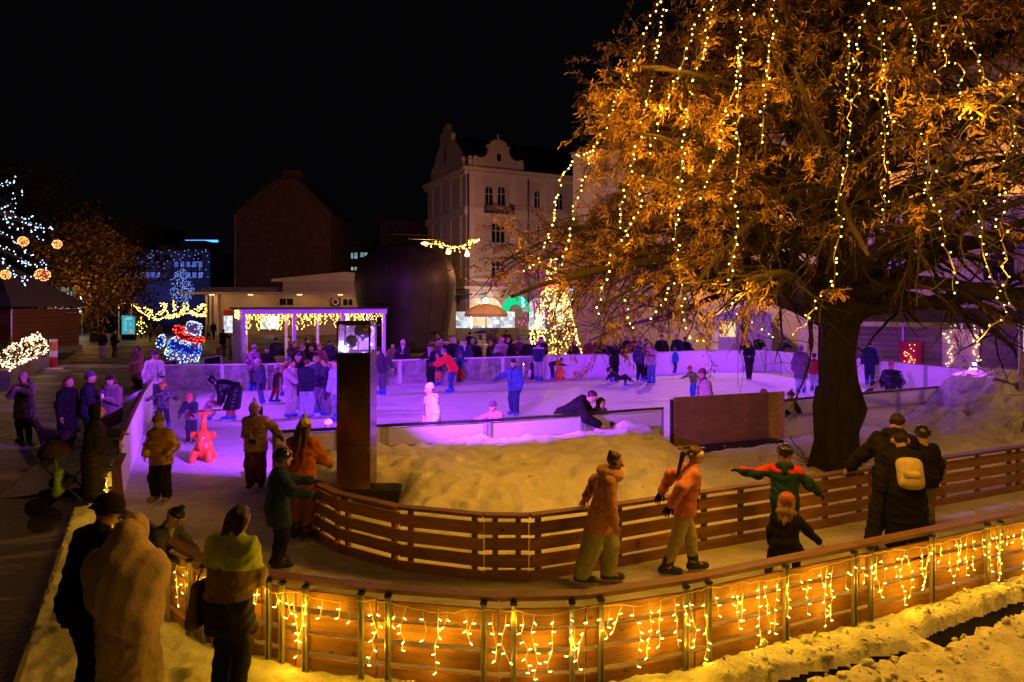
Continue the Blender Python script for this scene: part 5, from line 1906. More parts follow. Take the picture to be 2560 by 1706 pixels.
bl.build('bulbs', M['bulb_pink'], nl, kind='stuff'); cb.build('cable', M['cable_dark'], nl)
for t_ in (.15, .5, .85):
    lamp('net_light', hg.location + a.lerp(b, t_) + Vector((.6, -.3, 1.2)), 7, (1, .55, .3), .2)

# hipped market hut at the left edge
mh = empty('market_hut', (-36.6, 47, 0), 0, 'market hut with dark hipped roof and rust red boards at the left edge', 'hut')
for k in range(9):
    MB().box((0, 0, .55 + k * .3), (9.2, 7, .285)).build('board', M['orange_wall'], mh)
MB().box((0, 0, .2), (9.5, 7.3, .42)).build('plinth', M['concrete'], mh)
rf = MB()
e, z0, z1 = .6, 3.25, 6.6
c = [(-4.6 - e, -3.5 - e, z0), (4.6 + e, -3.5 - e, z0), (4.6 + e, 3.5 + e, z0), (-4.6 - e, 3.5 + e, z0), (-1.8, 0, z1), (1.0, 0, z1)]
rf.add(c, [(0, 1, 5, 4), (1, 2, 5), (2, 3, 4, 5), (3, 0, 4), (3, 2, 1, 0)])
rf.build('roof', M['hut_roof'], mh)
MB().box((3.0, -3.56, 2.3), (1.6, .06, .08)).build('light_strip', glow('strip_light', (1, .8, .7), 1.2), mh)
MB().tube([(5.0, -3.9, 0), (5.0, -3.9, 3.1)], .06, 6).build('post', M['steel'], mh)

ap = empty('advert_column', G(134, 923), 0, 'slim red and white advertising column beside the lit hedge', 'advertising column')
MB().lathe([(.42, 0), (.42, .06), (.3, .08)], (0, 0, 0), 20).build('base', M['white_paint'], ap)
for z0, z1, mt in ((.08, .62, M['sign_red']), (.63, .95, M['white_paint']), (.96, 1.42, mat('poster_orange', (.6, .18, .06), .5, var=.6, scale=3, stretch=(1, 1, .7))), (1.43, 1.56, M['white_paint'])):
    MB().lathe([(.18, z0), (.18, z1)], (0, 0, 0), 20).build('drum_panel', mt, ap, smooth=False)
lamp('column_lamp', ap.location + Vector((.5, -1.2, 1.6)), 5, (1, .75, .6), .1)

ip = empty('info_panel', ((321 - CX) / F * 66, 66, 0), R(6), 'lit turquoise information panel on a dark foot', 'information panel')
k = 66 / F
zb, zt = CH + (HZ - 836) * k, CH + (HZ - 789) * k
MB().box((0, .08, zt / 2), (34 * k, .16, zt + .1)).build('case', M['black'], ip)
scn = MB().box((0, -.012, (zb + zt) / 2), (31 * k, .02, zt - zb))
so = scn.build('screen', glow('panel_turquoise', (.05, .42, .55), .85), ip)
tl = MB()
for i, (x, w, z, h) in enumerate([(0, .5, .86, .05), (0, .62, .80, .03)] + [(-.22, .26 - .04 * (q % 3), .70 - q * .055, .018) for q in range(10)] + [(.2, .24 - .03 * (q % 2), .70 - q * .055, .018) for q in range(5)]):
    tl.box((x * 31 * k, -.028, zb + z * (zt - zb)), (w * 31 * k, .006, h * (zt - zb)))
tl.build('print_lines', glow('panel_print', (.45, .8, .9), .9), so)
MB().box((.22 * 31 * k, -.028, zb + .16 * (zt - zb)), (.24 * 31 * k, .006, .2 * (zt - zb))).build('picture', glow('panel_picture', (.7, .35, .25), .8), so)


# path lamps and globe lamp
def path_lamp(px, pyt, pyb, label):
    b = G(px, pyb)
    h = CH + (HZ - pyt) / F * b.y
    o = empty('path_lamp', b, 0, label, 'street lamp', 'tall thin lamps along the path at the left')
    MB().tube([(0, 0, 0), (0, 0, h)], [.07, .05], 6).build('pole', M['steel'], o)
    MB().bar((0, 0, h), (.75, -.1, h + .05), .22, .08).build('head', M['dark_metal'], o)
    MB().box((.45, -.06, h - .03), (.5, .18, .02)).build('lens', M['lamp_amber'], o)
    lamp('path_lamp_light', b + Vector((.45, -.1, h - .2)), 55, STREET, .1)


for i, (px, pyt, pyb) in enumerate(((157, 753, 852), (245, 756, 842), (297, 758, 838), (328, 760, 836), (139, 752, 858))):
    path_lamp(px, pyt, pyb, f'thin path lamp at the left, {ordinal(sorted((139, 157, 245, 297, 328)).index(px) + 1)} from the left edge')
gb = G(205, 838)
go = empty('globe_lamp', gb, 0, 'lamp post with cluster of white globes in front of the dark office', 'street lamp')
k = gb.y / F
MB().tube([(0, 0, 0), (0, 0, CH + (HZ - 750) * k)], .06, 6).build('pole', M['steel'], go)
for i, (px, py, r) in enumerate(((190, 756, 3.6), (198, 756, 3.4), (203, 745, 3.8), (212, 757, 2.6), (217, 756, 2.4))):
    MB().sphere(((px - 205) * k, -.2 * (i % 2), CH + (HZ - py) * k), r * k, 10, 8).build('globe', M['lamp_white'], go, smooth=True)
lamp('globe_light', gb + Vector((0, -1, 3.4)), 160, (1, .85, .7), .2)

# garland-hung little trees by the pavilion
GA = [[(340, 760), (352, 778), (372, 792), (392, 800), (412, 795)], [(412, 795), (440, 792), (470, 782), (512, 762)], [(418, 790), (448, 786), (474, 765)], [(362, 768), (375, 780), (385, 792)], [(398, 790), (410, 775), (418, 758)], [(420, 788), (412, 770), (402, 755)], [(435, 786), (436, 770), (435, 752)], [(450, 782), (458, 770), (464, 758)], [(470, 782), (490, 790), (515, 788)], [(490, 786), (500, 772), (505, 760)], [(476, 778), (484, 788), (515, 790)], [(505, 788), (515, 775), (512, 765)]]
gt = empty('garland_trees', D(430, 800, 70), 0, 'sagging warm light garlands between small trees by the pavilion', 'string lights')
bl, cb = MB(), MB()
o = Vector(gt.location)
for s in GA:
    pts = [D(x, y, 70) - o for x, y in s]
    cb.tube(pts, .02, 3)
    for a, b in zip(pts[:-1], pts[1:]):
        for i in range(max(3, int((b - a).length / .065))):
            c = a.lerp(b, r5.random())
            bl.sphere(c + Vector((r5.gauss(0, .07), r5.gauss(0, .2), r5.gauss(0, .08))), .042, 5, 3)
bl.build('bulbs', M['bulb'], gt, kind='stuff'); cb.build('cable', M['cable'], gt)
for px in (365, 430, 490):
    p = D(px, 780, 70)
    lamp('garland_light', p + Vector((0, -1.5, .2)), 45, (1, .6, .15), .3)
xt = empty('small_fir', G(353, 845), 0, 'small cone shaped fir covered in warm lights by the information panel', 'christmas tree')
MB().tube([(0, 0, 0), (0, 0, .6)], .08, 6).build('trunk', M['bark'], xt)
rg7 = np.random.RandomState(2)
n = 1500
zr = rg7.rand(n) ** .8
ar = rg7.rand(n) * 2 * PI
rr = (1 - zr) * .75 * np.sqrt(rg7.rand(n))
P = np.stack([rr * np.cos(ar), rr * np.sin(ar), .35 + zr * 1.75], 1)
V, T = leaves_np(P, np.stack([np.cos(ar), np.sin(ar), -.2 + 0 * ar], 1), np.full(n, .22), rg7, .3)
mesh_np('foliage', V, T, bpy.data.materials['evergreen'], xt, False, 'stuff')
bl = MB()
for i in range(70):
    z = r5.random() ** 1.1; a = r5.uniform(0, 2 * PI); q = (1 - z) * .8 + .03
    bl.sphere((q * math.cos(a), q * math.sin(a), .4 + z * 1.75), .04, 5, 3)
bl.build('bulbs', M['bulb'], xt, kind='stuff')

# cone of lights beside the far barrier
ct = empty('light_cone', ((1385 - CX) / F * 37, 37, 0), 0, 'tall cone tree of warm lights with red ring behind the far barrier', 'light tree')
pl = MB()
for k in range(8):
    a = 2 * PI * k / 8
    pl.tube([(1.65 * math.cos(a), 1.65 * math.sin(a), 0), (.12 * math.cos(a), .12 * math.sin(a), 6.0)], .02, 5)
pl.build('frame', mat('gold_frame', (.5, .35, .05), .4, .5), ct)
bl = MB()
for i in range(1000):
    z = r5.random() ** 1.25
    a = r5.uniform(0, 2 * PI) if i % 3 else (r5.randrange(8) * PI / 4)
    q = lerp(1.65, .1, z) + r5.gauss(0, .03)
    bl.sphere((q * math.cos(a), q * math.sin(a), .1 + z * 6.0 + r5.gauss(0, .05)), r5.uniform(.022, .04), 5, 3)
bl.build('bulbs', M['bulb'], ct, kind='stuff')
br_ = MB()
for i in range(170):
    a = r5.uniform(0, 2 * PI)
    br_.sphere((.72 * math.cos(a), .72 * math.sin(a), 4.35 + r5.gauss(0, .07)), .045, 5, 3)
br_.build('red_ring', M['bulb_red'], ct, kind='stuff')
for z, q in ((.8, 1.9), (2.4, 1.4), (4.2, .9)):
    for a in (-2.4, -.8):
        lamp('cone_light', ct.location + Vector((q * math.cos(a), q * math.sin(a), z)), 26, AMBER, .15)

# street garland with lamp in front of the corner house
sg_ = empty('street_garland', D(1062, 609, 58), 0, 'street garland of lights with two lit bells before the corner house', 'string lights')
o = Vector(sg_.location)
bl, cb = MB(), MB()
line = [(1062, 606), (1075, 609), (1090, 603), (1105, 606), (1118, 613), (1135, 616), (1150, 615), (1163, 612), (1172, 604), (1180, 598), (1190, 600), (1198, 597)]
pts = [D(x, y, 58) - o for x, y in line]
cb.tube(pts, .015, 3)
cb.tube([D(1020, 598, 58) - o, D(1130, 601, 58) - o, D(1260, 598, 58) - o], .012, 3)
for i, (a, b) in enumerate(zip(pts[:-1], pts[1:])):
    for q in range(12):
        c = a.lerp(b, r5.random())
        bl.sphere(c + Vector((r5.gauss(0, .05), r5.gauss(0, .1), -abs(r5.gauss(0, .28 if i < 9 else .12)))), .035, 5, 3)
bl.build('bulbs', M['bulb'], sg_, kind='stuff'); cb.build('cable', M['cable_dark'], sg_)
for px, py in ((1121, 629), (1168, 635)):
    c = D(px, py, 58) - o
    MB().lathe([(.05, .3), (.14, .2), (.2, -.05), (.24, -.18), (.1, -.25)], c, 10).build('bell', M['lamp_amber'], sg_)
MB().sphere((0, 0, 0), (.32, .2, .12), 10, 6).build('lantern', glow('sodium_lantern', (1, .55, .18), 12), sg_)
lamp('street_lamp_light', sg_.location + Vector((0, -.4, -.3)), 2500, STREET, .2)
for i, (x, y, z, w) in enumerate(((3.4, 60, 9.0, 2500), (10.5, 42, 9.0, 3000))):  # lanterns added behind the crown to warm the house and castle fronts
    ln = empty('added_lantern', (x, y, z), 0, ('added wire hung lantern behind the tree crown warming the corner house', 'added wire hung lantern behind the tree crown warming the castle facade')[i], 'street lamp')
    MB().lathe([(.3, -.05), (.34, .0), (.1, .12)], (0, 0, 0), 12).build('shade', M['dark_metal'], ln)
    MB().sphere((0, 0, -.06), (.2, .2, .08), 10, 5).build('lens', bpy.data.materials['sodium_lantern'], ln)
    MB().tube([(-14, 0, .6), (0, 0, .14), (14, 0, .6)], .012, 3).build('wire', M['cable_dark'], ln)
    lamp('added_lantern_light', (x, y, z - .3), w, STREET, .2)

# stall with parasol before the corner house
stl = empty('food_stall', ((1218 - CX) / F * 68, 68, 0), R(8), 'food stall counter lit cold white below the beige parasol', 'stall')
MB().box((0, 0, .55), (6.2, 1.2, 1.1)).build('counter', M['hut_wood'], stl)
MB().box((0, 1.6, 1.6), (6.0, .1, 2.2)).build('back_wall', M['shop_white'], stl)  # wall glows, the stall's light put into its colour
MB().box((-1.6, 0, 1.6), (.12, .12, 1.5)).build('lamp_tube', glow('tube_light', (.8, .9, 1), 8), stl)
MB().box((-.6, .3, 1.7), (1.5, .3, .8)).build('crate_stack', M['shop_orange'], stl)  # crates glow too, lit look put into their material
lamp('stall_light', stl.location + Vector((-1, -1.2, 2.2)), 60, (.8, .85, 1), .2)
pr = empty('parasol', ((1215 - CX) / F * 66, 66, 0), 0, 'large closed sided beige parasol over the food stall', 'parasol')
MB().lathe([(2.05, 2.25), (2.1, 2.55), (1.9, 2.85), (1.1, 3.3), (.1, 3.5)], (0, 0, 0), 8).build('canopy', mat('parasol_cloth', (.5, .36, .24), .8), pr)
MB().tube([(0, 0, 0), (0, 0, 3.4)], .05, 6).build('pole', M['steel'], pr)


def heater(px, py, Y, label):
    c = D(px, py, Y)
    o = empty('table_heater', (c.x, c.y, 0), 0, label, 'patio heater')
    MB().tube([(0, 0, 0), (0, 0, c.z)], .06, 8).build('pole', M['steel'], o)
    MB().lathe([(.55, c.z - .02), (.55, c.z + .02), (.1, c.z + .14)], (0, 0, 0), 16).build('hood', M['dark_metal'], o)
    MB().lathe([(.18, c.z - .42), (.2, c.z - .1)], (0, 0, 0), 10).build('burner', M['brass'], o)
    MB().lathe([(.5, 1.02), (.5, 1.06)], (0, 0, 0), 16).build('table_top', M['white_paint'], o)


heater(1206, 832, 40, 'patio heater with round table right of the monument')
heater(1093, 835, 42, 'patio heater standing directly before the monument')

# grey lamp pole at the right edge, standing in the snow pile
c = G(2556, 1012, .9)
lp = empty('grey_pole', (c.x, c.y, .3), 0, 'smooth grey pole with violet light strip at the right edge', 'pole')
MB().tube([(0, 0, -.3), (0, 0, 2.6)], .085, 12).build('pole', M['steel'], lp)
MB().tube([(-.02, -.09, 1.9), (-.02, -.09, 2.55)], .012, 5).build('light_strip', glow('violet_strip', (.35, .1, 1), 4), lp)


# ------------------------------------------------------------------ skating aids
M['aid_orange'] = mat('orange_plastic', (.85, .16, .03), .35, var=.04, coat=.2)
M['aid_black'] = mat('black_plastic_gloss', (.015, .015, .018), .25, coat=.4)
M['aid_white'] = mat('white_plastic_gloss', (.75, .75, .76), .35)


def elephant_aid(pos, face, label, s=1.0):
    o = empty('elephant_skate_aid', pos, R(face + 180), label, 'skating aid', 'orange elephant skating aids')
    S = lambda *a: tuple(q * s for q in a)
    pr_ = [ell(S(0, -.02, .27), S(.19, .17, .22)), ell(S(0, .02, .50), S(.155, .14, .15)),
           cap(S(-.13, .10, .20), S(-.17, .17, .035), .075 * s, .07 * s), cap(S(.13, .10, .20), S(.17, .17, .035), .075 * s, .07 * s),
           cap(S(-.14, -.12, .16), S(-.16, -.16, .035), .07 * s, .065 * s), cap(S(.14, -.12, .16), S(.16, -.16, .035), .07 * s, .065 * s),
           cap(S(0, .13, .47), S(0, .19, .38), .06 * s, .05 * s), cap(S(0, .19, .38), S(0, .21, .31), .05 * s, .045 * s)]
    b = blob('body', pr_, .02 * s, M['aid_orange'], o, .035 * s)
    for q in (-1, 1):
        blob('ear', [ell(S(q * .19, .0, .53), S(.075, .03, .085))], .015 * s, M['aid_orange'], o, 0)
        MB().sphere(S(q * .075, .142, .545), .020 * s, 10, 8).build('eye', M['black'], o, smooth=True)
    hb_ = MB().tube([S(0, -.02, .60), S(0, -.03, .80), S(0, -.04, .96)], [.075 * s, .055 * s, .045 * s], 10)
    hb_.build('neck', M['aid_orange'], o, smooth=True)
    MB().tube([S(-.15, -.05, .98), S(-.1, -.05, .985), S(.1, -.05, .985), S(.15, -.05, .98)], [.02 * s, .024 * s, .024 * s, .02 * s], 10).build('handle', M['aid_orange'], o, smooth=True)
    return o


def penguin_aid(pos, face, label, s=1.0):
    o = empty('penguin_skate_aid', pos, R(face + 180), label, 'skating aid', 'penguin skating aids')
    S = lambda *a: tuple(q * s for q in a)
    blob('body', [ell(S(0, 0, .33), S(.17, .16, .32)), ell(S(0, .0, .70), S(.10, .10, .11)), cap(S(0, 0, .55), S(0, 0, .7), .09 * s), cap(S(-.13, 0, .5), S(-.2, .02, .24), .035 * s, .025 * s), cap(S(.13, 0, .5), S(.2, .02, .24), .035 * s, .025 * s)], .022 * s, M['aid_black'], o, .04 * s)
    blob('belly', [ell(S(0, .045, .33), S(.125, .135, .25))], .02 * s, M['aid_white'], o, 0)
    MB().tube([S(0, .09, .70), S(0, .17, .68)], [.03 * s, .004 * s], 8).build('beak', M['aid_orange'], o)
    for q in (-1, 1):
        MB().sphere(S(q * .07, .06, .02), S(.06, .09, .025), 8, 6).build('foot', M['aid_orange'], o)
        MB().tube([S(q * .06, -.02, .77), S(q * .16, -.04, .79)], .018 * s, 8).build('handle', M['aid_black'], o)
    return o


elephant_aid(G(508, 1152, ICE), 8, 'orange elephant skating aid with tall handle before the pink capped child', 1.0)
elephant_aid(G(1398, 951, ICE), 75, 'orange elephant skating aid pushed by the bending child at the far boards', .95)
penguin_aid(G(1468, 942, ICE), 0, 'black penguin skating aid alone against the white boards', 1.0)
penguin_aid(G(1330, 951, ICE), -60, 'penguin skating aid beside the boy in navy and white', .95)
# ------------------------------------------------------------------ people
_fab = {}


def fab(col, kind='cloth'):
    key = (tuple(round(c, 3) for c in col), kind)
    if key not in _fab:
        n = len(_fab)
        if kind == 'shiny':
            m = mat(f'shiny_fabric_{n}', col, .32, .25, var=.25, scale=16, bump=.35, bscale=22)
        elif kind == 'fur':
            m = mat(f'fur_fabric_{n}', col, .95, var=.35, scale=40, bump=.9, bscale=70, sheen=.3)
        elif kind == 'knit':
            m = mat(f'knit_fabric_{n}', col, .95, var=.2, scale=30, stretch=(1, 1, .35), bump=.35, bscale=90, sheen=.2)
        elif kind == 'camo':
            m = mat(f'patterned_fabric_{n}', col, .7, col2=(.03, .03, .05), thr=.5, scale=9, bump=.3, bscale=30)
        elif kind == 'hard':
            m = mat(f'helmet_shell_{n}', col, .25, var=.08, coat=.5)
        elif kind == 'leather':
            m = mat(f'leather_{n}', col, .5, var=.15, scale=12, bump=.2)
        elif kind == 'hair':
            m = mat(f'hair_{n}', col, .5, var=.4, scale=30, stretch=(1, 1, .12), bump=.7, bscale=60)
        elif kind == 'skin':
            m = mat(f'skin_{n}', col, .5, var=.08, scale=9)
        else:
            m = mat(f'fabric_{n}', col, .85, var=.2, scale=9, bump=.5, bscale=20, sheen=.0 if max(col) < .06 else .1, spec=.15)
        _fab[key] = m
    return _fab[key]


BLK, NAVY, GREY, DGREY = (.014, .013, .015), (.018, .024, .075), (.18, .18, .19), (.05, .05, .055)
WHITE, CREAM, BEIGE, BROWN = (.72, .72, .74), (.60, .50, .36), (.38, .28, .19), (.10, .055, .03)
LILAC, PINK, MAROON, RED = (.42, .36, .52), (.62, .22, .30), (.16, .025, .035), (.62, .025, .02)
JEANS, BLUE, SKATE, GREEN = (.07, .11, .24), (.03, .12, .42), (.02, .10, .55), (.05, .12, .04)
TEAL, ORANGE, GOLD, LIME = (.01, .06, .075), (.70, .20, .04), (.42, .25, .08), (.30, .44, .06)
SKIN = (.52, .30, .21)
HAIR_D, HAIR_B, HAIR_L = (.022, .013, .009), (.09, .045, .022), (.34, .21, .10)


def hand_mesh(h, curl, spread):
    """Right hand, wrist at the origin, fingers along +y, palm facing -z, thumb to -x (for a 1.7 m adult)."""
    pr = [cap((0, -.01, 0), (0, .02, 0), .024), cap((-.022, .025, 0), (-.026, .085, 0), .0145), cap((0, .02, 0), (0, .088, 0), .0155), cap((.022, .025, 0), (.026, .08, 0), .0145)]
    for x, L, a in ((-.030, .072, -.10), (-.010, .082, -.03), (.011, .077, .04), (.030, .060, .12)):
        p = np.array((x, .088 - abs(x) * .25, 0)); d = np.array((math.sin(a + a * spread * 2), math.cos(a), 0))
        c = curl * .5
        for k, f in enumerate((.45, .32, .23)):
            dd = np.array((d[0] * math.cos(c), d[1] * math.cos(c), -math.sin(c)))
            q = p + dd * L * f
            pr.append(cap(p, q, .0088 - .0008 * k, .0082 - .0009 * k))
            p = q; c += curl * .55
    p = np.array((-.028, .022, -.004)); q = p + np.array((-.026, .030, -.012)); r = q + np.array((-.008, .032, -.010 - .012 * curl))
    pr += [cap(p, q, .0125, .0105), cap(q, r, .0102, .0085)]
    return solid(pr, h, .006)


HANDS = {}


def hand(h, pose):
    if (h, pose) not in HANDS:
        HANDS[(h, pose)] = hand_mesh(h, *{'relax': (.55, .3), 'grip': (1.15, 0), 'open': (.2, 1.0)}[pose])
    return HANDS[(h, pose)]


def ik(a, c, l1, l2, hint):
    a, c, hint = np.array(a, float), np.array(c, float), np.array(hint, float)
    d = c - a
    L = np.linalg.norm(d)
    m = l1 + l2 - 1e-3
    if L > m:
        c = a + d / L * m; d = c - a; L = m
    u = d / L
    x = (l1 * l1 - l2 * l2 + L * L) / (2 * L)
    hgt = math.sqrt(max(l1 * l1 - x * x, 0))
    n = hint - u * (hint @ u)
    n /= max(np.linalg.norm(n), 1e-9)
    return a + u * x + n * hgt, c


ARM = {'down': (.06, .03, -.30), 'front': (-.07, .17, -.19), 'cup': (-.06, .16, -.09), 'phone': (-.06, .20, -.01), 'out': (.24, .04, -.15), 'outf': (.15, .20, -.13),
       'rail': (.02, .21, -.20), 'back': (.09, -.19, -.20), 'pocket': (.03, .09, -.235), 'fwd': (.0, .29, -.10), 'reach': (.03, .27, -.16), 'sideup': (.29, .02, -.05), 'up': (.06, .24, .10), 'hang': (.02, .05, -.31), 'floor': (.0, .12, -.30)}
LEG = {'stand': ((-.055, 0), (.055, 0)), 'stride': ((-.05, .13), (.05, -.14)), 'strider': ((-.05, -.14), (.05, .13)), 'wide': ((-.13, .02), (.13, -.02)), 'skate': ((-.07, .05), (.09, -.06)), 'glide': ((-.06, .03), (.10, -.17)), 'step': ((-.05, .07), (.05, -.05))}


def person(label, pos, H, face, group=None, h=.024, name='person', lean=4, nod=0, look=0, crouch=0.0, la='down', ra='down', legs='stand', coat=BLK, ck='cloth', hem=.45, bulk=1.0, puff=0,
           pants=DGREY, pk='cloth', pw=1.0, boots=BLK, skate=None, hat=None, hair=(HAIR_B, 'short'), glove=None, collar=None, scarf=None, hood=None, yoke=None, lower=None, head=None, skin=SKIN, bag=None, side=0, eyes=False, lift=0.0, twist=0, stripe=None, cup=None):
    """side: sideways lean in degrees (to the person's right); hood: 'up', 'down' or None."""
    o = empty(name, pos, R(face + 180), label, 'person', group)
    hs = head or (1.0 if H > 1.5 else (1.14 if H > 1.2 else 1.28))
    hh = .135 * H * hs
    K = H * (1 - .10 * (hs - 1))
    b0 = (.045 if skate else 0) + lift
    hipz = b0 + .515 * K * (1 - crouch)
    ln, sd = R(lean), R(side)
    td = v3(math.sin(sd) * math.cos(ln), math.sin(ln), math.cos(ln) * math.cos(sd))
    hipy = -.10 * K * math.sin(ln) * (1 if lean > 15 else 0) - .12 * K * crouch
    pel = v3(0, hipy, hipz)
    if isinstance(legs, str):
        legs = LEG[legs]
    tx = v3(math.cos(sd), 0, -math.sin(sd))
    tw = R(twist)
    sx = v3(math.cos(tw) * math.cos(sd), math.sin(tw), -math.sin(sd))
    chest = pel + td * .225 * K
    neck = pel + td * .315 * K
    # head frame
    hp = R(nod) + ln * .55
    l = R(look)
    hy = v3(-math.sin(l) * math.cos(hp), math.cos(l) * math.cos(hp), -math.sin(hp))
    hx = v3(math.cos(l), math.sin(l), 0)
    hz = np.cross(hx, hy)
    hc = neck + td * .035 * K + hz * .50 * hh + hy * .10 * hh * (1 if lean < 30 else .5)
    B = np.stack([hx, hy, hz])
    at = lambda x, y, z: hc + hh * (hx * x + hy * y + hz * z)
    sh_ = [neck - td * .04 * K + sx * s * .098 * K for s in (-1, 1)]
    hip = [pel + tx * s * .048 * K for s in (-1, 1)]
    arms, lg = [], []
    for i, (s, a) in enumerate(((-1, la), (1, ra))):
        t = ARM[a] if isinstance(a, str) else a
        w = sh_[i] + K * v3(s * t[0], t[1], t[2])
        e, w = ik(sh_[i], w, .165 * K, .150 * K, (s * .55, -.7, -.45))
        arms.append((sh_[i], e, w))
    for i, s in enumerate((-1, 1)):
        f = legs[i]
        ank = v3(f[0] * K, f[1] * K + hipy * 0, b0 + .045 * K + (f[2] * K if len(f) > 2 else 0))
        k_, ank = ik(hip[i], ank, .245 * K, .235 * K, (s * .12, 1, .1))
        lg.append((hip[i], k_, ank))
    fine = h <= .02
    bk = np.cross(td, sx)                          # forward of the chest
    # --- body: one continuous skin
    sk = [ell(at(0, -.03, .09), (.355 * hh, .43 * hh, .40 * hh), B), ell(at(0, .10, -.22), (.27 * hh, .29 * hh, .29 * hh), B), cap(at(0, .40, .02), at(0, .50, -.08), .035 * hh, .065 * hh),
          ell(at(-.36, -.02, -.02), (.05 * hh, .09 * hh, .12 * hh), B), ell(at(.36, -.02, -.02), (.05 * hh, .09 * hh, .12 * hh), B), cap(neck - td * .02 * K, at(0, -.06, -.15), .034 * K, .032 * K),
          cap(pel, chest, .062 * K, .066 * K), cap(chest, neck, .06 * K, .035 * K), cap(sh_[0], sh_[1], .035 * K)]
    for s_, e, w in arms:
        sk += [cap(s_, e, .031 * K, .026 * K), cap(e, w, .026 * K, .019 * K)]
    for a, k_, f in lg:
        sk += [cap(a, k_, .052 * K, .038 * K), cap(k_, f, .038 * K, .026 * K), cap(f, f + v3(0, .07 * K, -.018 * K), .024 * K, .02 * K)]
    V, Q = solid(sk, min(h, .022) if eyes else h, .018 * H)
    Vs, Qs, n = [V], [Q], len(V)
    gl = []
    hres = .0068 if fine else (.0085 if h < .03 else .011)
    for i, (s_, e, w) in enumerate(arms):
        s = (-1, 1)[i]
        y = (w - e) / np.linalg.norm(w - e)
        dn = abs(y[2])
        zr = v3(s, 0, 0) * dn + v3(0, 0, 1) * (1 - dn) + v3(0, -.2, 0)
        x = np.cross(y, zr); x /= np.linalg.norm(x)
        z = np.cross(x, y)
        pose = 'relax' if dn > .8 else ('grip' if (la, ra)[i] in ('rail', 'cup', 'phone') else 'open' if (la, ra)[i] in ('out', 'outf', 'sideup', 'reach', 'fwd') else 'relax')
        hv, hq = hand(hres, pose)
        sc = K / 1.7 * (1.18 if glove else 1.05)
        vx = hv[:, :1] * (1 if s > 0 else -1)
        vv = w + sc * (vx * x + hv[:, 1:2] * y + hv[:, 2:] * z)
        qq = hq if s > 0 else hq[:, ::-1]
        if glove is not None:
            gl.append((vv, qq))
        else:
            Vs.append(vv); Qs.append(qq + n); n += len(vv)
    mesh_np('body', np.concatenate(Vs), np.concatenate(Qs), fab(skin, 'skin'), o)
    for vv, qq in gl:
        mesh_np('glove', vv, qq, fab(glove), o)
    # --- trousers and footwear
    r = K * (1.0 + .06 * (bulk - 1))
    tp = [cap(hip[0], hip[1], .066 * r), cap(pel, pel + td * .06 * K, .074 * r)]
    for a, k_, f in lg:
        tp += [cap(a, k_, .068 * r, .052 * r * pw), cap(k_, lerp(k_, f, .92), .052 * r * pw, .041 * r * (1 + (pw - 1) * 1.15))]
    ph = (sum(map(ord, label)) % 97) * .37
    wa = .0085 if h <= .022 else .005
    wr = lambda X: wa * H / 1.7 * np.sin(31 * X[..., 2] + 4 * np.sin(11 * X[..., 0] + 8 * X[..., 1] + ph)) * np.sin(17 * X[..., 0] + 10 * X[..., 1] + 3 * np.sin(13 * X[..., 2] + ph))
    blob('trousers', tp, h, fab(pants, pk), o, .02 * K, clips=[((0, 0, -1), -(b0 + .035 * K))], disp=wr)
    for i, (a, k_, f) in enumerate(lg):
        s = (-1, 1)[i]
        td_ = v3(s * .18, 1, 0) / math.hypot(.18, 1)
        sh_b = (f - k_) / np.linalg.norm(f - k_)
        dz = v3(0, 0, -.024 * K)
        q = 1.0 if not skate else 1.15
        bp = [cap(lerp(k_, f, .72 if skate else .80), f, .040 * K * q, .036 * K * q), cap(f + dz - td_ * .028 * K, f + dz + td_ * .085 * K * q, .032 * K * q, .027 * K * q)]
        bo = blob('skate' if skate else 'boot', bp, min(h, .026), fab(skate or boots, 'leather'), o, .015 * K, clips=[((0, 0, -1), -(f[2] - .046 * K))])
        if skate:
            c0 = f + v3(0, 0, -.045 * K - .018) - td_ * .05 * K
            MB().bar(c0, c0 + td_ * .16 * K, .007, .036).build('blade', M['steel'], bo)
    # --- coat
    rb = .074 + .010 * (bulk - 1)
    cp = []
    for s in (-1, 1):
        cp += [cap(pel + tx * s * .040 * K, chest + sx * s * .052 * K, (rb + .004) * K, rb * K), cap(chest + sx * s * .052 * K, neck - td * .03 * K + sx * s * .045 * K, rb * K, .052 * K)]
    cp += [cap(pel, chest, (rb + .008) * K, (rb + .006) * K), cap(neck - td * .03 * K, neck + td * .012 * K, .052 * K, .047 * K)]
    ra_ = .040 + .009 * bulk
    for s_, e, w in arms:
        cp += [cap(s_, e, ra_ * K, (ra_ - .004) * K), cap(e, lerp(e, w, .96), (ra_ - .004) * K, (ra_ - .012) * K), cap(s_, neck - td * .04 * K, ra_ * K, .045 * K)]
    hemz = hem * K * (1 - crouch * .9) + b0
    if hem < .47:
        for i, (a, k_, f) in enumerate(lg):
            tz = (a[2] - hemz) / max(a[2] - k_[2], .02 * K)
            end = lerp(a, k_, min(tz, 1)) if tz <= 1 else lerp(k_, f, min((k_[2] - hemz) / max(k_[2] - f[2], .02 * K), 1))
            end = end * .8 + v3(pel[0], end[1] * 1.0, end[2]) * .2
            end[2] = hemz - .02 * K
            cp.append(cap(a, end, (rb + .006) * K, (rb + .010 + .018 * (.47 - hem) / .3) * K))
        cp.append(cap(pel, v3(pel[0], (lg[0][1][1] + lg[1][1][1]) / 2 * .5 + pel[1] * .5, hemz - .02 * K), (rb + .01) * K, (rb + .012) * K))
    if puff:
        dsp = lambda X: wr(X) + .016 * H / 1.7 * (.5 - np.abs(np.sin(PI * (X[..., 2] - b0) / (.052 * H) / puff)))
    else:
        dsp = lambda X: wr(X) * 1.6
    blob('coat', cp, h, fab(coat, ck), o, .028 * K, clips=[((0, 0, -1), -hemz)], disp=dsp)
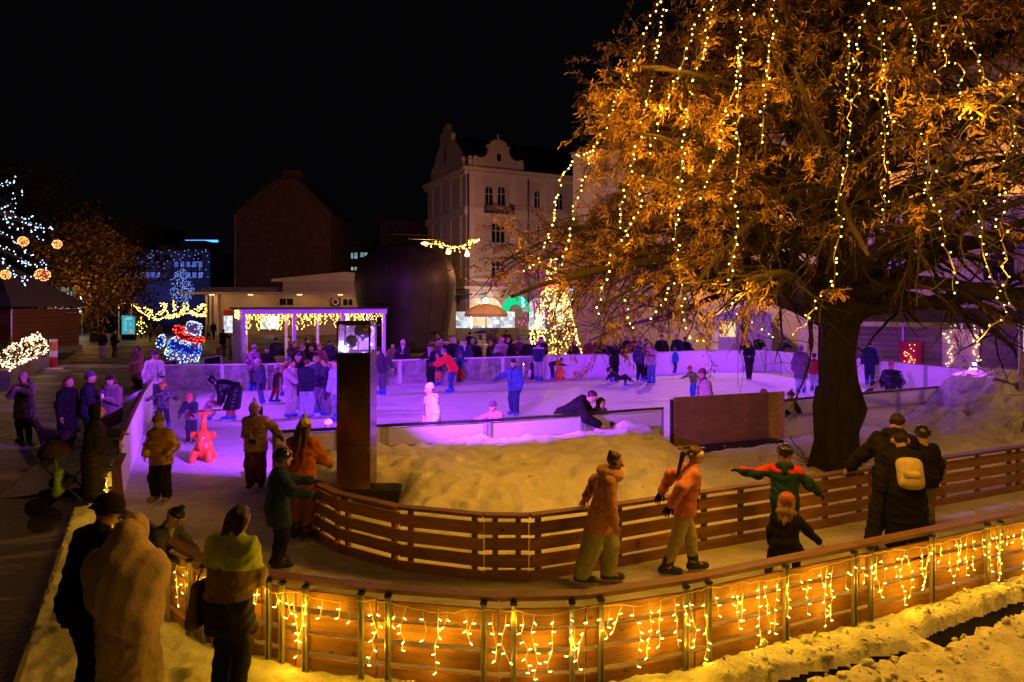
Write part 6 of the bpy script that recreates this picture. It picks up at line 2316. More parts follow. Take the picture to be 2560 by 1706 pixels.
    if yoke:
        yc, yz = yoke
        yp = [p for p in cp]
        pln = chest + td * yz * K
        yp = [(p[0], p[1], p[2], p[3] + .006, p[4] + .006) for p in cp]
        cl = [(tuple(-td), -float(td @ pln)), ((0, 0, -1), -(pel[2] + .10 * K))]
        blob('yoke', yp, h, fab(yc, ck), o, .028 * K, clips=cl, disp=dsp)
    if lower:
        lc, lz = lower
        yp = [(p[0], p[1], p[2], p[3] + .006, p[4] + .006) for p in cp if max(p[1][2], p[2][2]) < chest[2] + .02]
        blob('coat_hem', yp, h, fab(lc, ck), o, .028 * K, clips=[((0, 0, 1), b0 + lz * K), ((0, 0, -1), -hemz + .004)], disp=dsp)
    if eyes and fine is not None and not collar:
        fz = [neck + bk * .052 * K - td * .02 * K, chest + bk * (rb + .020) * K, (chest + pel) / 2 + bk * (rb + .022) * K, pel + bk * (rb + .020) * K - td * .02 * K]
        MB().tube([tuple(p) for p in fz], .006 * H, 5).build('zip', fab((.03, .03, .035), 'leather'), o)
        for s in (-1, 1):
            q_ = pel + td * .075 * K + bk * (rb + .006) * K + sx * s * .07 * K
            MB().bar(q_ - sx * .022 * K - td * .012 * K, q_ + sx * .022 * K + td * .012 * K, .012, .006, tuple(bk)).build('pocket', fab((.03, .03, .035), 'leather'), o)
    if collar:
        cc, cw = collar
        ring = []
        for k in range(10):
            a0, a1 = 2 * PI * k / 10, 2 * PI * (k + 1) / 10
            f_ = lambda a: neck + td * .008 * K + sx * .064 * K * math.sin(a) + np.cross(td, sx) * .060 * K * math.cos(a)
            ring.append(cap(f_(a0), f_(a1), cw * K))
        blob('fur_collar', ring, min(h, .022), fab(cc, 'fur'), o, .02, disp=lambda X: .006 * np.sin(90 * X[..., 0]) * np.sin(80 * X[..., 1] + 70 * X[..., 2]))
    if scarf:
        blob('scarf', [cap(neck - td * .012 * K, neck + td * .032 * K, .056 * K, .05 * K), cap(neck + hy * .03 * K, neck - td * .09 * K + hy * .075 * K, .03 * K, .022 * K)], min(h, .024), fab(scarf, 'knit'), o, .02)
    if hood == 'down':
        blob('hood', [cap(neck - bk * .055 * K - sx * .045 * K, neck - bk * .055 * K + sx * .045 * K, .036 * K), cap(neck - bk * .06 * K, neck - bk * .075 * K - td * .06 * K, .04 * K, .03 * K), cap(neck - sx * .06 * K, neck - bk * .05 * K - sx * .05 * K, .03 * K), cap(neck + sx * .06 * K, neck - bk * .05 * K + sx * .05 * K, .03 * K)], min(h, .024), fab(coat if hood != 'fur' else coat, ck), o, .025)
    elif hood == 'up':
        fw = hc + hy * .20 * hh
        blob('hood', [ell(at(0, -.08, .05), (.49 * hh, .56 * hh, .58 * hh), B), cap(at(0, -.1, -.3), neck - td * .02 * K, .40 * hh, .055 * K)], min(h, .022), fab(coat, ck), o, .03, clips=[(tuple(hy), float(hy @ fw))], disp=wr)
    # --- hair and headgear
    hr = min(h, .02)
    if hair and hood != 'up':
        hcol, hst = hair
        hp_ = [ell(at(0, -.07, .12), (.40 * hh, .46 * hh, .43 * hh), B)]
        pl = hy * .86 - hz * .50
        clips = [(tuple(pl), float(pl @ at(0, .10, .16)))]
        if hst in ('long', 'verylong'):
            dn_ = .26 * K if hst == 'long' else .36 * K
            for s in (-1, 0, 1):
                top = at(s * .30, -.18, .0)
                bot = neck - bk * (.085 if s else .105) * K + sx * s * .06 * K - td * (dn_ - .12 * K)
                hp_.append(cap(top, bot, .22 * hh, .13 * hh))
            clips = [(tuple(pl), float(pl @ at(0, .12, .16)))]
        elif hst == 'pony':
            a0, a1 = at(0, -.42, .18), at(0, -.72, .0)
            a2 = neck - bk * .10 * K - td * .12 * K
            hp_ += [cap(a0, a1, .10 * hh, .15 * hh), cap(a1, a2, .16 * hh, .07 * hh)]
        elif hst == 'bun':
            hp_.append(ell(at(0, -.38, .42), .17 * hh))
        blob('hair', hp_, hr, fab(hcol, 'hair'), o, .02, clips=clips, disp=lambda X: .004 * np.sin(70 * X[..., 0] + 40 * X[..., 1]))
    if hat:
        kd, hcl = hat[0], hat[1]
        up = hz * .97 - hy * .22
        if kd in ('beanie', 'bobble', 'santa', 'stripe'):
            hp_ = [ell(at(0, -.04, .14), (.415 * hh, .475 * hh, .47 * hh), B)]
            if kd == 'santa':
                hp_.append(cap(at(0, -.1, .45), at(.2, -.35, .62), .22 * hh, .1 * hh))
            if kd == 'beanie':
                hp_.append(ell(at(0, -.16, .42), (.27 * hh, .30 * hh, .25 * hh), B))
            cl = [(tuple(-up), -float(up @ at(0, .3, .16)))]
            ho = blob('hat', hp_, hr, fab(hcl, 'knit'), o, .03, clips=cl)
            cu = [ell(at(0, -.04, .14), (.45 * hh, .51 * hh, .49 * hh), B)]
            cl2 = cl + [(tuple(up), float(up @ at(0, .3, .34)))]
            blob('cuff', cu, hr, fab(hat[2] if len(hat) > 2 and kd in ('stripe', 'santa') else hcl, 'knit'), ho, 0, clips=cl2)
            if kd in ('bobble', 'stripe', 'santa'):
                pc = at(0, -.06, .72) if kd != 'santa' else at(.26, -.42, .62)
                blob('pompom', [ell(pc, (.17 if kd != 'santa' else .11) * hh)], hr, fab(hat[3] if len(hat) > 3 else (hat[2] if len(hat) > 2 else hcl), 'fur'), ho, 0, disp=lambda X: .006 * np.sin(120 * X[..., 0]) * np.sin(110 * X[..., 2]))
            if kd == 'stripe':
                blob('band', [ell(at(0, -.04, .14), (.43 * hh, .49 * hh, .485 * hh), B)], hr, fab(hat[2], 'knit'), ho, 0, clips=[(tuple(-up), -float(up @ at(0, .2, .40))), (tuple(up), float(up @ at(0, .2, .50)))])
        elif kd == 'helmet':
            ho = blob('helmet', [ell(at(0, -.06, .13), (.50 * hh, .57 * hh, .50 * hh), B)], hr, fab(hcl, 'hard'), o, 0, clips=[(tuple(-up), -float(up @ at(0, .3, .06)))])
            for q in (-.26, 0, .26):
                vv = MB()
                vv.tube([tuple(at(q, .30, .53 - abs(q) * .4)), tuple(at(q, .0, .645 - abs(q) * .45)), tuple(at(q, -.32, .52 - abs(q) * .4))], .042 * hh, 6)
                vv.build('vent', fab(hat[2] if len(hat) > 2 else BLK, 'hard'), ho, smooth=True)
            MB().tube([tuple(at(-.40, .05, .05)), tuple(at(-.30, .14, -.38)), tuple(at(0, .2, -.53)), tuple(at(.30, .14, -.38)), tuple(at(.40, .05, .05))], .03 * hh, 5).build('strap', fab(BLK), ho)
        elif kd == 'headband':
            blob('headband', [ell(at(0, -.04, .08), (.415 * hh, .49 * hh, .5 * hh), B)], hr, fab(hcl, 'knit'), o, 0, clips=[(tuple(-up), -float(up @ at(0, .3, .03))), (tuple(up), float(up @ at(0, .3, .33)))])
        elif kd == 'bucket':
            ho = blob('hat', [ell(at(0, -.04, .20), (.46 * hh, .52 * hh, .42 * hh), B)], hr, fab(hcl), o, 0, clips=[(tuple(-up), -float(up @ at(0, .2, .10)))])
            prof = [(.44, .10), (.62, -.14), (.60, -.16), (.42, .06)]
            vs_, fs_ = [], []
            for i_, (rr, zz_) in enumerate(prof):
                for k in range(20):
                    a = 2 * PI * k / 20
                    vs_.append(at(rr * .92 * math.cos(a), -.03 + rr * 1.08 * math.sin(a), zz_ + .12))
            for i_ in range(3):
                for k in range(20):
                    fs_.append((i_ * 20 + k, i_ * 20 + (k + 1) % 20, (i_ + 1) * 20 + (k + 1) % 20, (i_ + 1) * 20 + k))
            mesh_np('brim', vs_, fs_, fab(hcl), ho)
        elif kd == 'ears':
            ho = blob('hat', [ell(at(0, -.04, .14), (.43 * hh, .49 * hh, .49 * hh), B), ell(at(-.33, -.05, .58), .12 * hh), ell(at(.33, -.05, .58), .12 * hh)], hr, fab(hcl, 'fur'), o, .01, clips=[(tuple(-up), -float(up @ at(0, .3, .10)))])
            blob('band', [ell(at(0, .12, .30), (.30 * hh, .36 * hh, .22 * hh), B)], hr, fab(hat[2], 'fur'), ho, 0)
        elif kd == 'earmuffs':
            for q in (-.42, .42):
                blob('ear_muff', [ell(at(q, -.02, .0), (.13 * hh, .17 * hh, .19 * hh), B)], hr, fab(hcl, 'fur'), o, 0)
            MB().tube([tuple(at(.44 * math.cos(a), -.05, .02 + .56 * math.sin(a))) for a in np.linspace(0, PI, 9)], .03 * hh, 5).build('headband', fab(hcl), o)
    if eyes and hood != 'upx':
        for q in (-.155, .155):
            MB().sphere(tuple(at(q, .372, .0)), (.055 * hh, .04 * hh, .04 * hh), 8, 6).build('eye', fab((.02, .015, .012), 'leather'), o, smooth=True)
        MB().sphere(tuple(at(0, .375, -.27)), (.11 * hh, .035 * hh, .03 * hh), 8, 5).build('mouth', fab((.30, .09, .08), 'skin'), o, smooth=True)
    if bag:
        bkind, bc = bag
        if bkind == 'pack':
            c = chest - bk * .13 * K - td * .05 * K
            b_ = blob('backpack', [cap(c - sx * .045 * K + td * .01 * K, c - sx * .045 * K - td * .13 * K, .052 * K), cap(c + sx * .045 * K + td * .01 * K, c + sx * .045 * K - td * .13 * K, .052 * K), cap(c + td * .01 * K, c - td * .13 * K, .058 * K)], min(h, .018), fab(bc, 'leather'), o, .035)
            q_ = c - bk * .045 * K - td * .085 * K
            blob('pocket', [cap(q_ - sx * .03 * K, q_ + sx * .03 * K, .034 * K)], min(h, .018), fab(bc, 'leather'), b_, .02)
            for s in (-1, 1):
                MB().tube([tuple(c + sx * s * .06 * K + td * .02 * K), tuple(neck + sx * s * .065 * K + td * .01 * K), tuple(chest + sx * s * .075 * K + bk * .06 * K), tuple(c + sx * s * .07 * K - td * .12 * K)], .012, 5).build('strap', fab(BLK), b_)
        else:
            s = -1 if bkind == 'left' else 1
            c = pel + sx * s * .16 * K + v3(0, .0, -.02 * K)
            b_ = blob('shoulder_bag', [cap(c + v3(0, -.05, .09) * K, c + v3(0, .05, .09) * K, .022 * K), cap(c + v3(0, -.075, -.09) * K, c + v3(0, .075, -.09) * K, .034 * K), cap(c + v3(0, -.05, .09) * K, c + v3(0, -.075, -.09) * K, .022 * K, .034 * K), cap(c + v3(0, .05, .09) * K, c + v3(0, .075, -.09) * K, .022 * K, .034 * K), cap(c + v3(0, 0, .08) * K, c + v3(0, 0, -.09) * K, .03 * K)], min(h, .018), fab(bc, 'leather'), o, .03)
            MB().tube([tuple(c + v3(0, -.05, .10) * K), tuple(sh_[0 if s < 0 else 1] + v3(0, -.03, .045) * K), tuple(c + v3(0, .05, .10) * K)], .009, 5).build('strap', fab(bc, 'leather'), b_)
    if cup:
        w = arms[1][2] + (arms[1][2] - arms[1][1]) / np.linalg.norm(arms[1][2] - arms[1][1]) * .07 * K
        cu = empty('paper_cup', Vector(pos) + Matrix.Rotation(R(face + 180), 3, 'Z') @ Vector(w), 0, cup, 'cup')
        MB().lathe([(.026, -.05), (.036, .055)], (0, 0, 0), 12).build('cup', M['white_paint'], cu)
        MB().lathe([(.038, .05), (.038, .062)], (0, 0, 0), 12).build('lid', M['white_paint'], cu)
    return o


def HD(px, py, H, z=0.0):
    """Ground position of someone whose head top (height H above level z) shows at the pixel."""
    t = z + H
    Y = (CH - t) * F / (py - HZ)
    return Vector(((px - CX) / F * Y, Y, z))


def AT(px, Y, z=0.0):
    return Vector(((px - CX) / F * Y, Y, z))
ON = ICE
g1 = 'skaters and children on the violet lit rink'
g2 = 'skaters on the wooden fenced track'
g3 = 'spectators standing behind the far barrier'
g4 = 'bystanders outside the left fence'
g5 = 'people walking on the square'
# ---------------- bystanders outside the fence, nearest first
person('man in black with bucket hat standing at the lit fence corner', AT(205, 5.5), 1.75, 150, g4, .018, lean=14, nod=14, la='front', ra='down', coat=BLK, hem=.44, bulk=1.5, pants=BLK, hat=('bucket', (.012, .011, .012)), legs='step')
b = person('woman in beige hooded coat and wide shawl seen from behind', AT(318, 5.35), 1.63, 172, g4, .018, lean=7, la='front', ra='front', coat=(.48, .38, .25), ck='knit', hem=.20, bulk=2.2, hood='up', pants=BROWN)
bl_ = MB()
sp = [cap((0, -.03, 1.28), (0, .0, 1.50), .19, .125), ell((0, -.01, 1.25), (.36, .22, .19)), ell((.02, -.05, 1.06), (.30, .22, .22)), ell((.12, -.07, .92), (.20, .18, .17)), ell((.22, -.08, .80), (.09, .10, .10))]
blob('shawl', sp, .018, fab((.50, .40, .26), 'knit'), b, .10, disp=lambda X: .007 * np.sin(20 * X[..., 0] + 26 * X[..., 2]) + .004 * np.sin(50 * X[..., 0] - 10 * X[..., 2]))
person('woman with long dark hair in lime, taupe and black coat', AT(568, 5.7), 1.61, 160, g4, .018, lean=9, nod=16, la='front', ra='front', coat=(.17, .12, .07), hem=.36, bulk=1.7, yoke=((.33, .45, .05), -.05), lower=((.016, .014, .014), .55), pants=BLK, hair=(HAIR_D, 'verylong'), hood=None, bag=('left', BROWN))
person('child in green coat and striped bobble hat leaning over the fence', AT(392, 7.15), 1.28, 75, g4, .02, lean=30, nod=25, la='rail', ra='rail', coat=(.05, .06, .025), hem=.42, pants=BLK, hat=('stripe', (.015, .02, .03), (.42, .33, .18), (.012, .015, .02)), hair=(HAIR_B, 'short'), scarf=(.42, .36, .2), eyes=True)
person('dark coated person half hidden between hooded coat and bobble hat', AT(262, 6.9), 1.32, 110, g4, .02, lean=62, nod=20, coat=BLK, pants=BLK, hair=(HAIR_D, 'short'))
person('woman in long black hooded coat beside the pushchair', G(232, 1268), 1.68, 120, g4, .02, lean=4, la='outf', ra='front', coat=(.02, .018, .018), hem=.12, bulk=1.6, hood='up', pants=BLK, eyes=True)
person('woman with long brown hair in black standing with the trio', G(166, 1128), 1.68, 80, g4, .022, coat=(.012, .01, .012), hem=.25, pants=BLK, hair=(HAIR_B, 'verylong'), eyes=True)
person('man in black jacket and dark knit hat in the trio', G(218, 1122), 1.76, 110, g4, .022, coat=(.02, .02, .035), hem=.43, bulk=1.6, pants=BLK, hat=('beanie', (.07, .06, .13)), hair=(HAIR_D, 'short'), la='front', ra='front')
person('woman in mauve parka and black hat holding a white cup', G(280, 1118), 1.68, 0, g4, .022, nod=10, coat=(.20, .11, .17), hem=.30, bulk=1.6, collar=((.22, .15, .14), .035), pants=BLK, hat=('beanie', (.012, .011, .014)), hair=(HAIR_B, 'long'), la='cup', ra='cup', scarf=(.04, .16, .30), eyes=True, cup='small white paper cup held by the woman in mauve')
person('woman with pink knit hat drinking at the far left', G(62, 1102), 1.66, 12, g4, .022, nod=8, coat=(.17, .12, .16), hem=.34, bulk=1.4, pants=(.04, .05, .10), hat=('beanie', (.45, .22, .28)), hair=(HAIR_B, 'long'), la='phone', ra='phone', eyes=True)
person('woman in long ochre coat standing alone on the square', G(345, 970), 1.70, -12, g5, .026, nod=8, coat=(.46, .29, .14), hem=.18, bulk=1.4, pants=DGREY, hair=(HAIR_B, 'long'), la='front', ra='front', collar=((.40, .22, .12), .035), bag=('right', (.40, .20, .10)), eyes=True)
person('man in dark jacket and pale jeans seen from behind on the square', G(255, 893), 1.72, 175, g5, .03, coat=(.03, .028, .03), hem=.44, bulk=1.4, pants=(.26, .27, .30), pw=1.4, la='pocket', ra='pocket')
person('slim dark man beside the pale jeans on the square', G(285, 893), 1.74, 150, g5, .03, coat=BLK, pants=DGREY, la='pocket', ra='pocket')
person('walker in olive coat and pale hat striding along the path', G(178, 868), 1.66, -80, g5, .03, lean=6, coat=(.10, .075, .03), hem=.34, pants=BLK, hat=('beanie', (.50, .36, .30)), legs='stride', la='fwd', ra='back')
for i, (px, py, H, f, c, lab) in enumerate(((375, 853, 1.7, 160, (.14, .09, .06), 'person in brown jacket under the light garlands'), (398, 856, 1.7, 200, (.10, .08, .07), 'person in grey brown coat right of the brown jacket'), (520, 850, 1.72, 90, (.22, .20, .13), 'person in pale green jacket walking past the pavilion column'), (533, 848, 1.75, 170, BLK, 'dark person close to the pavilion column'), (486, 880, 1.72, 60, BLK, 'dark walker just right of the tilted light sculpture'))):
    person(lab, G(px, py), H, f, g5, .034, coat=c, pants=BLK, legs='step')
person('person in black jacket standing before the pavilion window', G(557, 890), 1.76, 170, g5, .032, coat=BLK, bulk=1.6, pants=DGREY, hair=(HAIR_D, 'short'), la='front', ra='phone')
person('person in brown coat walking behind the sign frames', G(575, 900), 1.5, 120, g5, .032, coat=(.24, .12, .06), pants=BROWN, hair=(HAIR_D, 'long'))
person('small child with dark hair crouching behind the sign frames', G(548, 905), 1.05, 40, g5, .03, coat=(.14, .08, .05), pants=BROWN, hair=(HAIR_D, 'short'))
person('two-wheeler watcher in black by the distant globe lamp', G(238, 848), 1.7, 160, g5, .034, coat=BLK, pants=BLK)

# ---------------- skaters on the wooden track
person('girl in peach coat with thick fur collar gliding on the track', G(1500, 1462, ON), 1.52, 78, g2, .018, lean=14, nod=10, coat=(.52, .24, .13), ck='fur', hem=.38, bulk=1.1, pants=(.30, .32, .18), pw=1.5, skate=DGREY, la='back', ra='hang', legs=((-.05, .06), (.06, -.14)), hair=(HAIR_B, 'bun'), collar=((.55, .30, .17), .046), hat=('earmuffs', (.10, .06, .05)), eyes=True)
person('girl in pink jacket with cream headband and ponytail skating', G(1708, 1440, ON), 1.52, 88, g2, .018, lean=12, nod=4, coat=(.62, .22, .16), hem=.46, bulk=1.1, pants=(.40, .36, .20), skate=(.03, .025, .025), la='back', ra='back', legs=((-.07, .10), (.06, -.15)), hair=(HAIR_B, 'pony'), hat=('headband', (.62, .55, .40)), glove=BLK, eyes=True)
person('child in red and teal jacket and black helmet, arms spread', G(1962, 1395, ON), 1.38, 158, g2, .018, lean=14, nod=6, coat=(.012, .05, .07), hem=.44, bulk=1.4, yoke=((.62, .05, .02), .02), hood='down', pants=(.02, .03, .05), skate=DGREY, la='sideup', ra=(.20, .06, -.20), legs='skate', hat=('helmet', (.015, .015, .018), (.25, .22, .15)), glove=BLK)
person('small child with copper helmet kneeling in dark coat', G(1965, 1440, ON), 1.15, 150, g2, .018, lean=16, nod=6, crouch=.38, coat=(.012, .011, .013), hem=.30, bulk=1.6, pants=BLK, skate=BLK, la='down', ra=(.22, .05, -.22), legs=((-.16, -.14), (.10, .02)), hat=('helmet', (.42, .13, .07)), collar=((.22, .15, .08), .045), hair=(HAIR_L, 'long'))
person('tall man in black hooded jacket leaning forward on the track', G(2235, 1375, ON), 1.82, 150, g2, .018, lean=28, nod=16, look=-25, coat=(.016, .014, .016), hem=.42, bulk=1.6, hood='down', pants=BLK, pw=1.2, skate=BLK, la=(.20, .05, -.24), ra='fwd', legs=((-.14, -.16), (.06, .10)), hair=(HAIR_D, 'short'))
person('child with black and yellow striped helmet right of the tall man', G(2312, 1322, ON), 1.42, 172, g2, .018, lean=6, coat=(.018, .016, .018), hem=.40, bulk=1.5, pants=(.16, .13, .07), skate=BLK, la='front', ra='down', hat=('helmet', (.03, .025, .02), (.50, .36, .08)), scarf=(.55, .42, .18), glove=BLK)
person('woman in black coat with small cream backpack and headband', G(2265, 1395, ON), 1.60, 165, g2, .018, lean=26, nod=18, coat=(.012, .011, .012), hem=.26, bulk=1.6, pants=BLK, pw=1.6, skate=BLK, la='reach', ra='reach', legs='skate', hair=(HAIR_D, 'short'), hat=('earmuffs', (.55, .36, .16)), bag=('pack', (.55, .47, .28)))
person('child in blue coat and dark helmet on the track bend', G(692, 1425, ON), 1.42, 120, g2, .018, lean=6, coat=(.012, .035, .085), hem=.36, bulk=1.6, pants=BLK, skate=BLK, la='fwd', ra='outf', hat=('helmet', (.012, .014, .022), (.30, .24, .06)), glove=BLK)
person('woman in rust orange coat and cream bobble hat at the inner fence', G(752, 1350, ON), 1.62, 165, g2, .018, lean=8, coat=(.40, .11, .02), hem=.38, bulk=1.4, pants=(.28, .10, .03), skate=BLK, la='front', ra='rail', hair=(HAIR_B, 'long'), hat=('bobble', (.58, .50, .30)), glove=BLK)
person('girl in shiny golden jacket and cream hat at the track gate', G(640, 1222, ON), 1.50, 10, g2, .02, nod=6, coat=(.42, .26, .12), ck='shiny', hem=.42, bulk=1.7, puff=1, pants=(.16, .035, .05), pw=1.35, skate=DGREY, la=(.20, .14, -.16), ra='front', hair=(HAIR_D, 'long'), hat=('bobble', (.52, .44, .30)), glove=BLK, eyes=True)
person('child in ochre puffer jacket and bobble hat on the track', G(404, 1258, ON), 1.42, -5, g2, .02, nod=16, coat=(.42, .25, .07), ck='shiny', hem=.43, bulk=1.9, puff=1, pants=(.02, .018, .02), pw=1.3, skate=(.25, .17, .12), la='pocket', ra='pocket', hat=('bobble', (.20, .13, .05)), hair=(HAIR_B, 'short'), legs=((-.07, 0), (.09, -.03)))

# ---------------- on the rink
person('man in white puffer jacket and black cap at the left wall', G(384, 1032, ON), 1.82, 62, g1, .024, lean=3, nod=8, coat=(.55, .52, .56), hem=.46, bulk=1.5, puff=1.1, pants=(.05, .05, .08), skate=(.45, .45, .5), la='front', ra='down', hat=('beanie', (.015, .015, .03)), hair=(HAIR_D, 'short'), glove=BLK, eyes=True)
person('child with orange helmet and patterned jacket, legs apart', G(408, 1072, ON), 1.16, 10, g1, .022, coat=(.16, .15, .22), ck='camo', hem=.44, bulk=1.5, pants=(.03, .03, .06), skate=SKATE, la='out', ra='out', legs='wide', hat=('helmet', (.75, .28, .05)), scarf=(.16, .03, .05), eyes=True)
person('child in crimson hat pushing the orange elephant aid', G(478, 1108, ON), 1.18, 12, g1, .022, lean=28, nod=12, coat=(.30, .16, .22), hem=.45, bulk=1.5, yoke=((.025, .03, .07), .0), pants=(.03, .03, .06), skate=BLK, la='reach', ra='reach', legs='stand', hat=('beanie', (.55, .06, .11)), glove=BLK, eyes=True)
person('woman in long black quilted coat bending far forward', G(575, 1052, ON), 1.68, -75, g1, .024, lean=74, nod=8, coat=(.014, .013, .03), ck='shiny', hem=.17, bulk=2.6, puff=1.2, hood='up', pants=(.35, .10, .14), skate=SKATE, la=(.0, -.02, -.3), ra=(.0, -.02, -.3), legs=((-.05, .02), (.05, -.04)))
person('small child in glossy pink overall kneeling before the bending woman', G(524, 1052, ON), .95, 70, g1, .022, lean=30, crouch=.45, coat=(.50, .25, .33), ck='shiny', hem=.3, bulk=1.5, pants=(.5, .25, .33), skate=SKATE, hat=('beanie', (.4, .2, .3)), legs=((-.08, -.1), (.08, .04)), la='fwd', ra='fwd')
person('person in patterned violet jacket at the glass barrier', G(632, 978, ON), 1.70, 165, g1, .026, nod=12, coat=(.30, .13, .26), ck='camo', hem=.42, bulk=1.6, pants=(.06, .06, .10), skate=SKATE, hat=('beanie', (.33, .22, .36)), la='down', ra='down')
person('boy in navy parka and lilac knit hat looking down', G(655, 1012, ON), 1.46, -48, g1, .024, lean=8, nod=22, coat=(.045, .05, .11), hem=.32, bulk=1.6, pants=(.10, .13, .25), skate=SKATE, hat=('beanie', (.45, .42, .55)), hood='down', la='down', ra='down', glove=BLK, legs='skate', eyes=True)
person('child with silver helmet and magenta trousers behind the navy parka', G(690, 1008, ON), 1.22, 120, g1, .026, coat=(.16, .08, .10), hem=.40, pants=(.40, .05, .10), skate=SKATE, hat=('helmet', (.45, .45, .50)), legs='glide', la='fwd', ra='fwd')
person('child in crimson jacket and blue cap reaching right', G(712, 990, ON), 1.36, 100, g1, .026, lean=16, coat=(.32, .03, .05), hem=.42, bulk=1.4, pants=DGREY, skate=SKATE, hat=('beanie', (.06, .14, .45)), la='fwd', ra='reach', legs='skate')
person('girl in pale lilac coat with white hood facing right', G(724, 1045, ON), 1.63, 62, g1, .022, lean=5, nod=14, coat=(.42, .33, .44), hem=.45, bulk=1.6, pants=(.42, .38, .46), pw=1.2, skate=SKATE, la='front', ra='reach', hair=(HAIR_B, 'short'), scarf=(.62, .58, .66), glove=(.05, .05, .09), eyes=True)
person('girl in navy jacket and wide pale jeans seen from behind', G(765, 1047, ON), 1.66, 172, g1, .022, lean=4, nod=10, coat=(.022, .022, .055), hem=.45, bulk=1.6, pants=(.30, .34, .50), pw=1.6, skate=SKATE, la='front', ra='front', hair=(HAIR_B, 'short'))
person('girl with striped knit hat behind the navy jacket', G(745, 1020, ON), 1.66, 20, g1, .024, nod=8, coat=(.03, .02, .05), hem=.42, pants=DGREY, skate=SKATE, hat=('stripe', (.06, .06, .14), (.5, .48, .6), (.08, .08, .18)), hair=(HAIR_D, 'long'), eyes=True)
person('girl with long fair hair in dark jacket and striped trousers', G(795, 1032, ON), 1.69, -35, g1, .022, nod=5, coat=(.05, .05, .10), hem=.44, bulk=1.3, pants=(.13, .12, .19), pw=1.6, skate=SKATE, hair=(HAIR_L, 'verylong'), la='front', ra='front', eyes=True)
person('girl in short navy puffer with hair bun and grey trousers', G(818, 1040, ON), 1.63, -62, g1, .022, nod=4, coat=(.028, .028, .065), hem=.48, bulk=1.9, puff=1, pants=(.20, .18, .26), pw=1.75, skate=SKATE, hair=(HAIR_B, 'bun'), la='cup', ra='front', glove=(.5, .45, .55), eyes=True)
person('small child in white helmet and blue jacket low behind the barrier', AT(824, 13.3, ON), .98, -15, g1, .02, nod=14, coat=(.05, .09, .26), hem=.42, bulk=1.7, pants=(.12, .2, .42), skate=SKATE, hat=('helmet', (.78, .78, .80)), la='outf', ra='outf', eyes=True)
person('small child in red overall at the pillar edge', AT(852, 13.9, ON), .92, 20, g1, .024, coat=RED, hem=.3, pants=RED, skate=SKATE, hat=('beanie', RED))
person('adult in pale blue jacket half hidden behind the pillar', G(848, 1055, ON), 1.70, -30, g1, .024, lean=12, coat=(.32, .42, .58), hem=.42, bulk=1.4, pants=(.2, .2, .3), skate=SKATE, la='down', ra='down', glove=(.04, .04, .08), hair=(HAIR_B, 'short'))
person('teenager in dark jacket and black cap skating left past the pillar', G(955, 988, ON), 1.70, -52, g1, .024, lean=16, nod=14, coat=(.05, .035, .07), hem=.45, bulk=1.4, pants=(.08, .07, .12), skate=SKATE, la='back', ra='front', legs=((-.16, .04), (.11, -.05)), hat=('beanie', (.014, .012, .02)), hood='down', eyes=True)
person('person in white jacket and lilac hat standing in profile', AT(1081, 14.15, ON), 1.58, -62, g1, .02, lean=3, nod=6, coat=(.48, .48, .52), hem=.42, bulk=1.5, hood='down', pants=(.03, .08, .35), skate=SKATE, la='down', ra='down', hat=('beanie', (.52, .48, .62)), glove=(.03, .025, .05), eyes=True)
person('person in bright red jacket leaning forward over a child', G(1128, 983, ON), 1.70, -68, g1, .024, lean=30, nod=15, coat=(.75, .035, .03), hem=.44, bulk=1.4, pants=(.035, .06, .18), skate=SKATE, la='reach', ra='reach', legs=((-.06, .05), (.07, -.04)), hat=('bobble', (.16, .18, .36), (.16, .18, .36), (.6, .12, .04)), glove=(.06, .02, .04))
person('child in panda hat and plum jacket held by the red jacket', G(1098, 965, ON), 1.26, -30, g1, .024, lean=10, coat=(.08, .04, .10), hem=.44, bulk=1.5, pants=(.5, .1, .08), skate=SKATE, hat=('ears', (.03, .03, .035), (.62, .55, .62)), la='out', ra='fwd', scarf=(.35, .2, .35), eyes=True)
person('adult in black jacket and black white headband at the barrier', AT(1078, 28.0), 1.72, -20, g3, .028, lean=10, coat=(.02, .015, .03), hem=.44, pants=BLK, hat=('beanie', BLK), hair=(HAIR_L, 'long'), la='fwd', ra='fwd', scarf=(.4, .3, .4), eyes=True)
person('child in blue jacket and red trousers at the far barrier', G(1148, 957, ON), 1.24, 150, g1, .026, lean=8, coat=(.03, .08, .20), hem=.44, bulk=1.4, pants=(.50, .05, .03), pw=1.3, skate=BLK, la='fwd', ra='fwd', hat=('beanie', (.05, .05, .15)))
person('girl in pink jacket and dark knit hat stretching her arm left', AT(1245, 13.9, ON), 1.28, -40, g1, .02, lean=14, nod=14, coat=(.56, .20, .36), hem=.42, bulk=1.3, pants=(.1, .1, .15), skate=SKATE, ra=(.30, .05, -.14), la='front', hat=('beanie', (.06, .045, .06)), glove=(.02, .018, .025), hair=(HAIR_B, 'short'), legs='skate', eyes=True)
person('boy in blue jacket and black beanie behind the pink girl', G(1287, 1040, ON), 1.62, -32, g1, .022, lean=6, nod=4, coat=(.05, .12, .27), hem=.44, bulk=1.7, pants=(.03, .045, .12), pw=1.15, skate=(.1, .16, .4), la='down', ra='outf', hat=('beanie', (.025, .022, .03)), hood='down', glove=(.03, .03, .06), scarf=(.04, .03, .05), legs='skate', eyes=True)
person('boy in navy white jacket and blue hat facing the far barrier', G(1346, 954, ON), 1.66, 176, g1, .026, lean=5, coat=(.025, .03, .10), hem=.48, bulk=1.5, yoke=((.55, .45, .55), .06), pants=(.36, .31, .42), skate=SKATE, la='front', ra='front', hat=('beanie', (.04, .10, .36)))
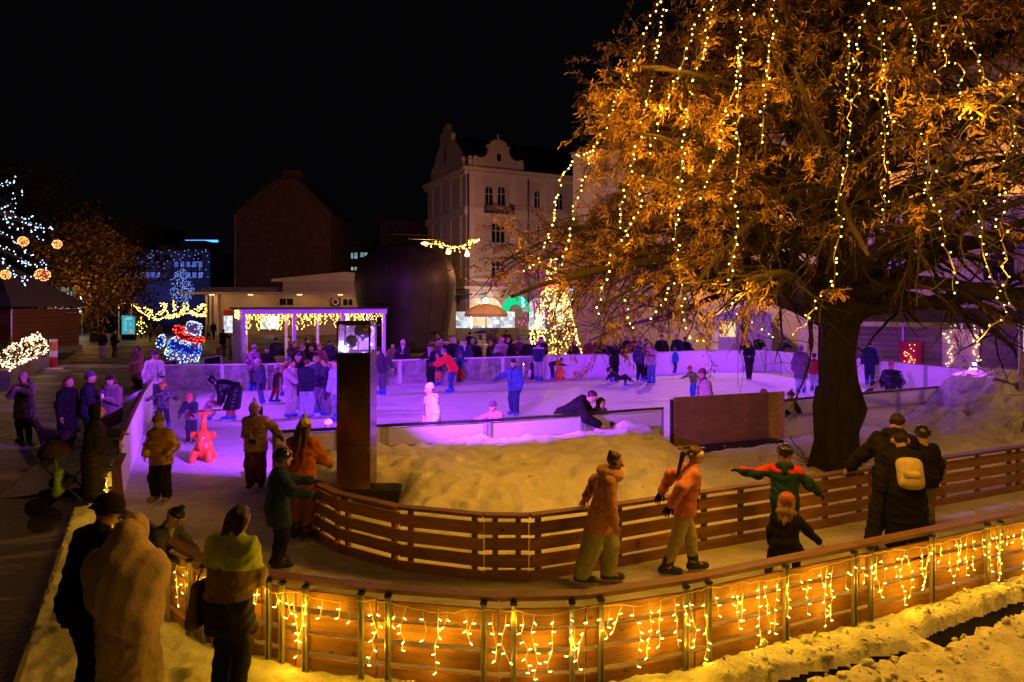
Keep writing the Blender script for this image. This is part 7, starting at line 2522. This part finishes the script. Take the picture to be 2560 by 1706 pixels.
person('child in plum jacket bending over at the far boards', G(1384, 949, ON), 1.22, 80, g1, .026, lean=72, coat=(.07, .03, .06), hem=.44, pants=(.03, .03, .07), skate=SKATE, legs=((-.12, .0), (.12, -.06)), la='floor', ra='fwd')
person('woman in black with fur hood lifting a fallen child', G(1535, 955, ON), 1.74, 20, g1, .026, lean=6, nod=15, coat=(.014, .012, .014), hem=.38, bulk=1.2, pants=BLK, skate=SKATE, la=(.20, .06, -.22), ra='outf', collar=((.05, .035, .03), .045), hair=(HAIR_D, 'long'), legs=((-.05, -.02), (.10, .03)), eyes=True)
person('child in dark overall fallen backwards on the ice', G(1552, 968, ON), 1.18, 75, g1, .024, lean=-52, nod=-20, crouch=.50, coat=(.03, .025, .04), hem=.40, pants=(.03, .025, .04), skate=SKATE, legs=((-.05, .32, .16), (.06, .16, .02)), la='back', ra='back', hat=('helmet', (.03, .02, .05)), eyes=True)
person('woman in glossy navy puffer jacket on the ice', G(1600, 954, ON), 1.68, 150, g1, .026, coat=(.025, .03, .10), ck='shiny', hem=.40, bulk=1.6, puff=1, pants=BLK, skate=SKATE, hair=(HAIR_B, 'short'), la='down', ra='front', hat=('beanie', (.03, .09, .4)))
person('girl in pink top between navy puffer and lilac sweater', G(1614, 951, ON), 1.58, 60, g1, .026, coat=(.55, .2, .3), pants=BLK, skate=SKATE, hair=(HAIR_B, 'long'))
person('girl in lilac sweater and jeans facing left', G(1630, 961, ON), 1.64, -40, g1, .026, coat=(.46, .36, .46), hem=.46, bulk=.7, pants=(.10, .16, .36), skate=SKATE, hair=(HAIR_B, 'short'), la='front', ra='down', eyes=True)
person('small child in bright blue jacket close to the white boards', G(1686, 933, ON), 1.14, 160, g1, .026, coat=(.03, .22, .62), hem=.42, bulk=1.5, pants=(.06, .035, .07), skate=SKATE, hat=('beanie', (.04, .08, .30)), la='out', ra='down')
person('woman in long pale coat standing in profile before the gate', AT(1762, 16.6, ON), 1.70, -78, g1, .022, lean=3, nod=8, coat=(.42, .33, .28), ck='knit', hem=.16, bulk=1.4, pants=BROWN, hair=(HAIR_B, 'short'), hat=('beanie', (.14, .09, .06)), scarf=(.10, .06, .05), la='down', ra='down', glove=BLK, eyes=True)
person('small child with red hat and green blue suit reaching left', G(1733, 1000, ON), 1.15, -58, g1, .024, lean=24, nod=10, coat=(.12, .30, .04), hem=.46, yoke=((.16, .36, .05), .0), pants=(.03, .16, .42), skate=SKATE, la='out', ra='out', hat=('beanie', (.6, .05, .05)), scarf=BLK, eyes=True)
person('skater in black gliding on one foot at the right', G(1873, 950, ON), 1.72, -20, g1, .026, lean=4, coat=(.018, .014, .022), hem=.42, pants=(.02, .02, .03), skate=(.02, .02, .04), legs=((-.02, .03), (.03, -.05)), la='front', ra='front', hair=(HAIR_D, 'long'), hat=('headband', BLK), eyes=True)
person('person in black at the boards taking a photo', G(1895, 924, ON), 1.74, 0, g1, .028, coat=(.014, .012, .016), pants=BLK, skate=SKATE, la='phone', ra='phone', hair=(HAIR_D, 'short'))
person('skater in bright blue trousers leaning against the boards', G(1953, 924, ON), 1.66, 120, g1, .028, lean=30, coat=(.03, .03, .06), hem=.48, pants=(.03, .09, .36), skate=SKATE, legs='glide', la='fwd', ra='fwd', hair=(HAIR_D, 'short'))
person('woman in long mauve coat and pale trousers seen from behind', G(2003, 985, ON), 1.74, 165, g1, .024, lean=5, coat=(.17, .11, .20), hem=.30, bulk=1.5, pants=(.36, .40, .58), skate=SKATE, la='down', ra='down', hat=('beanie', (.3, .26, .42)), hair=(HAIR_D, 'short'))
person('child in red vest and pale blue trousers beside the mauve coat', G(2036, 980, ON), 1.40, 170, g1, .026, coat=(.5, .03, .06), hem=.44, pants=(.36, .45, .62), skate=SKATE, hair=(HAIR_D, 'short'))
person('child in black with black helmet at the barrier by the trunk', AT(2043, 17.4, ON), 1.34, 70, g1, .022, lean=12, coat=(.012, .011, .014), hem=.40, bulk=1.6, hood='down', pants=BLK, skate=BLK, la='reach', ra='reach', hat=('helmet', (.02, .02, .025)), eyes=True)
person('child in black coat and bobble hat leaning over the barrier', AT(1968, 16.35, ON), 1.24, 8, g1, .022, lean=20, nod=10, coat=(.014, .012, .013), hem=.40, bulk=1.6, pants=BLK, la='rail', ra='rail', hat=('bobble', (.07, .045, .03)), eyes=True)
person('child in cream coat and tan hat behind the chipboard', AT(1905, 16.2, ON), 1.24, 60, g1, .022, coat=(.50, .42, .27), hem=.38, bulk=1.5, pants=BROWN, hat=('beanie', (.24, .14, .08)), eyes=True)
person('adult in black coat hunched over the near barrier', AT(1425, 14.35, ON), 1.80, 72, g1, .02, lean=58, nod=10, coat=(.010, .009, .010), hem=.30, bulk=2.0, hood='down', pants=BLK, la='rail', ra='rail', hair=(HAIR_D, 'short'))
person('child in fur trimmed hood hugging the near barrier', AT(1492, 14.5, ON), 1.30, 30, g1, .02, lean=14, nod=8, coat=(.03, .022, .016), hem=.40, bulk=1.5, hood='up', pants=BLK, la='rail', ra='rail', collar=((.10, .07, .05), .03), eyes=True)
person('woman in glossy black puffer coat and pink hat at the right', AT(2229, 19.6, ON), 1.60, -35, g1, .022, nod=10, coat=(.02, .018, .035), ck='shiny', hem=.22, bulk=1.9, puff=1.1, pants=BLK, skate=SKATE, la='pocket', ra='pocket', hat=('beanie', (.42, .10, .20)), eyes=True)
person('skater in dark blue right behind the tree trunk', G(2174, 965, ON), 1.76, 150, g1, .026, coat=(.02, .02, .09), pants=(.02, .02, .10), skate=SKATE, hair=(HAIR_D, 'short'))
person('person in dark striped jacket bending at the barrier behind the trunk', AT(2163, 18.2, ON), 1.30, 60, g1, .024, lean=30, coat=(.03, .025, .07), hem=.4, pants=BLK, la='reach', ra='reach', hair=(HAIR_D, 'short'))

# ---------------- spectators behind the far barrier (px, head row, distance, face, coat, hat/hair, text)
SP = [
    (668, 868, 27.2, 10, BLK, ('beanie', (.05, .04, .04)), None, 'woman with glowing pink face in black behind the glass near the shelter post', {}),
    (690, 822, 31.5, 190, (.03, .02, .04), None, (HAIR_D, 'short'), 'tall dark person under the left half of the shelter', {}),
    (714, 830, 32.0, 120, (.10, .08, .08), None, (HAIR_B, 'short'), 'person in brown grey coat beside the second shelter post', {}),
    (731, 848, 28.3, 60, (.05, .03, .02), None, (HAIR_B, 'long'), 'brown haired woman bending to her phone under the shelter', {'nod': 25, 'la': 'phone', 'ra': 'phone'}),
    (752, 862, 27.5, 100, (.04, .02, .03), ('bobble', (.2, .16, .14)), None, 'person with grey bobble hat behind the girls group', {}),
    (777, 866, 27.9, 30, (.02, .015, .025), None, (HAIR_D, 'short'), 'dark haired man with lit face right of the grey bobble hat', {'eyes': True}),
    (800, 862, 28.2, 0, (.30, .10, .12), ('bobble', (.5, .1, .06), (.5, .1, .06), (.6, .1, .05)), None, 'child with red bobble hat behind the girls group', {}),
    (764, 826, 31.0, 140, BLK, ('beanie', BLK), None, 'person in black cap under the middle of the shelter', {}),
    (787, 824, 31.4, 200, (.025, .022, .03), None, (HAIR_B, 'short'), 'man in dark jacket with bare head under the shelter', {'bulk': 1.8}),
    (822, 818, 29.5, 165, (.022, .018, .035), None, (HAIR_D, 'short'), 'tall person in long dark coat at the shelter right side', {'hem': .25}),
    (846, 818, 30.2, 100, (.30, .22, .20), None, (HAIR_B, 'short'), 'person in pale beige coat next to the long dark coat', {'hem': .28}),
    (935, 845, 29.3, 30, (.03, .02, .03), ('beanie', (.05, .04, .05)), None, 'dark capped person right of the shelter post', {}),
    (981, 860, 31.0, 20, (.20, .14, .13), None, (HAIR_B, 'short'), 'person in brown jacket looking over the barrier left of the white hat', {}),
    (1008, 842, 28.7, 0, (.022, .018, .035), ('beanie', (.55, .40, .48)), None, 'woman in white pink hat and black coat behind the glass', {'scarf': (.5, .4, .45), 'la': 'cup', 'ra': 'pocket', 'eyes': True}),
    (1097, 832, 30.5, 60, (.10, .075, .07), None, (HAIR_D, 'short'), 'person with brown fur hood before the monument', {'collar': ((.2, .13, .1), .05)}),
    (1118, 848, 30.5, 0, BLK, ('beanie', (.03, .02, .03)), None, 'dark capped onlooker right of the fur hood', {}),
    (1133, 842, 31.0, 10, (.03, .03, .06), ('beanie', (.45, .18, .28)), None, 'onlooker in pink hat beside the red jacket', {'eyes': True}),
    (1161, 846, 29.5, 8, (.03, .035, .10), ('beanie', (.12, .05, .10)), None, 'cheering woman in navy coat and plum hat at the barrier', {'scarf': (.55, .45, .5), 'eyes': True, 'bulk': 1.7}),
    (1145, 852, 32.0, 170, BLK, None, (HAIR_D, 'short'), 'short dark onlooker between pink hat and plum hat', {}),
    (1175, 827, 38.0, 180, BLK, None, (HAIR_D, 'short'), 'black clad man standing well behind the barrier by the heater', {}),
    (1180, 848, 33.0, 30, (.06, .05, .05), ('beanie', (.4, .33, .3)), None, 'onlooker in pale grey hat near the heater', {}),
    (1190, 852, 32.0, 150, BLK, None, (HAIR_D, 'short'), 'dark onlooker in front of the heater pole', {}),
    (1222, 854, 33.5, 100, BLK, ('beanie', (.30, .17, .10)), None, 'onlooker in ginger knit hat behind black coats', {}),
    (1230, 824, 42.0, 160, (.10, .08, .07), None, (HAIR_B, 'short'), 'grey coated person at the food stall', {}),
    (1245, 858, 30.6, 20, (.05, .03, .06), ('beanie', (.30, .16, .14)), None, 'child in terracotta hat at the barrier left of the santa hat', {'H': 1.45}),
    (1254, 838, 31.2, 20, (.40, .28, .36), ('santa', (.55, .02, .03), (.7, .62, .62)), None, 'woman wearing a red and white santa hat', {'la': 'out', 'eyes': True}),
    (1271, 838, 31.4, -20, (.015, .012, .014), None, (HAIR_D, 'short'), 'man in black coat right of the santa hat', {'bulk': 1.7, 'eyes': True}),
    (1266, 824, 41.0, 180, BLK, None, (HAIR_D, 'short'), 'dark person queueing at the lit stall', {}),
    (1298, 842, 32.0, 200, (.10, .04, .06), ('bobble', (.16, .03, .05)), None, 'person in maroon coat and maroon hat seen from behind', {'bulk': 1.6}),
    (1319, 846, 31.0, 30, BLK, None, (HAIR_B, 'short'), 'dark woman left of the boy in navy white', {'eyes': True}),
    (1328, 822, 40.0, 120, (.02, .03, .02), None, (HAIR_D, 'short'), 'dark figure left of the light cone', {}),
    (1353, 832, 31.6, 5, (.025, .022, .03), ('beanie', (.05, .04, .05)), None, 'tall man in dark jacket before the light cone', {'la': 'cup', 'bulk': 1.8}),
    (1435, 852, 33.0, 20, (.02, .018, .016), None, (HAIR_D, 'long'), 'dark haired person right of the light cone', {}),
    (1446, 880, 31.4, 10, (.04, .03, .04), ('beanie', (.06, .04, .05)), None, 'small child peeping over the white boards', {'H': 1.1}),
    (1473, 846, 32.5, -40, (.16, .035, .02), None, (HAIR_L, 'verylong'), 'woman with long fair hair in rust red coat', {'bulk': 1.5}),
    (1499, 838, 32.5, 15, (.014, .012, .015), ('beanie', (.14, .15, .30)), None, 'man in black with blue knit hat holding a cup', {'la': 'cup', 'ra': 'cup', 'bulk': 1.6}),
    (1518, 852, 33.0, 40, BLK, None, (HAIR_D, 'short'), 'dark onlooker between blue hat and the skating woman', {'la': 'cup'}),
    (1552, 846, 33.0, 10, BLK, None, (HAIR_B, 'short'), 'dark onlooker behind the skating woman in black', {}),
    (1567, 836, 33.5, -30, (.02, .015, .015), None, (HAIR_L, 'long'), 'fair haired woman in black under low branches', {'bulk': 1.5}),
    (1585, 840, 34.0, 170, BLK, None, (HAIR_D, 'short'), 'black coated person beside the fair haired woman', {}),
    (1612, 848, 33.5, 60, (.02, .02, .03), None, (HAIR_D, 'short'), 'dark spectator behind the lilac sweater girl', {}),
    (1654, 836, 34.0, -10, (.013, .012, .016), ('beanie', (.02, .02, .02)), None, 'man in black cap at the white boards before a lit hut', {'bulk': 1.8}),
    (1694, 834, 34.5, -40, (.02, .02, .05), ('beanie', (.20, .16, .34)), None, 'person in violet hat left of the hanging lights', {}),
    (1712, 842, 34.8, 150, BLK, None, (HAIR_D, 'short'), 'dark spectator right of the violet hat', {}),
    (1726, 852, 34.8, 20, BLK, ('beanie', (.05, .2, .5)), None, 'child in blue cap behind the white boards', {'H': 1.35}),
    (1858, 852, 36.0, 20, (.05, .02, .07), None, (HAIR_D, 'short'), 'dark violet spectator left of the kiosk', {}),
    (1842, 846, 36.5, -20, (.40, .30, .36), None, (HAIR_B, 'short'), 'person in pale coat against the violet kiosk', {}),
]
for (px, py, Y, f, c, ht, hr_, lab, kw) in SP:
    kw = dict(kw)
    H = kw.pop('H', None)
    if H is None:
        H = min(1.86, max(1.5, CH + (HZ - py) / F * Y))
    person(lab, AT(px, Y), H, f, g3, .031, coat=c, hat=ht, hair=hr_ or (HAIR_B, 'short'), pants=DGREY, hem=kw.pop('hem', .40), bulk=kw.pop('bulk', 1.4), la=kw.pop('la', 'down'), ra=kw.pop('ra', 'pocket'), **kw)

# ---------------- dog and pushchair outside the fence
dg = G(140, 1150)
dog = empty('dog', dg, R(172), 'lean dark dog with pale legs standing by the trio', 'dog')
db_ = [cap((.26, 0, .52), (-.05, 0, .53), .125, .105), cap((-.05, 0, .53), (-.26, 0, .54), .09, .095), cap((.32, 0, .56), (.46, 0, .72), .085, .06), ell((.52, 0, .77), (.095, .065, .07)), cap((.57, 0, .755), (.70, 0, .725), .042, .028),
       cap((.50, .045, .82), (.47, .06, .90), .022, .008), cap((.50, -.045, .82), (.47, -.06, .90), .022, .008), cap((-.33, 0, .58), (-.48, 0, .50), .022, .016), cap((-.48, 0, .50), (-.60, 0, .34), .016, .008)]
for s in (-1, 1):
    y = s * .075
    db_ += [cap((.26, y, .46), (.25, y, .27), .055, .030), cap((.25, y, .27), (.27, y, .04), .026, .020), cap((.27, y, .03), (.31, y, .025), .026, .022),
            cap((-.25, y, .50), (-.17, y, .34), .075, .045), cap((-.17, y, .34), (-.33, y, .22), .036, .022), cap((-.33, y, .22), (-.29, y, .04), .020, .018), cap((-.29, y, .03), (-.24, y, .025), .024, .02)]
blob('body', db_, .016, mat('dog_fur', (.03, .022, .018), .9, var=.3, scale=14, bump=.5, bscale=60), dog, .03)
for s in (-1, 1):
    blob('sock', [cap((-.33, s * .075, .225), (-.29, s * .075, .04), .024, .021), cap((-.29, s * .075, .03), (-.24, s * .075, .025), .027, .023)], .012, mat('pale_fur', (.35, .28, .23), .9) if s < 0 else bpy.data.materials['pale_fur'], dog, .01)
MB().tube([(.36, .06, .58), (.36, .0, .52), (.36, -.06, .58), (.38, -.075, .66), (.39, 0, .71), (.38, .075, .66), (.36, .06, .58)], .010, 5).build('collar', M['sign_red'], dog)
pc = empty('pushchair', G(165, 1275), R(20), 'dark pushchair hung with a lime green bag', 'pushchair')
fm = MB()
for y in (-.24, .24):
    fm.tube([(-.42, y, 1.02), (-.28, y, .80), (.30, y, .16)], .014, 6)
    fm.tube([(.22, y, .62), (-.34, y, .14)], .014, 6)
fm.tube([(-.42, -.24, 1.02), (-.46, 0, 1.04), (-.42, .24, 1.02)], .016, 6).tube([(-.34, -.26, .13), (-.34, .26, .13)], .014, 6).tube([(.28, -.26, .16), (.28, .26, .16)], .012, 6)
fm.build('frame', M['dark_metal'], pc)
for x, r_, nm in ((-.34, .15, 0), (.28, .10, 1)):
    for y in (-.28, .28):
        w = MB().tube([(x, y - .022, r_), (x, y + .022, r_)], r_, 16)
        wo = w.build('wheel', M['black'], pc)
        MB().tube([(x, y - .026, r_), (x, y + .026, r_)], r_ * .45, 12).build('rim', M['dark_metal'], wo)
blob('seat', [cap((-.12, -.14, .48), (-.12, .14, .48), .09), cap((-.26, -.13, .80), (-.26, .13, .80), .07), cap((.05, -.14, .46), (.05, .14, .46), .07)], .025, fab((.02, .02, .022)), pc, .12)
blob('canopy', [ell((-.16, 0, .90), (.24, .22, .22))], .022, fab((.05, .03, .025)), pc, 0, clips=[((0, 0, -1), -.88), ((.9, 0, -.45), -.02 - .30)])
gbg = empty('shopping_bag', G(150, 1285) + Vector((0, 0, .36)), R(20), 'lime green shopping bag hanging on the pushchair handle', 'bag')
blob('bag', [cap((-.02, -.13, .0), (-.02, .13, .0), .055), cap((-.02, -.10, .30), (-.02, .10, .30), .035), cap((-.02, -.12, 0), (-.02, -.10, .30), .05, .035), cap((-.02, .12, 0), (-.02, .10, .30), .05, .035), cap((-.02, 0, 0), (-.02, 0, .30), .055, .04)], .018, fab((.16, .30, .03)), gbg, .06)
MB().tube([(-.02, -.08, .32), (-.06, -.03, .5), (-.08, .03, .5), (-.02, .08, .32)], .008, 5).build('handle', fab((.16, .30, .03)), gbg)
cupo = empty('fallen_cup', G(470, 1690, .12), 0, 'crumpled clear plastic cup standing in the trodden snow', 'cup')
MB().lathe([(.028, -.02), (.042, .085)], (0, 0, 0), 12, lambda a, z: 1 + .12 * math.sin(3 * a)).build('cup', M['clear'], cupo)
MB().lathe([(.043, .083), (.044, .09)], (0, 0, 0), 12).build('rim', M['white_paint'], cupo)

# ------------------------------------------------------------------ lamps of the place and added unseen ones
lamp('pillar_flood', (-2.36, 11.08, 2.90), FLOOD[0], PURPLE, .04, aim=(7.0, 33, .4), cone=88, blend=.6)
lamp('pillar_flood', (-2.55, 11.08, 2.88), FLOOD[1], PURPLE, .04, aim=(-9.5, 24, .4), cone=84, blend=.6)


def added_flood_mast(x, y, z, watts, aim, cone, label):
    o = empty('added_floodlight_mast', (x, y, 0), 0, label, 'floodlight mast')
    MB().tube([(0, 0, 0), (0, 0, z)], [.09, .06], 8).build('pole', M['steel'], o)
    d = (Vector(aim) - Vector((x, y, z))).normalized()
    hd = MB().bar(Vector((0, 0, z + .1)) - d * .12, Vector((0, 0, z + .1)) + d * .12, .5, .36)
    ho = hd.build('floodlight', bpy.data.materials['flood_housing'], o)
    MB().bar(Vector((0, 0, z + .1)) + d * .121, Vector((0, 0, z + .1)) + d * .128, .46, .32).build('lens', bpy.data.materials['flood_lens'], ho)
    lamp('added_mast_flood', Vector((x, y, z + .1)) + d * .3, watts, PURPLE, .12, aim=aim, cone=cone, blend=.5)


added_flood_mast(-19.5, 18.5, 9.0, FLOOD[2], (1.0, 26, 0), 52, 'added unseen tall floodlight mast outside the left rink wall')  # mast added out of view; steepens light on the ice, side assumed from shadows
added_flood_mast(25.5, 29.0, 9.0, FLOOD[3], (6.0, 27.5, 0), 56, 'added unseen floodlight mast brightening the ice from the right')  # mast added out of view for steeper light on the ice
fz_ = iz(12.7, 18.7) + .16
gf = empty('assumed_ground_floodlight', (12.7, 18.7, fz_ - .3), 0, 'assumed small floodlight on a stake in the snow pile by the right barrier', 'floodlight')  # assumed from the violet glow on the barrier, fixture itself unseen
fd = (Vector((9.5, 17.2, .7)) - Vector((12.7, 18.7, fz_))).normalized()
MB().tube([(0, 0, 0), (0, 0, .28)], .015, 6).build('stake', M['steel'], gf)
fh = MB().bar(Vector((0, 0, .3)) - fd * .05, Vector((0, 0, .3)) + fd * .05, .13, .09).build('housing', bpy.data.materials['flood_housing'], gf)
MB().bar(Vector((0, 0, .3)) + fd * .051, Vector((0, 0, .3)) + fd * .054, .11, .07).build('lens', bpy.data.materials['flood_lens'], fh)
lamp('assumed_ground_flood', Vector((12.7, 18.7, fz_)) + fd * .1, FLOOD[4], PURPLE, .05, aim=(9.5, 17.2, .7), cone=130, blend=.5)


def added_street_lamp(x, y, z, watts, col, label):
    o = empty('added_street_lamp', (x, y, 0), 0, label, 'street lamp')
    MB().tube([(0, 0, 0), (0, 0, z), (.4, .6, z + .3)], [.09, .06, .05], 8).build('pole', M['steel'], o)
    MB().box((.6, .9, z + .3), (.35, .8, .14)).build('head', M['dark_metal'], o)
    MB().box((.6, .9, z + .22), (.26, .6, .03)).build('lens', bpy.data.materials['sodium_lantern'], o)
    lamp('street_lamp_light', (x + .6, y + .9, z + .05), watts, col, .15)  # light of an added lamp standing out of view


added_street_lamp(-27.5, 33.0, 8.0, 420, STREET, 'added unseen street lamp brightening the left ground')  # added out of view to lift the dark left ground
added_street_lamp(-14.0, 6.0, 8.0, 80, STREET, 'added unseen street lamp over the dark path beside the track')  # lamp added outside the view, lights the ground left of the track
added_street_lamp(17.0, 9.0, 7.5, 1150, (1.0, .43, .12), 'assumed unseen street lamp beside the track right of the big tree')  # lamp assumed from the warm snow pile, added outside the view
added_street_lamp(7.5, -1.5, 6.5, 230, (1.0, .45, .012), 'added unseen street lamp brightening the snow outside the lit fence')  # lamp added behind the camera to brighten the foreground snow
